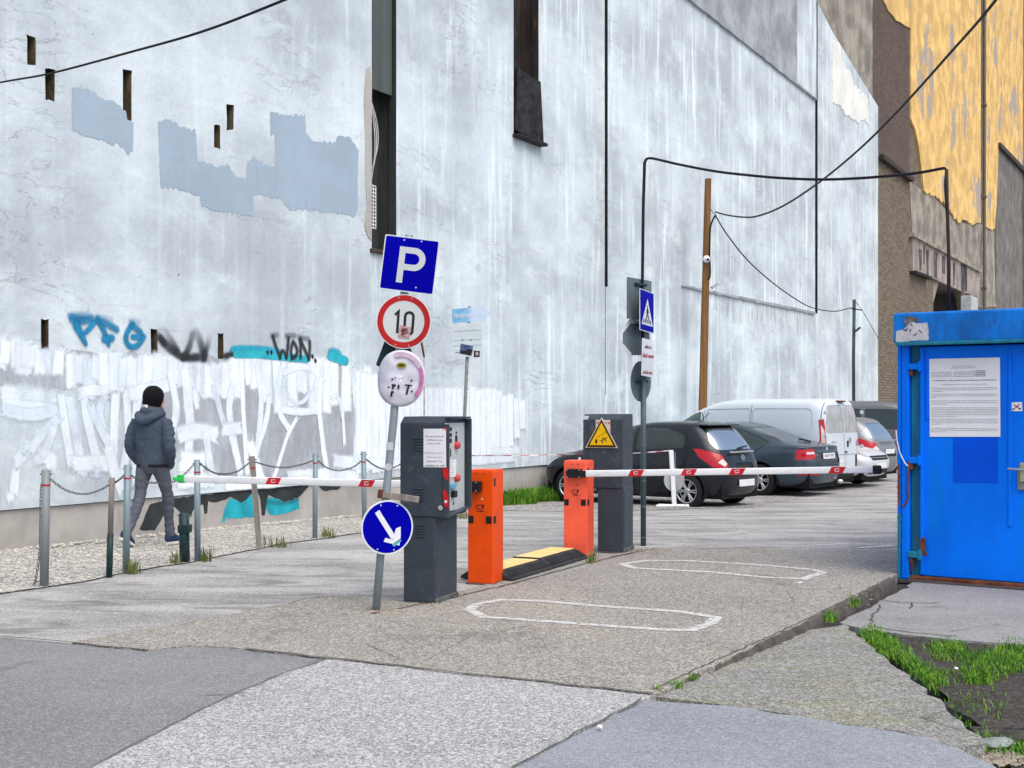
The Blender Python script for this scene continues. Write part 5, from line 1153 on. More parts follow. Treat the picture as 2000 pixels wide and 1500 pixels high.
bm = bmesh.new(); bbox(bm, -.03, .15, -.1, .1, -.03, .03, .01, Matrix.Translation(at(1392, 561, 29.9))@Matrix.Rotation(R(-35), 4, 'Y')); mkbm('floodlight', bm, plain('grey_lamp', (.35, .38, .4), .5), mast, world=True)
P = smooth_path([at(1398, 420, 29.6), at(1391, 432, 29.7), at(1387, 450, 29.8), at(1386, 500, 29.85), at(1387, 535, 29.85), at(1384, 546, 29.9)]); tube('mast_cable', P, .02, m_cable, mast, 6)
tube('mast_wire', [at(1386, 407, 29.85), at(1397, 420, 29.6)], .008, m_cable, mast, 5)
P = [at(1397, 414, 29.6), at(1420, 420, 28.8), at(1450, 424, 27.8), at(1480, 422, 26.6), at(1530, 402, 25), at(1600, 356, 22.5), at(1680, 290, 20), at(1760, 210, 18), at(1850, 110, 16), at(1945, 0, 14), at(2080, -190, 12)]
cable('overhead_cable', P, .019, 'thick twisted black cable rising to the upper right from the wooden mast')
bf = Vector((at(1668, 795, 42.0).x, 42.0, gz(42)))
mast2 = empty('thin_mast', bf, 0, 'thin dark green mast with small lamp by the far end of the wall', 'mast')
tube('shaft', [bf, at(1667, 700, 42.0), at(1668.5, 585, 42.0)], .055, plain('green_mast', (.05, .075, .065), .7, var=.4), mast2, 8)
bm = bmesh.new(); bbox(bm, -.0, .2, -.06, .06, -.03, .03, .01, Matrix.Translation(at(1671, 647, 41.9))@Matrix.Rotation(R(-40), 4, 'Y')); mkbm('mast_lamp', bm, m_green, mast2, world=True)
tube('bracket', [at(1662, 602, 41.95), at(1684, 606, 41.95)], .02, m_cable, mast2, 5); tube('stay_wire', [at(1672, 590, 41.95), at(1684, 606, 41.95), at(1716, 662, 43.5)], .010, m_cable, mast2, 5)
P = [at(1398, 422, 29.6), at(1420, 458, 30.5), at(1460, 508, 32), at(1510, 553, 34), at(1560, 588, 36.5), at(1590, 602, 38), at(1630, 608, 40), at(1662, 601, 41.9)]
cable('service_cable', P, .016, 'thin cable sagging from the wooden mast to the thin green mast')
P = [at(-120, 186, 8.6), at(0, 161, 8.2), at(100, 143, 7.9), at(250, 103, 7.5), at(400, 60, 7.1), at(560, -2, 6.7), at(760, -85, 6.3)]
cable('overhead_cable', P, [.0055+.003*i/36 for i in range(37)], 'thin black cable crossing the upper left corner in front of the wall')

# ------------------------------------------------------------------ blue container
CU = Vector((3650, -F, 0)).normalized(); CRZ = math.atan2(CU.y, CU.x)
cb = gp(1752, 1134, -.05); cont = empty('blue_container', cb, CRZ, 'weathered bright blue steel container with notice sheet on its door', 'container')
n = N('weathered_blue_paint')
c = n.mix(n.ramp(n.noise(1.6, 7, .62, (1, 1, .6)), .33, .68), (.0, .145, .78), (.0, .20, .98))
c = n.mix(n.math('MULTIPLY', n.ramp(n.noise(3.2, 7, .7, (1.6, 1, .22), (3, 1, 2)), .56, .74), .6), c, (.0, .19, .48))
c = n.mix(n.math('MULTIPLY', n.ramp(n.noise(26, 6, .75), .66, .72), .8), c, (.03, .05, .10))
n.set(c, .5, 0, .12); n.bump(n.math('ADD', n.noise(2.5, 5), n.math('MULTIPLY', n.noise(60, 4), .15)), .25, .03); m_cblue = n.m
m_ctop = plain('scuffed_blue_beam', (.002, .17, .62), .6, var=.35, scale=5, dirt=(.02, .05, .12), dirtamt=.8, st=(1, 1, .4))
m_teal = plain('worn_teal_edge', (.01, .19, .30), .6, var=.35, scale=9, st=(1, 1, .2), dirt=(.12, .05, .03), dirtamt=.6)
CH = 2.36
lc = local(cont)
def cpx(x, y, yl=0.0):                                  # pixel -> (x, z) on the container's front plane at local depth yl
    o = lc@Vector((0, yl, 0)); nrm = (lc.to_3x3()@Vector((0, -1, 0))); d = Vector(((x-1000)/F, 1, -(y-YH)/F)); t = (o-Vector((0, 0, H))).dot(nrm)/d.dot(nrm); p = Vector((0, 0, H))+d*t; q_ = lc.inverted()@p; return q_.x, q_.z
zt = cpx(1760, 612)[1]; zbm = cpx(1775, 671)[1]; xp = cpx(1775, 900)[0]; xd = cpx(1797, 900, .05)[0]; xL = cpx(1748, 640)[0]
CW = 2.44
box('corner_post', 0, xp, 0, .2, .02, zbm+.01, m_cblue, cont, .012); box('corner_post', CW-xp, CW, 0, .2, .02, zbm+.01, m_cblue, cont, .012)
box('header_beam', xL, CW+.03, -.06, .25, zbm, zt, m_ctop, cont, .02)
box('header_lip', xL+.03, CW+.02, -.085, -.05, zbm-.022, zbm+.012, m_teal, cont, .006)
box('side_wall', .01, .07, .2, 6.0, .05, zt-.04, m_cblue, cont, .005); box('side_wall', CW-.07, CW-.01, .2, 6.0, .05, zt-.04, m_cblue, cont, .005); box('roof', .02, CW-.02, .2, 6.0, zt-.06, zt-.02, m_ctop, cont, .005); box('back_wall', .02, CW-.02, 5.95, 6.0, .05, zt-.05, m_cblue, cont, .005)
box('sill', 0, CW, .02, .2, -.02, .055, m_rust, cont, .01); box('sill_rail', 0, CW, -.03, .04, -.015, .018, plain('dark_sill_rail', (.07, .07, .07), .7), cont, .004)
box('door_jamb', xp+.003, xd-.004, .06, .15, .03, zbm, m_teal, cont, .006)
box('post_seam', xp*.36, xp*.40, -.003, .01, .05, zbm-.02, m_sblue, cont, 0)
door = box('door', xd, CW-.2, .035, .085, .06, zbm-.03, m_cblue, cont, .008)
x1, z1 = cpx(1812, 690, .03); x2, z2 = cpx(1982, 690, .03)
for x0, w_ in ((xd+.012, .03),): box('door_edge_rail', x0, x0+w_, .012, .04, .07, zbm-.04, m_cblue, cont, .006)
xa = cpx(1969, 800, .03)[0]; box('door_panel_rib', xa, xa+.03, .022, .04, .55, zbm-.1, m_cblue, cont, .006)
za_ = cpx(1800, 818, .03)[1]; box('door_panel_rib', xd+.06, xd+.09, .024, .04, za_, zbm-.12, m_cblue, cont, .006)
for y in (716, 899, 1083):
    xx, zz = cpx(1780, y, 0); bm = bmesh.new(); bbox(bm, xp-.01, xp+.10, -.012, .05, zz-.028, zz+.028, .006); bbox(bm, xp+.085, xp+.115, -.02, .05, zz-.045, zz+.045, .006); mkbm('hinge', bm, m_cblue if y != 1083 else m_teal, cont)
    bm = bmesh.new(); bbox(bm, xp+.005, xp+.035, .0, .055, zz-.085, zz-.03, .004); mkbm('hinge_pin', bm, m_rust, cont)
def cquad(name, pts, yl, mat): return mk(name, [(cpx(x, y, yl)[0], yl, cpx(x, y, yl)[1]) for x, y in pts], [tuple(range(len(pts)))], mat, cont)
cquad('repainted_patch', [(1862, 850), (1949, 848), (1949, 943), (1862, 941)], .031, plain('deep_blue_patch', (.0, .085, .70), .5, var=.10, spec=.1))
sheet = cquad('notice_sheet', [(1815, 701), (1953, 698), (1954, 853), (1816, 853)], .028, m_paper)
x0, _ = cpx(1815, 780, .026); x1, _ = cpx(1953, 780, .026); zz0 = cpx(1884, 853, .026)[1]; zz1 = cpx(1884, 700, .026)[1]; hh = zz1-zz0
rows = [(.90, .33, .66), (.875, .31, .68)]+[(.825-.02*i, .03, .32) for i in range(4)]+[(.825-.02*i, .35, .62) for i in range(4)]+[(.83-.02*i, .62, .80) for i in range(4)]+[(.665, .18, .82)]
for y, k in ((.62, 3), (.54, 3), (.455, 3), (.365, 6), (.22, 4), (.10, 3)): rows += [(y-.022*i, .03, .97 if i < k-1 else random.uniform(.1, .55)) for i in range(k)]
MF = frame((0, .0265, 0), (1, 0, 0), (0, 0, 1))
print_lines('notice_print', MF, x0, x1, [(zz0+a*hh, b, c_) for a, b, c_ in rows], 0, m_inkg, cont, .0085, world=False, seed=8)
print_lines('notice_heading', MF, x0, x1, [(zz0+.715*hh, .05, .95)], 0, m_ink, cont, .0125, world=False, seed=9)
print_lines('notice_stamp', MF, x0, x1, [(zz0+(.835-.022*i)*hh, .66, .8) for i in range(4)], 0, m_ink, cont, .010, world=False, seed=10)
cquad('small_sticker', [(1976, 786), (1996, 785), (1997, 803), (1976, 803)], .031, m_paper)
for L, m in (([(1980, 790), (1992, 798)], m_sred), ([(1992, 789), (1980, 799)], m_sred)):
    (a, b), (c_, d) = cpx(*L[0], .029), cpx(*L[1], .029); band('sticker_cross', [(a, b), (c_, d)], .007, frame((0, .029, 0), (1, 0, 0), (0, 0, 1)), .001, m, cont, world=False)
for x, y in ((1979, 799), (1992, 798)): a, b = cpx(x, y, .029); flat('sticker_print', circ(.01, 10, a, b, .006), frame((0, .029, 0), (1, 0, 0), (0, 0, 1)), .002, m_sblack, cont, world=False)
# lock and handle at the right edge of the view
a, b = cpx(1996, 930, .03); box('lock_plate', a-.035, a+.05, .015, .04, b-.12, b+.08, plain('scratched_plate', (.26, .28, .24), .6, .3, var=.3), cont, .004); box('lock_case', a-.01, a+.04, -.02, .02, b-.05, b+.12, plain('brass_lock', (.42, .38, .24), .5, .4, var=.2), cont, .008)
bm = bmesh.new(); tube_pts(bm, [(a+.02, -.02, b+.06), (a+.0, -.055, b+.06), (a-.10, -.055, b+.066)], .010, 8); mkbm('door_handle', bm, m_galv, cont)
# rust, scraped corner and cable on the post
def csheet(name, pts, yl, mat, seed=1):
    rr = random.Random(seed); P = []
    for i in range(len(pts)):
        p, q_ = Vector(cpx(*pts[i], yl)), Vector(cpx(*pts[(i+1) % len(pts)], yl)); n_ = max(1, int((q_-p).length/.02))
        P += [p+(q_-p)*(k/n_)+(Vector((rr.uniform(-.005, .005), rr.uniform(-.005, .005))) if k else Vector((0, 0))) for k in range(n_)]
    return mk(name, [(p.x, yl, p.y) for p in P], tessellate_polygon([[Vector((p.x, p.y, 0)) for p in P]]), mat, cont)
csheet('rust_patch', [(1797, 1052), (1808, 1050), (1808, 1075), (1812, 1085), (1797, 1085)], .0095, m_rust, 2); csheet('rust_patch', [(1777, 1095), (1785, 1095), (1784, 1112), (1778, 1118)], .0045, m_rust, 3)
csheet('rust_patch', [(1753, 905), (1757, 910), (1758, 960), (1756, 995), (1753, 980)], -.0145, m_rust, 4)
csheet('teal_wear', [(1753, 1000), (1760, 1005), (1759, 1129), (1753, 1129)], -.0135, m_teal, 5)
csheet('scraped_corner', [(1768, 640), (1775, 625), (1790, 632), (1812, 630), (1814, 664), (1766, 667), (1750, 668), (1750, 648)], -.0625, plain('scraped_primer', (.55, .53, .56), .7, var=.2, scale=14, dirt=(.30, .17, .12), dirtamt=.7), 6)
csheet('scraped_corner_dark', [(1766, 622), (1775, 616), (1790, 620), (1800, 626), (1778, 630), (1768, 640)], -.0635, plain('grey_primer', (.16, .15, .16), .7, var=.5, scale=18), 7)
for L in ([(1764, 643), (1770, 646), (1772, 640)], [(1778, 632), (1782, 636)], [(1784, 656), (1790, 652)], [(1795, 644), (1800, 650)], [(1776, 648), (1780, 642)]): band('corner_scrawl', [cpx(x, y, -.065) for x, y in L], .008, frame((0, -.065, 0), (1, 0, 0), (0, 0, 1)), .001, m_sblack, cont, world=False)
P = []
for x, y in ((1750, 840), (1752, 860), (1758, 885), (1768, 905), (1774, 910)): a, b = cpx(x, y, -.02); P.append((a, -.02, b))
bm = bmesh.new(); tube_pts(bm, smooth_path(P), .006, 6); mkbm('loose_wire', bm, m_swhite, cont)
P = []
for x, y in ((1775, 900), (1773, 950), (1774, 970), (1768, 984), (1762, 988)): a, b = cpx(x, y, -.01); P.append((a, -.01, b))
bm = bmesh.new(); tube_pts(bm, smooth_path(P), .009, 6); mkbm('hanging_strap', bm, m_rust, cont)
# mast on the container roof that carries the cable
Ym = Yc; bmast = at(1853, 606, Ym); bmast.z = cb.z+zt-.03; cm = empty('roof_mast', bmast, 0, 'thin rusty mast standing on the blue container holding the cable', 'mast')
tube('shaft', [bmast, at(1853, 500, Ym), at(1850, 400, Ym), at(1849, 331, Ym)], .017, plain('maroon_rust', (.045, .02, .02), .6, var=.5, scale=8), cm, 8); tube('taped_cable', [at(1848, 334, Ym-.01), at(1846, 360, Ym-.01), at(1848, 395, Ym-.01), at(1850, 420, Ym)], .012, m_cable, cm, 6)
P = at(1885, 605, 13.2); P.z = cb.z+zt-.021; o = empty('roof_tarpaulin', P, CRZ, 'crumpled black sheeting lying on the container roof', 'tarpaulin')
bm = bmesh.new(); bmesh.ops.create_icosphere(bm, subdivisions=3, radius=1)
for v in bm.verts: v.co = Vector((v.co.x*.26, v.co.y*.2, max(0, v.co.z)*.05+.012*noise.noise(v.co*3)*(v.co.z > 0)))
mkbm('sheeting', bm, plain('tarpaulin_black', (.05, .045, .045), .6), o, True)
# ================================================================== VEHICLES
def paint(name, c, rough=.25, metal=.0, dirt=.12):
    n = N(name); d = n.math('MULTIPLY', n.ramp(n.noise(2.2, 7, .7), .45, .75), dirt)
    n.set(n.mix(d, c, (.30, .28, .25)), n.math('ADD', rough, n.math('MULTIPLY', n.noise(3, 4), .12)), metal, .3, coat=.25); n.b.inputs['Coat Roughness'].default_value = .06
    return n.m
m_glass = N('car_glass'); m_glass = m_glass.set((.022, .034, .034), .05, 0, .6)
m_glass2 = N('sloped_rear_glass'); m_glass2 = m_glass2.set((.42, .48, .53), .08, .85, .6)
m_glassg = N('tinted_cab_glass'); m_glassg = m_glassg.set((.03, .085, .07), .06, 0, .8, coat=.6)
m_glass3 = N('tinted_rear_glass'); m_glass3 = m_glass3.set((.15, .18, .20), .1, .8, .6)
m_trim = plain('black_trim', (.014, .015, .016), .55, var=.2)
m_under = plain('underbody', (.006, .006, .007), .9)
m_tyre = plain('tyre_rubber', (.018, .018, .019), .8, var=.25)
m_alloy = plain('alloy_rim', (.50, .51, .52), .3, .8, var=.1)
m_tail = N('tail_lamp_red'); m_tail = m_tail.set((.42, .004, .010), .15, 0, .4, coat=.3)
m_clear = N('clear_lamp'); m_clear = m_clear.set((.62, .55, .52), .12, 0, .6, coat=1.0)
m_lampd = N('head_lamp'); m_lampd = m_lampd.set((.45, .48, .50), .1, .3, .6, coat=1.0)
m_chrome = plain('chrome', (.65, .66, .67), .15, .9, var=.05, bump=0)
m_plate = plain('number_plate', (.72, .73, .74), .4, var=.04)
m_seam = plain('shut_line', (.01, .01, .011), .9, bump=0)
def catmull(keys, n):
    K = np.array(keys, float); m = len(K); out = []
    for s in np.linspace(0, m-1-1e-9, n):
        i = int(s); t = s-i; p0, p1, p2, p3 = K[max(i-1, 0)], K[i], K[i+1], K[min(i+2, m-1)]
        q_ = .5*((2*p1)+(p2-p0)*t+(2*p0-5*p1+4*p2-p3)*t*t+(3*p1-p0-3*p2+p3)*t**3)
        q_[0] = min(max(q_[0], min(p1[0], p2[0])), max(p1[0], p2[0])); out.append(q_)
    return out
def body_bm(keys, nz=56, K=132):
    bm = bmesh.new(); rows = []
    rings = catmull(keys, nz)
    for z, xf, xr, w_, e in rings:
        a = np.linspace(0, 2*np.pi, 4001); c, s = np.cos(a), np.sin(a)
        x = (xf+xr)/2+(xf-xr)/2*np.sign(c)*np.abs(c)**(2/e); y = w_*np.sign(s)*np.abs(s)**(2/e)
        L = np.concatenate([[0], np.cumsum(np.hypot(np.diff(x), np.diff(y)))]); t = np.linspace(0, L[-1], K+1)[:-1]
        rows.append([bm.verts.new((xx, yy, z)) for xx, yy in zip(np.interp(t, L, x), np.interp(t, L, y))])
    for i in range(len(rows)-1):
        for k in range(K): bm.faces.new((rows[i][k], rows[i][(k+1) % K], rows[i+1][(k+1) % K], rows[i+1][k]))
    c = bm.verts.new((sum(v.co.x for v in rows[-1])/K, 0, keys[-1][0]+.003))
    for k in range(K): bm.faces.new((rows[-1][k], rows[-1][(k+1) % K], c))
    bm.faces.new(rows[0][::-1])
    bm.normal_update(); return bm
def cut_region(bm, view, poly):
    """cut the outline (p, z) into the faces that look towards view, return the faces inside"""
    v = Vector((view[0], view[1], 0)).normalized(); tn = Vector((-v.y, v.x, 0))       # p axis
    ps = [p for p, _ in poly]; zs = [z for _, z in poly]; m = .02
    def cand(src):
        out = []
        for f in src:
            if f.normal.dot(v) < .12: continue
            P = [(q_.co.dot(tn), q_.co.z) for q_ in f.verts]
            if max(a for a, _ in P) < min(ps)-m or min(a for a, _ in P) > max(ps)+m or max(b for _, b in P) < min(zs)-m or min(b for _, b in P) > max(zs)+m: continue
            out.append(f)
        return out
    fs = cand(bm.faces)
    for i in range(len(poly)):
        (p1, z1), (p2, z2) = poly[i], poly[(i+1) % len(poly)]
        e = tn*(p2-p1)+Vector((0, 0, z2-z1)); nrm = v.cross(e)
        if nrm.length < 1e-6: continue
        ge = list({e_ for f in fs for e_ in f.edges}); gv_ = list({q_ for f in fs for q_ in f.verts})
        rs_ = bmesh.ops.bisect_plane(bm, geom=gv_+ge+fs, dist=1e-5, plane_co=tn*p1+Vector((0, 0, z1)), plane_no=nrm)
        fs = cand([g for g in rs_['geom'] if isinstance(g, bmesh.types.BMFace)])
    res = []
    for f in fs:
        c = f.calc_center_median()
        if inpoly(c.dot(tn), c.z, poly): res.append(f)
    return res
def take(bm, faces, name, mat, parent, off=0.0):
    """lift faces out of the body into a part of their own"""
    b2_ = bmesh.new(); mp = {}
    for f in faces:
        vs = []
        for v in f.verts:
            if v not in mp: mp[v] = b2_.verts.new(v.co-v.normal*off)
            vs.append(mp[v])
        b2_.faces.new(vs)
    bmesh.ops.delete(bm, geom=faces, context='FACES')
    b2_.normal_update(); me = bpy.data.meshes.new(name); b2_.to_mesh(me); b2_.free()
    return link(name, me, mat, parent, True)
def rnd(poly, r, n=3):                                  # round the corners of an outline
    out = []
    m = len(poly)
    for i in range(m):
        a, b, c = Vector(poly[i-1]), Vector(poly[i]), Vector(poly[(i+1) % m]); d1, d2 = (a-b), (c-b); k = min(r, d1.length*.45, d2.length*.45); p, q_ = b+d1.normalized()*k, b+d2.normalized()*k
        for j in range(n+1): t = j/n; out.append(tuple(p*(1-t)**2+b*2*t*(1-t)+q_*t*t))
    return out
def wheel(parent, x, y, r_, wd, rim_r, side, spokes=6, dark=False):
    o = bmesh.new(); prof = [(rim_r*.98, -wd/2), (rim_r*1.05, -wd/2-.004), (r_*.93, -wd/2+.0), (r_*.985, -wd/2+.02), (r_, -wd/2+.05), (r_, wd/2-.05), (r_*.985, wd/2-.02), (r_*.93, wd/2), (rim_r*1.05, wd/2+.004), (rim_r*.98, wd/2)]
    Mw = Matrix.Translation((x, y, r_))@Matrix.Rotation(-side*math.pi/2, 4, 'X')
    lathe(o, prof, 40, Mw); w_ = mkbm('wheel', o, m_tyre, parent, True)
    o = bmesh.new(); lathe(o, [(rim_r*1.0, wd/2-.002), (rim_r*.93, wd/2-.006), (rim_r*.9, wd/2-.05), (0, wd/2-.06)], 40, Mw); mkbm('rim_well', o, m_under, w_, True)
    o = bmesh.new(); lathe(o, [(rim_r*1.005, wd/2+.001), (rim_r*.96, wd/2+.003), (rim_r*.91, wd/2-.012), (rim_r*.90, wd/2-.03)], 40, Mw)
    lathe(o, [(rim_r*.30, wd/2-.045), (rim_r*.27, wd/2-.016), (rim_r*.12, wd/2-.010), (0, wd/2-.010)], 20, Mw)
    for k in range(spokes):
        for dd in (-.13, .13):
            a = 2*math.pi*k/spokes+dd; a2 = 2*math.pi*k/spokes+dd*1.25
            p, q_ = Vector((math.cos(a2)*rim_r*.22, math.sin(a2)*rim_r*.22, wd/2-.022)), Vector((math.cos(a)*rim_r*.93, math.sin(a)*rim_r*.93, wd/2-.016)); t = Vector((-math.sin(a), math.cos(a), 0)); h_ = Vector((0, 0, 1)); hw_ = rim_r*.052
            vv = [o.verts.new(Mw@(c+t*s_*hw_+h_*z_)) for c in (p, q_) for s_, z_ in ((-1, -.02), (1, -.02), (1, .006), (-1, .006))]
            for f in ((0, 1, 5, 4), (1, 2, 6, 5), (2, 3, 7, 6), (3, 0, 4, 7)): o.faces.new([vv[i] for i in f])
    mkbm('rim', o, m_alloy if not dark else plain('dull_hubcap', (.2, .2, .21), .5, .5), w_, True)
    return w_
HD = Vector((-.78, .63, 0)).normalized(); HL = Vector((-HD.y, HD.x, 0)); HRZ = math.atan2(HD.y, HD.x)
def car(name, label, cat, loc, rz, keys, pm, regions, wheels, r_, wd, rim_r, low=None, seams=(), hub=False, arch=.055, group='parked vehicles'):
    o = empty(name, loc, rz, label, cat, group)
    bm = body_bm(keys)
    # wheel arches
    for wx in wheels:
        for s in (1, -1):
            ra_ = r_+arch; pl = [(-(s)*(wx+ra_*math.cos(a)), r_+ra_*math.sin(a)) for a in np.linspace(0, math.pi, 15)]+[(-(s)*(wx-ra_), -.1), (-(s)*(wx+ra_), -.1)]
            fs = cut_region(bm, (0, s), pl)
            bmesh.ops.delete(bm, geom=fs, context='FACES')
    for (nm, view, poly, mat, off) in regions:
        fs = cut_region(bm, view, poly)
        if fs: take(bm, fs, nm, mat, o, off)
    for view, L, w_ in seams:                           # shut lines: narrow strips cut out and set back
        Lp, Rp = stroke_poly(L, w_)
        for i in range(len(Lp)-1):
            fs = cut_region(bm, view, [tuple(Lp[i]), tuple(Lp[i+1]), tuple(Rp[i+1]), tuple(Rp[i])])
            if fs: take(bm, fs, 'shut_line', m_seam, o, .008)
    if low:
        fs = [f for f in bm.faces if f.calc_center_median().z < low]
        if fs: take(bm, fs, 'lower_bumper', m_trim, o, 0)
    bm.normal_update(); me = bpy.data.meshes.new('body'); bm.to_mesh(me); bm.free(); link('body', me, pm, o, True)
    W_ = max(k[3] for k in keys); xf = max(k[1] for k in keys); xr = min(k[2] for k in keys)
    bm = bmesh.new(); bbox(bm, xr+.12, xf-.15, -W_+.24, W_-.24, .17, .62)
    for wx in wheels:
        for s in (1, -1): pass
    mkbm('underbody', bm, m_under, o)
    bm = bmesh.new()
    for wx in wheels:                                   # liners behind the wheels
        bbox(bm, wx-r_-arch, wx+r_+arch, -W_+.03, W_-.03, r_+.12, r_*2+.02) if False else None
    bm.free()
    for wx in wheels:
        for s in (1, -1):
            bm = bmesh.new(); ra_ = r_+arch+.004; n_ = 14; v0, v1 = [], []
            for a in np.linspace(-.25, math.pi+.25, n_): v0.append(bm.verts.new((wx+ra_*math.cos(a), s*(W_-.012), r_+ra_*math.sin(a)))); v1.append(bm.verts.new((wx+ra_*math.cos(a), s*(W_-.26), r_+ra_*math.sin(a))))
            for k in range(n_-1): bm.faces.new((v0[k], v0[k+1], v1[k+1], v1[k]))
            bm.faces.new(v1); mkbm('wheel_liner', bm, m_under, o)
            wheel(o, wx, s*(W_-.02-wd/2), r_, wd, rim_r, s, dark=hub)
    return o
SIDE = (0, 1); REAR = (-1, 0)
# side view p axis = -x for view +y ; +x for view -y ; rear view p axis: tn=(-v.y, v.x) = (0,-1) -> p = -y
def sidep(L): return [(-x, z) for x, z in L]
def rearp(L): return [(-y, z) for y, z in L]
def both(nm, L, mat, off): return [(nm, (0, 1), [(-x, z) for x, z in L], mat, off), (nm, (0, -1), [(x, z) for x, z in L], mat, off)]
def diag(nm, L3, mat, off, s):                         # outline given as 3d points round a rear corner
    v = Vector((-1, s*.75, 0)).normalized(); tn = Vector((-v.y, v.x, 0)); return (nm, (v.x, v.y), [(Vector((x, y, 0)).dot(tn), z) for x, y, z in L3], mat, off)
# --- black hatchback
hk = [(.17, 1.80, -1.70, .70, 4), (.24, 1.97, -1.84, .79, 4.2), (.40, 2.05, -1.91, .835, 4.4), (.56, 2.06, -1.925, .852, 4.6), (.70, 1.99, -1.90, .856, 4.8), (.80, 1.84, -1.86, .85, 5), (.88, 1.58, -1.825, .838, 5), (.95, 1.26, -1.79, .818, 5), (1.02, 1.05, -1.755, .795, 5), (1.12, .86, -1.70, .765, 4.6), (1.24, .60, -1.61, .72, 4.4), (1.35, .32, -1.50, .675, 4.2), (1.43, .04, -1.385, .62, 4), (1.475, -.25, -1.22, .53, 3.6), (1.49, -.5, -1.0, .36, 3)]
hr = both('side_window', rnd([(.82, .99), (.55, 1.23), (.22, 1.385), (-.10, 1.40), (-.10, 1.0)], .03), m_glass, .006)+both('side_window', rnd([(-.17, 1.0), (-.17, 1.40), (-.75, 1.385), (-1.10, 1.27), (-1.21, 1.12), (-1.13, 1.04)], .06), m_glass, .006)
hr += [('rear_window', REAR, rearp(rnd([(-.60, 1.01), (.60, 1.01), (.62, 1.15), (.50, 1.38), (-.50, 1.38), (-.62, 1.15)], .07)), m_glass2, .005)]
for s in (1, -1):
    hr += [diag('reversing_light', [(-1.83, .60*s, .86), (-1.88, .53*s, .78), (-1.88, .60*s, .73), (-1.80, .70*s, .80)], m_clear, .0, s)]
    hr += [diag('tail_light', [(-1.42, .84*s, 1.03), (-1.56, .84*s, 1.03), (-1.80, .58*s, .93), (-1.9, .52*s, .74), (-1.9, .60*s, .66), (-1.78, .80*s, .72), (-1.55, .855*s, .88)], m_tail, .002, s)]
    hr += [('head_light', (1, .8*s), [(Vector((x, y, 0)).dot(Vector((-.8*s, 1, 0)).normalized()), z) for x, y, z in ((1.55, .82*s, .86), (1.85, .70*s, .80), (2.0, .45*s, .66), (1.9, .74*s, .66))], m_lampd, .004)]
hr += [('plate_recess', REAR, rearp(rnd([(-.30, .60), (.30, .60), (.30, .78), (-.30, .78)], .03)), m_trim, .012)]
hs_ = [((0, 1), sidep([(-.135, 1.0), (-.12, .75), (-.16, .36)]), .010), ((0, 1), sidep([(.90, .96), (.92, .6), (.88, .34)]), .010), ((-1, 0), rearp([(-.72, .64), (.72, .64)]), .010)]
m_blackcar = paint('black_car_paint', (.008, .011, .016), .2, dirt=.03)
pr, pf_ = gp(1346, 990), gp(1093, 976)
hloc = pr+HD*1.23-HL*.74; hloc.z = gz(hloc.y)
hatch = car('black_hatchback', 'black hatchback parked nose to the wall behind the white sign stand', 'car', hloc, HRZ, hk, m_blackcar, hr, (1.28, -1.23), .302, .19, .205, seams=hs_)
def bolt_on(o, nm, M, poly, z, mat): return flat(nm, poly, M, z, mat, o, world=False)
def rear_frame(x, y, z, tilt=0): return frame((x, y, z), (0, -1, 0), (math.sin(tilt), 0, math.cos(tilt)))
def bumper_plate(o, x, z, txt=None, hw_=.26, hh_=.055, y=0.0, tilt=.0):
    M = rear_frame(x, y, z, tilt); p = plate('number_plate', rrect(hw_, hh_, .012), M, .012, m_plate, None, world=False); p.parent = o
    if txt: text('plate_number', txt, hw_*1.6, hh_*1.25, M, .002, m_ink, p, .02, world=False)
bumper_plate(hatch, -1.945, .44, None, .26, .058)
bm = bmesh.new(); bbox(bm, -1.86, -1.82, -.40, .40, .955, .985, .008, Matrix.Identity(4)); mkbm('chrome_strip', bm, m_chrome, hatch)
bm = bmesh.new(); tube_pts(bm, [(-1.81, .0, 1.0), (-1.80, .08, 1.03), (-1.785, -.12, 1.05), (-1.78, -.28, 1.06)], .013, 6); mkbm('rear_wiper', bm, m_trim, hatch)
band('round_emblem', arc(0, 0, .045, 0, 330, 20), .012, rear_frame(-1.865, -.0, .87, .2), 0, m_chrome, hatch, world=False); band('round_emblem', [(-.06, .0), (-.01, .012), (.01, -.012), (.06, 0)], .012, rear_frame(-1.866, 0, .87, .2), 0, m_chrome, hatch, world=False)
for s in (1, -1):
    bm = bmesh.new(); bmesh.ops.create_icosphere(bm, subdivisions=2, radius=1)
    for v in bm.verts: v.co = Vector((v.co.x*.07+.78, v.co.y*.10+s*.93, v.co.z*.075+1.02))
    mkbm('wing_mirror', bm, m_blackcar, hatch, True)
    bm = bmesh.new(); bbox(bm, -.06-.06, -.06+.06, s*.852-.012, s*.852+.016, .80, .825, .006); bbox(bm, -.10, .06, s*.868-.004, s*.868+.016, .80, .82, .005); mkbm('door_handle', bm, m_blackcar, hatch)
bm = bmesh.new(); bbox(bm, -1.50, -1.30, -.55, .55, 1.418, 1.44, .01); mkbm('roof_spoiler', bm, m_blackcar, hatch)
tube('roof_aerial', [(-1.0, .0, 1.48), (-1.2, 0, 1.64)], .006, m_trim, hatch, 6, world=False)
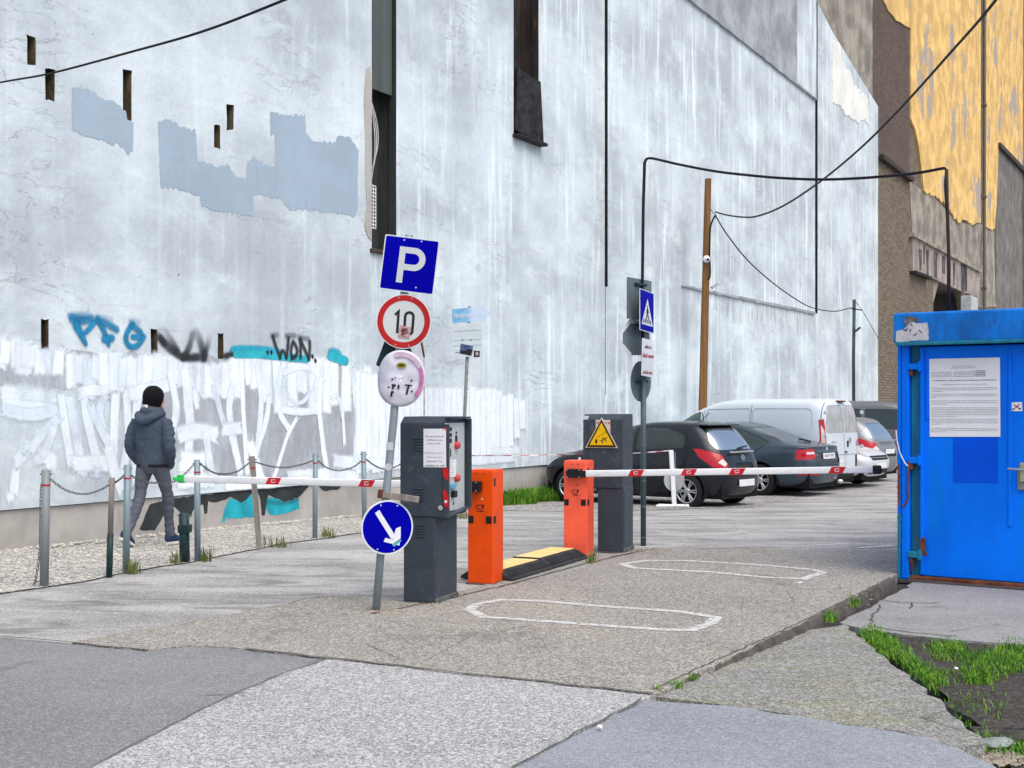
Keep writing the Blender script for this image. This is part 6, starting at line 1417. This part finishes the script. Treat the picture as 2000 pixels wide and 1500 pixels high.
# --- dark grey liftback
sk = [(.17, 2.0, -2.05, .74, 4), (.26, 2.22, -2.27, .84, 4.4), (.42, 2.31, -2.345, .89, 4.8), (.58, 2.32, -2.36, .905, 5), (.70, 2.25, -2.355, .907, 5), (.79, 2.08, -2.335, .90, 5), (.86, 1.75, -2.32, .89, 5), (.93, 1.38, -2.305, .87, 5), (.985, 1.12, -2.29, .85, 5), (1.02, 1.03, -2.12, .835, 4.8), (1.06, .93, -1.88, .815, 4.6), (1.13, .78, -1.62, .785, 4.4), (1.22, .58, -1.35, .745, 4.2), (1.32, .32, -1.02, .69, 4), (1.40, .08, -.76, .63, 3.8), (1.44, -.08, -.56, .54, 3.5), (1.46, -.2, -.42, .38, 3)]
sr = both('side_window', rnd([(.80, 1.0), (.56, 1.2), (.2, 1.35), (-.16, 1.37), (-.16, 1.0)], .03), m_glass, .006)+both('side_window', rnd([(-.23, 1.0), (-.23, 1.37), (-.7, 1.34), (-1.15, 1.2), (-1.45, 1.06), (-1.3, 1.01)], .04), m_glass, .006)
sr += [('rear_window', (-.6, 0), rearp(rnd([(-.66, 1.075), (.66, 1.075), (.56, 1.36), (-.56, 1.36)], .05)), m_glass3, .005)]
for s in (1, -1):
    sr += [diag('reversing_light', [(-2.29, .76*s, .885), (-2.31, .56*s, .89), (-2.32, .545*s, .845), (-2.29, .76*s, .84)], m_clear, .0, s), diag('tail_light', [(-2.14, .88*s, .93), (-2.30, .56*s, .955), (-2.345, .52*s, .80), (-2.30, .60*s, .74), (-2.14, .90*s, .735)], m_tail, .002, s)]
    sr += [('bumper_reflector', REAR, rearp([(s*.40, .42), (s*.78, .43), (s*.78, .47), (s*.40, .455)]), m_tail, .002)]
sr += [('boot_recess', REAR, rearp(rnd([(-.50, .66), (.50, .66), (.56, .865), (-.56, .865)], .04)), paint('dark_grey_recess', (.035, .042, .048)), .02)]
ss_ = [((-1, 0), rearp([(-.88, .962), (-.5, .975), (.5, .975), (.88, .962)]), .009), ((-1, 0), rearp([(-.74, .955), (-.52, .72), (-.5, .62), (.5, .62), (.52, .72), (.74, .955)]), .009), ((0, 1), sidep([(-.195, 1.0), (-.19, .7), (-.22, .36)]), .010), ((0, 1), sidep([(-1.35, 1.0), (-1.0, .8), (-.95, .5)]), .010)]
m_greycar = paint('dark_grey_car_paint', (.05, .075, .10), .2, .3, .03)
pr2 = gp(1487, 968); sloc = pr2+HD*1.27-HL*.80; sloc.z = gz(sloc.y)
sedan = car('dark_grey_liftback', 'dark grey liftback parked between the black hatchback and the white van', 'car', sloc, HRZ, sk, m_greycar, sr, (1.42, -1.27), .316, .20, .21, seams=ss_)
bumper_plate(sedan, -2.352, .80, 'NTV 970', .26, .056, tilt=.08)
bm = bmesh.new(); lathe(bm, [(0, .01), (.045, .008), (.05, 0)], 20, rear_frame(-2.302, 0, .925)); mkbm('round_emblem', bm, m_chrome, sedan, True)
print_lines('model_lettering', rear_frame(-2.335, .55, .84), -.1, .1, [(-.014, 0, 1)], .004, m_chrome, sedan, .03, world=False, seed=2)
bm = bmesh.new(); tube_pts(bm, [(-1.93, -.05, 1.07), (-1.82, -.02, 1.10), (-1.70, .03, 1.13)], .018, 6); mkbm('rear_wiper', bm, m_trim, sedan)
bm = bmesh.new(); tube_pts(bm, [(-2.2, -.55, .27), (-2.38, -.55, .26)], .04, 12); mkbm('exhaust_pipe', bm, m_chrome, sedan, True)
# --- white panel van
vk = [(.22, 2.1, -2.28, .84, 6), (.34, 2.33, -2.37, .92, 6), (.55, 2.40, -2.385, .948, 7), (.80, 2.36, -2.38, .952, 8), (.95, 2.22, -2.375, .952, 9), (1.05, 1.98, -2.37, .95, 9), (1.14, 1.74, -2.365, .945, 9), (1.28, 1.50, -2.36, .935, 9), (1.48, 1.17, -2.345, .91, 9), (1.66, .86, -2.325, .882, 8), (1.80, .56, -2.295, .845, 7), (1.88, .30, -2.26, .79, 6), (1.93, .0, -2.2, .69, 5), (1.95, -.35, -2.08, .5, 4)]
vr = both('cab_window', rnd([(1.60, 1.13), (1.20, 1.40), (.86, 1.60), (.62, 1.68), (.60, 1.12)], .06), m_glassg, .008)
vr += both('pressed_panel', rnd([(.47, 1.15), (.47, 1.72), (-.60, 1.74), (-.60, 1.13), (.2, 1.13)], .06), paint('van_white_pressed', (.54, .60, .66), .3, dirt=.10), .010)+both('pressed_panel', rnd([(-.66, 1.12), (-.66, 1.74), (-2.02, 1.74), (-2.08, 1.30), (-1.95, 1.14)], .10), bpy.data.materials['van_white_pressed'], .010)
vr += both('side_rubbing_strip', [(2.2, .42), (2.2, .74), (-2.36, .74), (-2.36, .42)], m_trim, .0)
m_frost = plain('dusty_rear_glass', (.36, .37, .38), .3, var=.2, scale=5)
vr += [('rear_window', REAR, rearp(rnd([(s*.035, 1.22), (s*.78, 1.22), (s*.76, 1.5), (s*.66, 1.80), (s*.035, 1.82)], .06)), m_frost, .006) for s in (1, -1)]
for s in (1, -1):
    vr += [diag('reversing_light', [(-2.34, .93*s, 1.40), (-2.36, .86*s, 1.28), (-2.37, .84*s, 1.02), (-2.34, .93*s, 1.0)], m_clear, .0, s), diag('tail_light', [(-2.30, .948*s, 1.50), (-2.345, .84*s, 1.52), (-2.375, .80*s, .85), (-2.33, .95*s, .84)], m_tail, .002, s)]
vr += [('rear_bumper', REAR, rearp([(s*.52, .40), (s*.97, .40), (s*.97, .74), (s*.52, .74)]), m_trim, .0) for s in (1, -1)]+[('rear_bumper', REAR, rearp([(-.52, .30), (.52, .30), (.52, .44), (-.52, .44)]), m_trim, .0)]
vs_ = [((-1, 0), rearp([(0, .46), (0, 1.88)]), .014), ((0, 1), sidep([(.535, .5), (.535, 1.15), (.55, 1.80)]), .012), ((0, 1), sidep([(-.63, .5), (-.63, 1.82)]), .012), ((0, 1), sidep([(-2.22, .8), (-2.22, 1.86)]), .012), ((-1, 0), rearp([(-.78, .76), (.78, .76)]), .010)]
m_van = paint('van_white_paint', (.56, .62, .67), .28, dirt=.10)
vc = gp(1612, 962); vloc = vc+HD*2.38-HL*.95; vloc.z = gz(vloc.y)
van = car('white_panel_van', 'white panel van with dusty rear windows parked against the wall', 'van', vloc, HRZ, vk, m_van, vr, (1.45, -1.50), .325, .21, .20, seams=vs_, hub=True, low=.36)
bumper_plate(van, -2.385, .60, None, .24, .055, .25)
for yy, zz in ((-.28, 1.06), (-.62, 1.0)):
    flat('maker_emblem', circ(.05, 14, 0, 0, .07), rear_frame(-2.378, yy, zz), .002, m_inkg, van, world=False)
print_lines('model_lettering', rear_frame(-2.378, .52, 1.04), -.11, .11, [(-.02, 0, 1)], .002, m_inkg, van, .045, world=False, seed=3)
bm = bmesh.new(); bbox(bm, -2.33, -2.22, -.16, .16, 1.875, 1.91, .01); mkbm('high_brake_light', bm, m_rust, van)
bm = bmesh.new(); bbox(bm, -2.40, -2.37, -.10, .02, .80, .83, .006); bbox(bm, -2.40, -2.37, -.16, -.12, .92, 1.05, .006); mkbm('door_handle', bm, m_trim, van)
for s in (1, -1):
    for zz in (.88, 1.14, 1.62): bm = bmesh.new(); bbox(bm, -2.395, -2.33, s*.90-.02, s*.90+.03, zz, zz+.07, .008); mkbm('door_hinge', bm, m_van, van)
    bm = bmesh.new(); bmesh.ops.create_icosphere(bm, subdivisions=2, radius=1)
    for v in bm.verts: v.co = Vector((v.co.x*.08+1.45, v.co.y*.12+s*1.08, v.co.z*.14+1.22))
    mkbm('wing_mirror', bm, m_trim, van, True)
tube('van_aerial', [(.47, .93, 1.12), (.50, .95, 1.45), (.55, .95, 1.66)], .008, m_trim, van, 5, world=False)
# --- silver car nose out, then grey hatchback, then dark van
m_silver = paint('silver_car_paint', (.62, .64, .66), .25, .3, .05)
fr = [('grille', (1, 0), [(y, z) for y, z in rnd([(-.42, .60), (.42, .60), (.48, .70), (-.48, .70)], .03)], m_trim, .012), ('grille', (1, 0), rnd([(-.5, .30), (.5, .30), (.5, .40), (-.5, .40)], .03), m_trim, .012)]
fr += both('side_window', rnd([(.80, 1.0), (.56, 1.2), (.2, 1.35), (-.16, 1.37), (-.16, 1.0)], .03), m_glass, .006)+both('side_window', rnd([(-.23, 1.0), (-.23, 1.37), (-.7, 1.34), (-1.15, 1.2), (-1.45, 1.06), (-1.3, 1.01)], .04), m_glass, .006)
fr += [('windscreen', (.6, 0), rnd([(-.66, 1.03), (.66, 1.03), (.56, 1.37), (-.56, 1.37)], .05), m_glass, .005)]
for s in (1, -1): fr += [('head_light', (1, .8*s), [(Vector((x, y, 0)).dot(Vector((-.8*s, 1, 0)).normalized()), z) for x, y, z in ((1.9, .86*s, .80), (2.12, .66*s, .78), (2.25, .5*s, .68), (2.1, .82*s, .66))], m_lampd, .004)]
nose = gp(1712, 950); floc = nose+HD*2.15+HL*.15; floc.z = gz(floc.y)
silver = car('silver_saloon', 'silver saloon parked nose out at the black barrier tip', 'car', floc, HRZ+math.pi, sk, m_silver, fr, (1.42, -1.27), .316, .20, .21)
M = frame((2.335, 0, .48), (0, 1, 0), (0, 0, 1)); p = plate('number_plate', rrect(.26, .055, .01), M, .012, m_plate, None, world=False); p.parent = silver
bm = bmesh.new(); bbox(bm, 2.27, 2.30, -.44, .44, .645, .66, .004); mkbm('chrome_strip', bm, m_chrome, silver)
gh = gp(1745, 938); gloc = gh+HD*1.75-HL*-.55; gloc.z = gz(gloc.y)
m_gh = paint('grey_hatch_paint', (.20, .215, .225), .25, .3, .06)
hatch2 = car('grey_hatchback', 'grey hatchback with red tail light parked behind the silver saloon', 'car', gloc, HRZ, [tuple([k[0]*1.02]+list(k[1:])) for k in hk], m_gh, hr, (1.28, -1.23), .305, .19, .205, seams=hs_[:1])
bumper_plate(hatch2, -1.90, .72, None, .26, .055); bm = bmesh.new(); bbox(bm, -1.88, -1.845, -.42, .42, .965, .995, .008); mkbm('chrome_strip', bm, m_chrome, hatch2)
dk = [tuple([k[0]*1.0]+list(k[1:])) for k in vk]
dr = both('cab_window', rnd([(1.60, 1.13), (1.20, 1.40), (.86, 1.60), (.62, 1.68), (.60, 1.12)], .06), m_glass, .008)+both('side_window', rnd([(.50, 1.14), (.50, 1.70), (-.58, 1.72), (-.58, 1.14)], .05), m_glass, .008)+both('side_window', rnd([(-.68, 1.14), (-.68, 1.72), (-2.0, 1.72), (-2.1, 1.3), (-2.0, 1.14)], .08), m_glass, .008)
dr += [('rear_window', REAR, rearp(rnd([(-.78, 1.2), (.78, 1.2), (.66, 1.8), (-.66, 1.8)], .06)), m_glass, .006)]
dc = at(1725, 900, 35.5); dvan = car('dark_grey_minibus', 'dark grey minibus with long side windows at the far end of the row', 'van', Vector((10.9, 37.0, gz(36))), R(-22), dk, paint('minibus_grey_paint', (.13, .135, .145), .3, .2), dr, (1.45, -1.5), .325, .21, .2, hub=True)

# ================================================================== THE WALKING MAN
fR, fL = gp(327, 1064), gp(266, 1074)
mloc = (fR+fL)/2; mloc.z = 0
man = empty('person', mloc, 0, 'person in black beanie, blue grey hooded jacket and grey jeans walking away along the wall', 'person')
MH = math.atan2(.30, .955)                              # heading turned a little to the right
Rm = Matrix.Rotation(-MH, 4, 'Z')
def loft(bm, secs, n=20):                               # secs: centre, half width, half depth, axis x, axis y
    rings = []
    for c, a, b, ax, ay in secs: rings.append([bm.verts.new(Vector(c)+Vector(ax)*a*math.cos(2*math.pi*k/n)+Vector(ay)*b*math.sin(2*math.pi*k/n)) for k in range(n)])
    for i in range(len(rings)-1):
        for k in range(n): bm.faces.new((rings[i][k], rings[i][(k+1) % n], rings[i+1][(k+1) % n], rings[i+1][k]))
    bm.faces.new(rings[0][::-1]); bm.faces.new(rings[-1])
def limb(bm, pts, rad, n=16):
    pts = smooth_path(pts, 5); rr = np.interp(np.linspace(0, 1, len(pts)), np.linspace(0, 1, len(rad)), rad); tube_pts(bm, pts, list(rr), n)
def remesh(bm, vox, it=4, name='body'):
    bmesh.ops.recalc_face_normals(bm, faces=bm.faces); me = bpy.data.meshes.new(name); bm.to_mesh(me); bm.free()
    ob = bpy.data.objects.new('tmp', me); col.objects.link(ob)
    m = ob.modifiers.new('r', 'REMESH'); m.mode = 'VOXEL'; m.voxel_size = vox
    s = ob.modifiers.new('s', 'SMOOTH'); s.factor = .5; s.iterations = it
    bpy.context.view_layer.update(); out = bpy.data.meshes.new_from_object(ob.evaluated_get(bpy.context.evaluated_depsgraph_get())); bpy.data.objects.remove(ob); bpy.data.meshes.remove(me); return out
X, Yv = (1, 0, 0), (0, 1, 0)
bm = bmesh.new()
loft(bm, [((0, .0, .80), .10, .09, X, Yv), ((0, .0, .86), .165, .115, X, Yv), ((0, .0, .95), .182, .125, X, Yv), ((0, .0, 1.08), .192, .13, X, Yv), ((0, -.005, 1.22), .198, .135, X, Yv), ((0, -.01, 1.34), .208, .13, X, Yv), ((0, -.01, 1.41), .190, .108, X, Yv), ((0, -.005, 1.46), .125, .085, X, Yv), ((0, .01, 1.50), .062, .062, X, Yv), ((0, .02, 1.56), .055, .06, X, Yv)])
jR = [(.085, .0, .90), (.095, .10, .70), (.095, .17, .50), (.085, .20, .30), (.085, .235, .09)]; jL = [(-.085, .0, .90), (-.105, -.04, .70), (-.115, -.08, .50), (-.125, -.20, .30), (-.125, -.31, .14)]
for J in (jR, jL): limb(bm, J, [.098, .086, .066, .064, .058, .053, .056])
for s in (1, -1): limb(bm, [(s*.175, -.01, 1.385), (s*.225, -.035, 1.27), (s*.248, -.05, 1.13), (s*.238, -.01, 1.02), (s*.20, .05, .92), (s*.16, .09, .87)], [.066, .070, .064, .062, .054, .046, .04])
# head turned to the right
hm = Matrix.Translation((0, .025, 1.625))@Matrix.Rotation(R(-52), 4, 'Z')
def ell(c, r3, M=hm, seg=3):
    q_ = bmesh.ops.create_icosphere(bm, subdivisions=seg, radius=1)['verts']
    for v in q_: v.co = M@Vector((c[0]+v.co.x*r3[0], c[1]+v.co.y*r3[1], c[2]+v.co.z*r3[2]))
ell((0, -.01, .02), (.076, .098, .098)); ell((0, .035, -.055), (.056, .062, .062)); ell((0, .100, -.018), (.014, .022, .022)); ell((0, .088, -.085), (.026, .024, .022)); ell((0, .093, -.055), (.024, .016, .012)); ell((.078, -.005, -.01), (.012, .026, .034)); ell((-.078, -.005, -.01), (.012, .026, .034))
me = remesh(bm, .0095, 3)
m_jack = plain('blue_grey_jacket_cloth', (.055, .075, .105), .9, var=.16, scale=5, bump=.2, bscale=90)
m_jean = plain('grey_jeans', (.09, .10, .125), .9, var=.22, scale=6, bump=.2, bscale=80, st=(1, 1, .6))
m_skin = plain('skin', (.42, .25, .18), .55, var=.08, bump=.02); m_hem = plain('black_rib_knit', (.012, .013, .016), .9); m_sole = plain('white_sole', (.6, .58, .53), .7); m_shoe = plain('navy_shoe', (.02, .04, .085), .8, var=.3)
m_beanie = plain('black_wool', (.004, .004, .006), .95, bump=.3, bscale=60)
_nr = [v.normal.copy() for v in me.vertices]; _co = [v.co.copy() for v in me.vertices]
for v, c, nrm in zip(me.vertices, _co, _nr):              # folds in cloth
    if c.z < .86:                                        # bunched denim at knee and ankle
        k = .007*(1+1.2*sstep(.40, .10, c.z))
        v.co = c+nrm*(k*noise.noise(Vector((c.x*5, c.y*5+c.x*4, c.z*26)))+.003*noise.noise(c*30))
    elif c.z < 1.47:
        el = sstep(.17, .24, abs(c.x)); v.co = c+nrm*((.006+.006*el)*noise.noise(Vector((c.x*7+3, c.y*7, c.z*(11+9*el)-abs(c.x)*16)))+.004*noise.noise(c*22))
me.update()
for m in (m_jack, m_jean, m_skin, m_hem): me.materials.append(m)
for p in me.polygons:
    c = p.center
    if c.z > 1.485: p.material_index = 2
    elif c.z < .865 and abs(c.x) < .235 and not (c.y > .06 and abs(c.x) > .14 and c.z > .82): p.material_index = 1
    elif c.z < .905 and abs(c.x) < .19: p.material_index = 3 if abs(c.x+.03) > .055 or c.y > 0 else 0
    else: p.material_index = 0
    p.use_smooth = True
me.transform(Rm); body = bpy.data.objects.new('body', me); col.objects.link(body); body.parent = man
def child(name, bm, mat, smooth=True):
    bmesh.ops.transform(bm, matrix=Rm, verts=bm.verts); return mkbm(name, bm, mat, man, smooth)
# beanie
bm = bmesh.new(); rings = lathe(bm, [(.088, -.105), (.096, -.10), (.100, -.06), (.101, -.045), (.1035, -.04), (.107, -.01), (.106, .02), (.099, .05), (.085, .078), (.063, .099), (.038, .112), (.016, .118), (.0, .119)], 28)
for v in bm.verts: v.co.x *= .95; v.co.y *= 1.08; v.co += v.co.normalized()*.003*noise.noise(v.co*25)
bmesh.ops.transform(bm, matrix=Matrix.Translation((0, .022, 1.655))@Matrix.Rotation(R(-52), 4, 'Z')@Matrix.Rotation(R(-10), 4, 'X'), verts=bm.verts); bmesh.ops.remove_doubles(bm, verts=bm.verts, dist=1e-4); child('beanie', bm, m_beanie)
for s in (1, -1):
    bm = bmesh.new(); bmesh.ops.create_uvsphere(bm, u_segments=8, v_segments=6, radius=.009); bmesh.ops.translate(bm, vec=hm@Vector((s*.03, .083, .002)), verts=bm.verts); child('eye', bm, m_sblack)
# hood lying on the shoulders
bm = bmesh.new()
bm2 = bm
limb(bm, [(-.115, .05, 1.46), (-.125, -.05, 1.455), (-.085, -.125, 1.42), (0, -.155, 1.385), (.085, -.125, 1.42), (.125, -.05, 1.455), (.115, .05, 1.46)], [.03, .045, .05, .052, .05, .045, .03], 12)
limb(bm, [(-.085, .07, 1.50), (-.09, -.01, 1.50), (-.06, -.085, 1.495), (0, -.105, 1.485), (.06, -.085, 1.495), (.09, -.01, 1.50), (.085, .07, 1.50)], [.024, .032, .036, .038, .036, .032, .024], 12)
q_ = bmesh.ops.create_icosphere(bm, subdivisions=3, radius=1)['verts']
for v in q_: v.co = Vector((v.co.x*.115, -.085+v.co.y*.062, 1.43+v.co.z*.075))
hme = remesh(bm, .009, 3, 'hood')
_nr = [v.normal.copy() for v in hme.vertices]
for v, nrm in zip(hme.vertices, _nr): v.co = v.co+nrm*.006*noise.noise(Vector((v.co.x*9, v.co.y*9, v.co.z*20)))
hme.transform(Rm); hme.polygons.foreach_set('use_smooth', [True]*len(hme.polygons)); hme.materials.append(m_jack); ho = bpy.data.objects.new('hood', hme); col.objects.link(ho); ho.parent = man
# shoes
def shoe(ankle, pitch, yaw):
    Ms = Matrix.Translation(ankle)@Matrix.Rotation(yaw, 4, 'Z')@Matrix.Rotation(pitch, 4, 'X')
    bm = bmesh.new(); secs = []
    for y, w_, h_, zc in ((-.075, .024, .03, -.02), (-.06, .036, .05, -.012), (-.02, .040, .065, .0), (.03, .041, .058, -.01), (.09, .046, .042, -.03), (.14, .044, .034, -.04), (.175, .032, .026, -.046), (.195, .012, .014, -.05)): secs.append((Vector((0, y, zc)), w_, h_, Vector((1, 0, 0)), Vector((0, 0, 1))))
    loft(bm, secs, 18)
    for v in bm.verts: v.co.z = max(v.co.z, -.066)
    bmesh.ops.transform(bm, matrix=Ms, verts=bm.verts); sh = child('shoe', bm, m_shoe)
    bm = bmesh.new(); out = [(-.036, -.07), (-.042, 0), (-.047, .09), (-.044, .15), (-.02, .195), (.02, .195), (.044, .15), (.047, .09), (.042, 0), (.036, -.07), (0, -.085)]
    a = [bm.verts.new((x, y, -.088)) for x, y in out]; b = [bm.verts.new((x, y, -.060)) for x, y in out]; bm.faces.new(a[::-1]); bm.faces.new(b); [bm.faces.new((a[i], a[(i+1) % 11], b[(i+1) % 11], b[i])) for i in range(11)]
    bmesh.ops.transform(bm, matrix=Ms@Matrix.Identity(4), verts=bm.verts); bmesh.ops.transform(bm, matrix=Rm, verts=bm.verts); o = mkbm('sole', bm, m_sole, sh)
shoe((.085, .235, .088), 0, R(-8)); shoe((-.125, -.305, .15), R(-24), R(6))
man.location.z = .014

# ================================================================== PLANTS, STONES, LITTER
def grass_mat(name, a, b):
    n = N(name); c = n.mix(n.ramp(n.noise(9, 4), .35, .65), a, b); n.set(n.mix(n.ramp(n.noise(140, 2), .6, .68), c, (.24, .21, .09)), .8, 0, .15); return n.m
m_grass = grass_mat('grass_blades', (.05, .17, .012), (.14, .30, .03)); m_grass2 = grass_mat('olive_weeds', (.09, .13, .03), (.16, .18, .06)); m_stone = plain('pale_stones', (.48, .46, .42), .9, var=.35, scale=20); m_stone2 = plain('brown_pebbles', (.34, .29, .23), .9, var=.4, scale=15)
def blades(spots, name, mat, label, hmin, hmax, wb=.006, lean=.5, seed=1, kind='stuff'):
    rr = np.random.default_rng(seed); V, Fc = [], []
    for p in spots:
        h = rr.uniform(hmin, hmax); a = rr.uniform(0, 2*np.pi); l = rr.uniform(.1, lean)*h; d = np.array([math.cos(a), math.sin(a), 0]); t = np.array([-d[1], d[0], 0])*wb*rr.uniform(.6, 1.3); p = np.array(p[:])
        i = len(V); V += [p-t, p+t, p+d*l*.35+np.array([0, 0, h*.6])+t*.75, p+d*l*.35+np.array([0, 0, h*.6])-t*.75, p+d*l+np.array([0, 0, h*rr.uniform(.8, 1)])]; Fc += [(i, i+1, i+2, i+3), (i+3, i+2, i+4)]
    o = mk(name, V, Fc, mat); return tag(o, label, 'grass', kind=kind)
def scatter(cx, cy, rx, ry, n, seed, z=0.0):            # pixel ellipse on the ground
    rr = random.Random(seed); out = []
    while len(out) < n:
        a, b = rr.gauss(0, .5), rr.gauss(0, .5)
        if a*a+b*b > 1: continue
        p = gp(cx+a*rx, cy+b*ry, z); out.append((p.x, p.y, p.z-.01))
    return out
sp_ = []
for c in ((1850, 1270, 46, 24, 900), (1925, 1300, 66, 34, 1300), (1985, 1285, 50, 38, 1300), (1910, 1325, 38, 16, 330), (1840, 1318, 34, 14, 130), (1720, 1258, 38, 22, 700), (1700, 1240, 22, 14, 330), (1900, 1380, 80, 50, 160)): sp_ += scatter(*c[:4], c[4], int(c[0]), -.062)
for i in range(2300):
    t = random.random(); x = 1690+t*140+random.gauss(0, 9); y = 1236+t*108+random.gauss(0, 7)-4; p = gp(x+6, y, -.06); sp_.append((p.x, p.y, p.z-.01))
for i in range(900):
    t = random.random(); x = 1880+t*150+random.gauss(0, 12); y = 1446+t*28+random.gauss(0, 9); p = gp(x, y, -.06); sp_.append((p.x, p.y, p.z-.015))
blades(sp_, 'verge_grass', m_grass, 'bright green grass tufts on the dark soil by the container', .018, .06, .0032, 1.1, 2)
sp_ = []
rr = random.Random(3)
for i in range(4200):
    t = rr.uniform(10.2, 13.4); p = wl(t, rr.uniform(.03, .75)*(.6+.5*noise.noise(Vector((t*1.7, 0, 5))))); sp_.append((p.x, p.y, p.z))
blades(sp_, 'wall_foot_grass', m_grass, 'thick grass clump at the foot of the wall by the black hatchback', .10, .34, .010, .6, 4)
sp_ = []
for c in ((1320, 1347, 12, 5, 60), (1352, 1330, 10, 5, 40), (1620, 1208, 18, 7, 90), (1668, 1178, 14, 8, 90), (1285, 1358, 14, 3, 40)): sp_ += scatter(*c[:4], c[4], int(c[0]), -.02)
blades(sp_, 'joint_weeds', m_grass, 'small weeds in the joint along the edge of the drive', .03, .09, .004, .8, 5)
sp_ = []
for c in ((102, 1062, 12, 4, 90), (182, 1048, 10, 4, 70), (690, 1000, 20, 6, 130), (400, 1096, 14, 3, 60), (260, 1120, 20, 3, 80), (640, 1050, 18, 3, 70), (540, 1068, 30, 3, 60), (720, 1038, 12, 4, 40), (1155, 1101, 14, 3, 50), (900, 1012, 20, 4, 60), (345, 1102, 14, 2, 40)): sp_ += scatter(*c[:4], c[4], int(c[0]))
blades(sp_, 'strip_weeds', m_grass2, 'olive weeds dotted along the gravel strip and wall foot', .05, .20, .005, .6, 6)
def stones(spots, name, mat, label, smin, smax, seed=1):
    rr = np.random.default_rng(seed); V, Fc = [], []
    base = [(1, 0, 0), (-1, 0, 0), (0, 1, 0), (0, -1, 0), (0, 0, 1), (0, 0, -1)]; fs = [(0, 2, 4), (2, 1, 4), (1, 3, 4), (3, 0, 4), (2, 0, 5), (1, 2, 5), (3, 1, 5), (0, 3, 5)]
    for p in spots:
        s = rr.uniform(smin, smax); sc3 = s*rr.uniform(.6, 1.2, 3); a = rr.uniform(0, 6.28); i = len(V)
        for b in base:
            q_ = np.array(b)*sc3*rr.uniform(.8, 1.2); V.append((p[0]+q_[0]*math.cos(a)-q_[1]*math.sin(a), p[1]+q_[0]*math.sin(a)+q_[1]*math.cos(a), p[2]+q_[2]*.7+s*.2))
        Fc += [tuple(i+k for k in f) for f in fs]
    o = mk(name, V, Fc, mat, smooth=False); return tag(o, label, 'stones', kind='stuff')
sp_ = []
for i in range(1500):
    t = random.uniform(-3, 15); p = wl(t, abs(random.gauss(0, .10))+.0); sp_.append((p.x, p.y, p.z+.015))
stones(sp_, 'wall_foot_stones', m_stone, 'pale rubble along the foot of the wall', .010, .035, 2)
sp_ = []
for i in range(7000):
    k = random.randrange(len(T)-2); u = random.random()**.7; p = wl(T[k]+random.random()*.1, Wd[k]*u); sp_.append((p.x, p.y, p.z+.012))
stones(sp_, 'strip_gravel', m_stone, 'loose pale gravel on the strip below the wall', .006, .016, 3)
sp_ = []
for c in ((745, 1196, 45, 8, 130), (1270, 1078, 45, 6, 260), (830, 1186, 60, 5, 60), (1660, 1165, 60, 30, 60), (895, 1165, 20, 8, 50)): sp_ += [(a, b, z+.022) for a, b, z in scatter(*c[:4], c[4], int(c[0]))]
stones(sp_, 'loose_chippings', m_stone2, 'loose chippings round the feet of poles and machines', .005, .014, 4)
sp_ = [(a, b, z+.01) for c in ((1965, 1482, 50, 16, 330),) for a, b, z in scatter(*c[:4], c[4], int(c[0]), -.062)]
stones(sp_, 'pebbles', m_stone2, 'brown pebbles at the corner of the soil bed', .006, .016, 5)
rr = random.Random(9)
for x, y, w_, lab in ((1172, 1429, .022, 'tiny white scrap of paper on the smooth grey footway'), (1868, 1316, .02, 'small white paper scrap on the dark soil in front of the container'), (1563, 1143, .022, 'small white paper scrap lying on the drive near the far loop marking')):
    p = gp(x, y, -.03 if x > 1800 else 0); a = rr.uniform(0, 3)
    o = empty('litter_scrap', p+Vector((0, 0, .022 if x < 1800 else .03)), a, lab, 'litter')
    mk('scrap', [(-w_, -w_*.5, 0), (w_, -w_*.4, .004), (w_*.8, w_*.5, .008), (0, w_*.6, .002), (-w_*.9, w_*.4, .006)], [(0, 1, 2, 3, 4)], m_paper, o)
ps = gp(1945, 1452, -.05); o = empty('stone_slab', ps, .3, 'flat grey stone half buried in the grass at the bottom right corner', 'stone')
bm = bmesh.new(); bmesh.ops.create_icosphere(bm, subdivisions=2, radius=1)
for v in bm.verts: v.co = Vector((v.co.x*.10, v.co.y*.07, v.co.z*.028+.012*noise.noise(v.co*2)))
mkbm('stone', bm, plain('slab_stone', (.24, .27, .26), .9, var=.3), o)
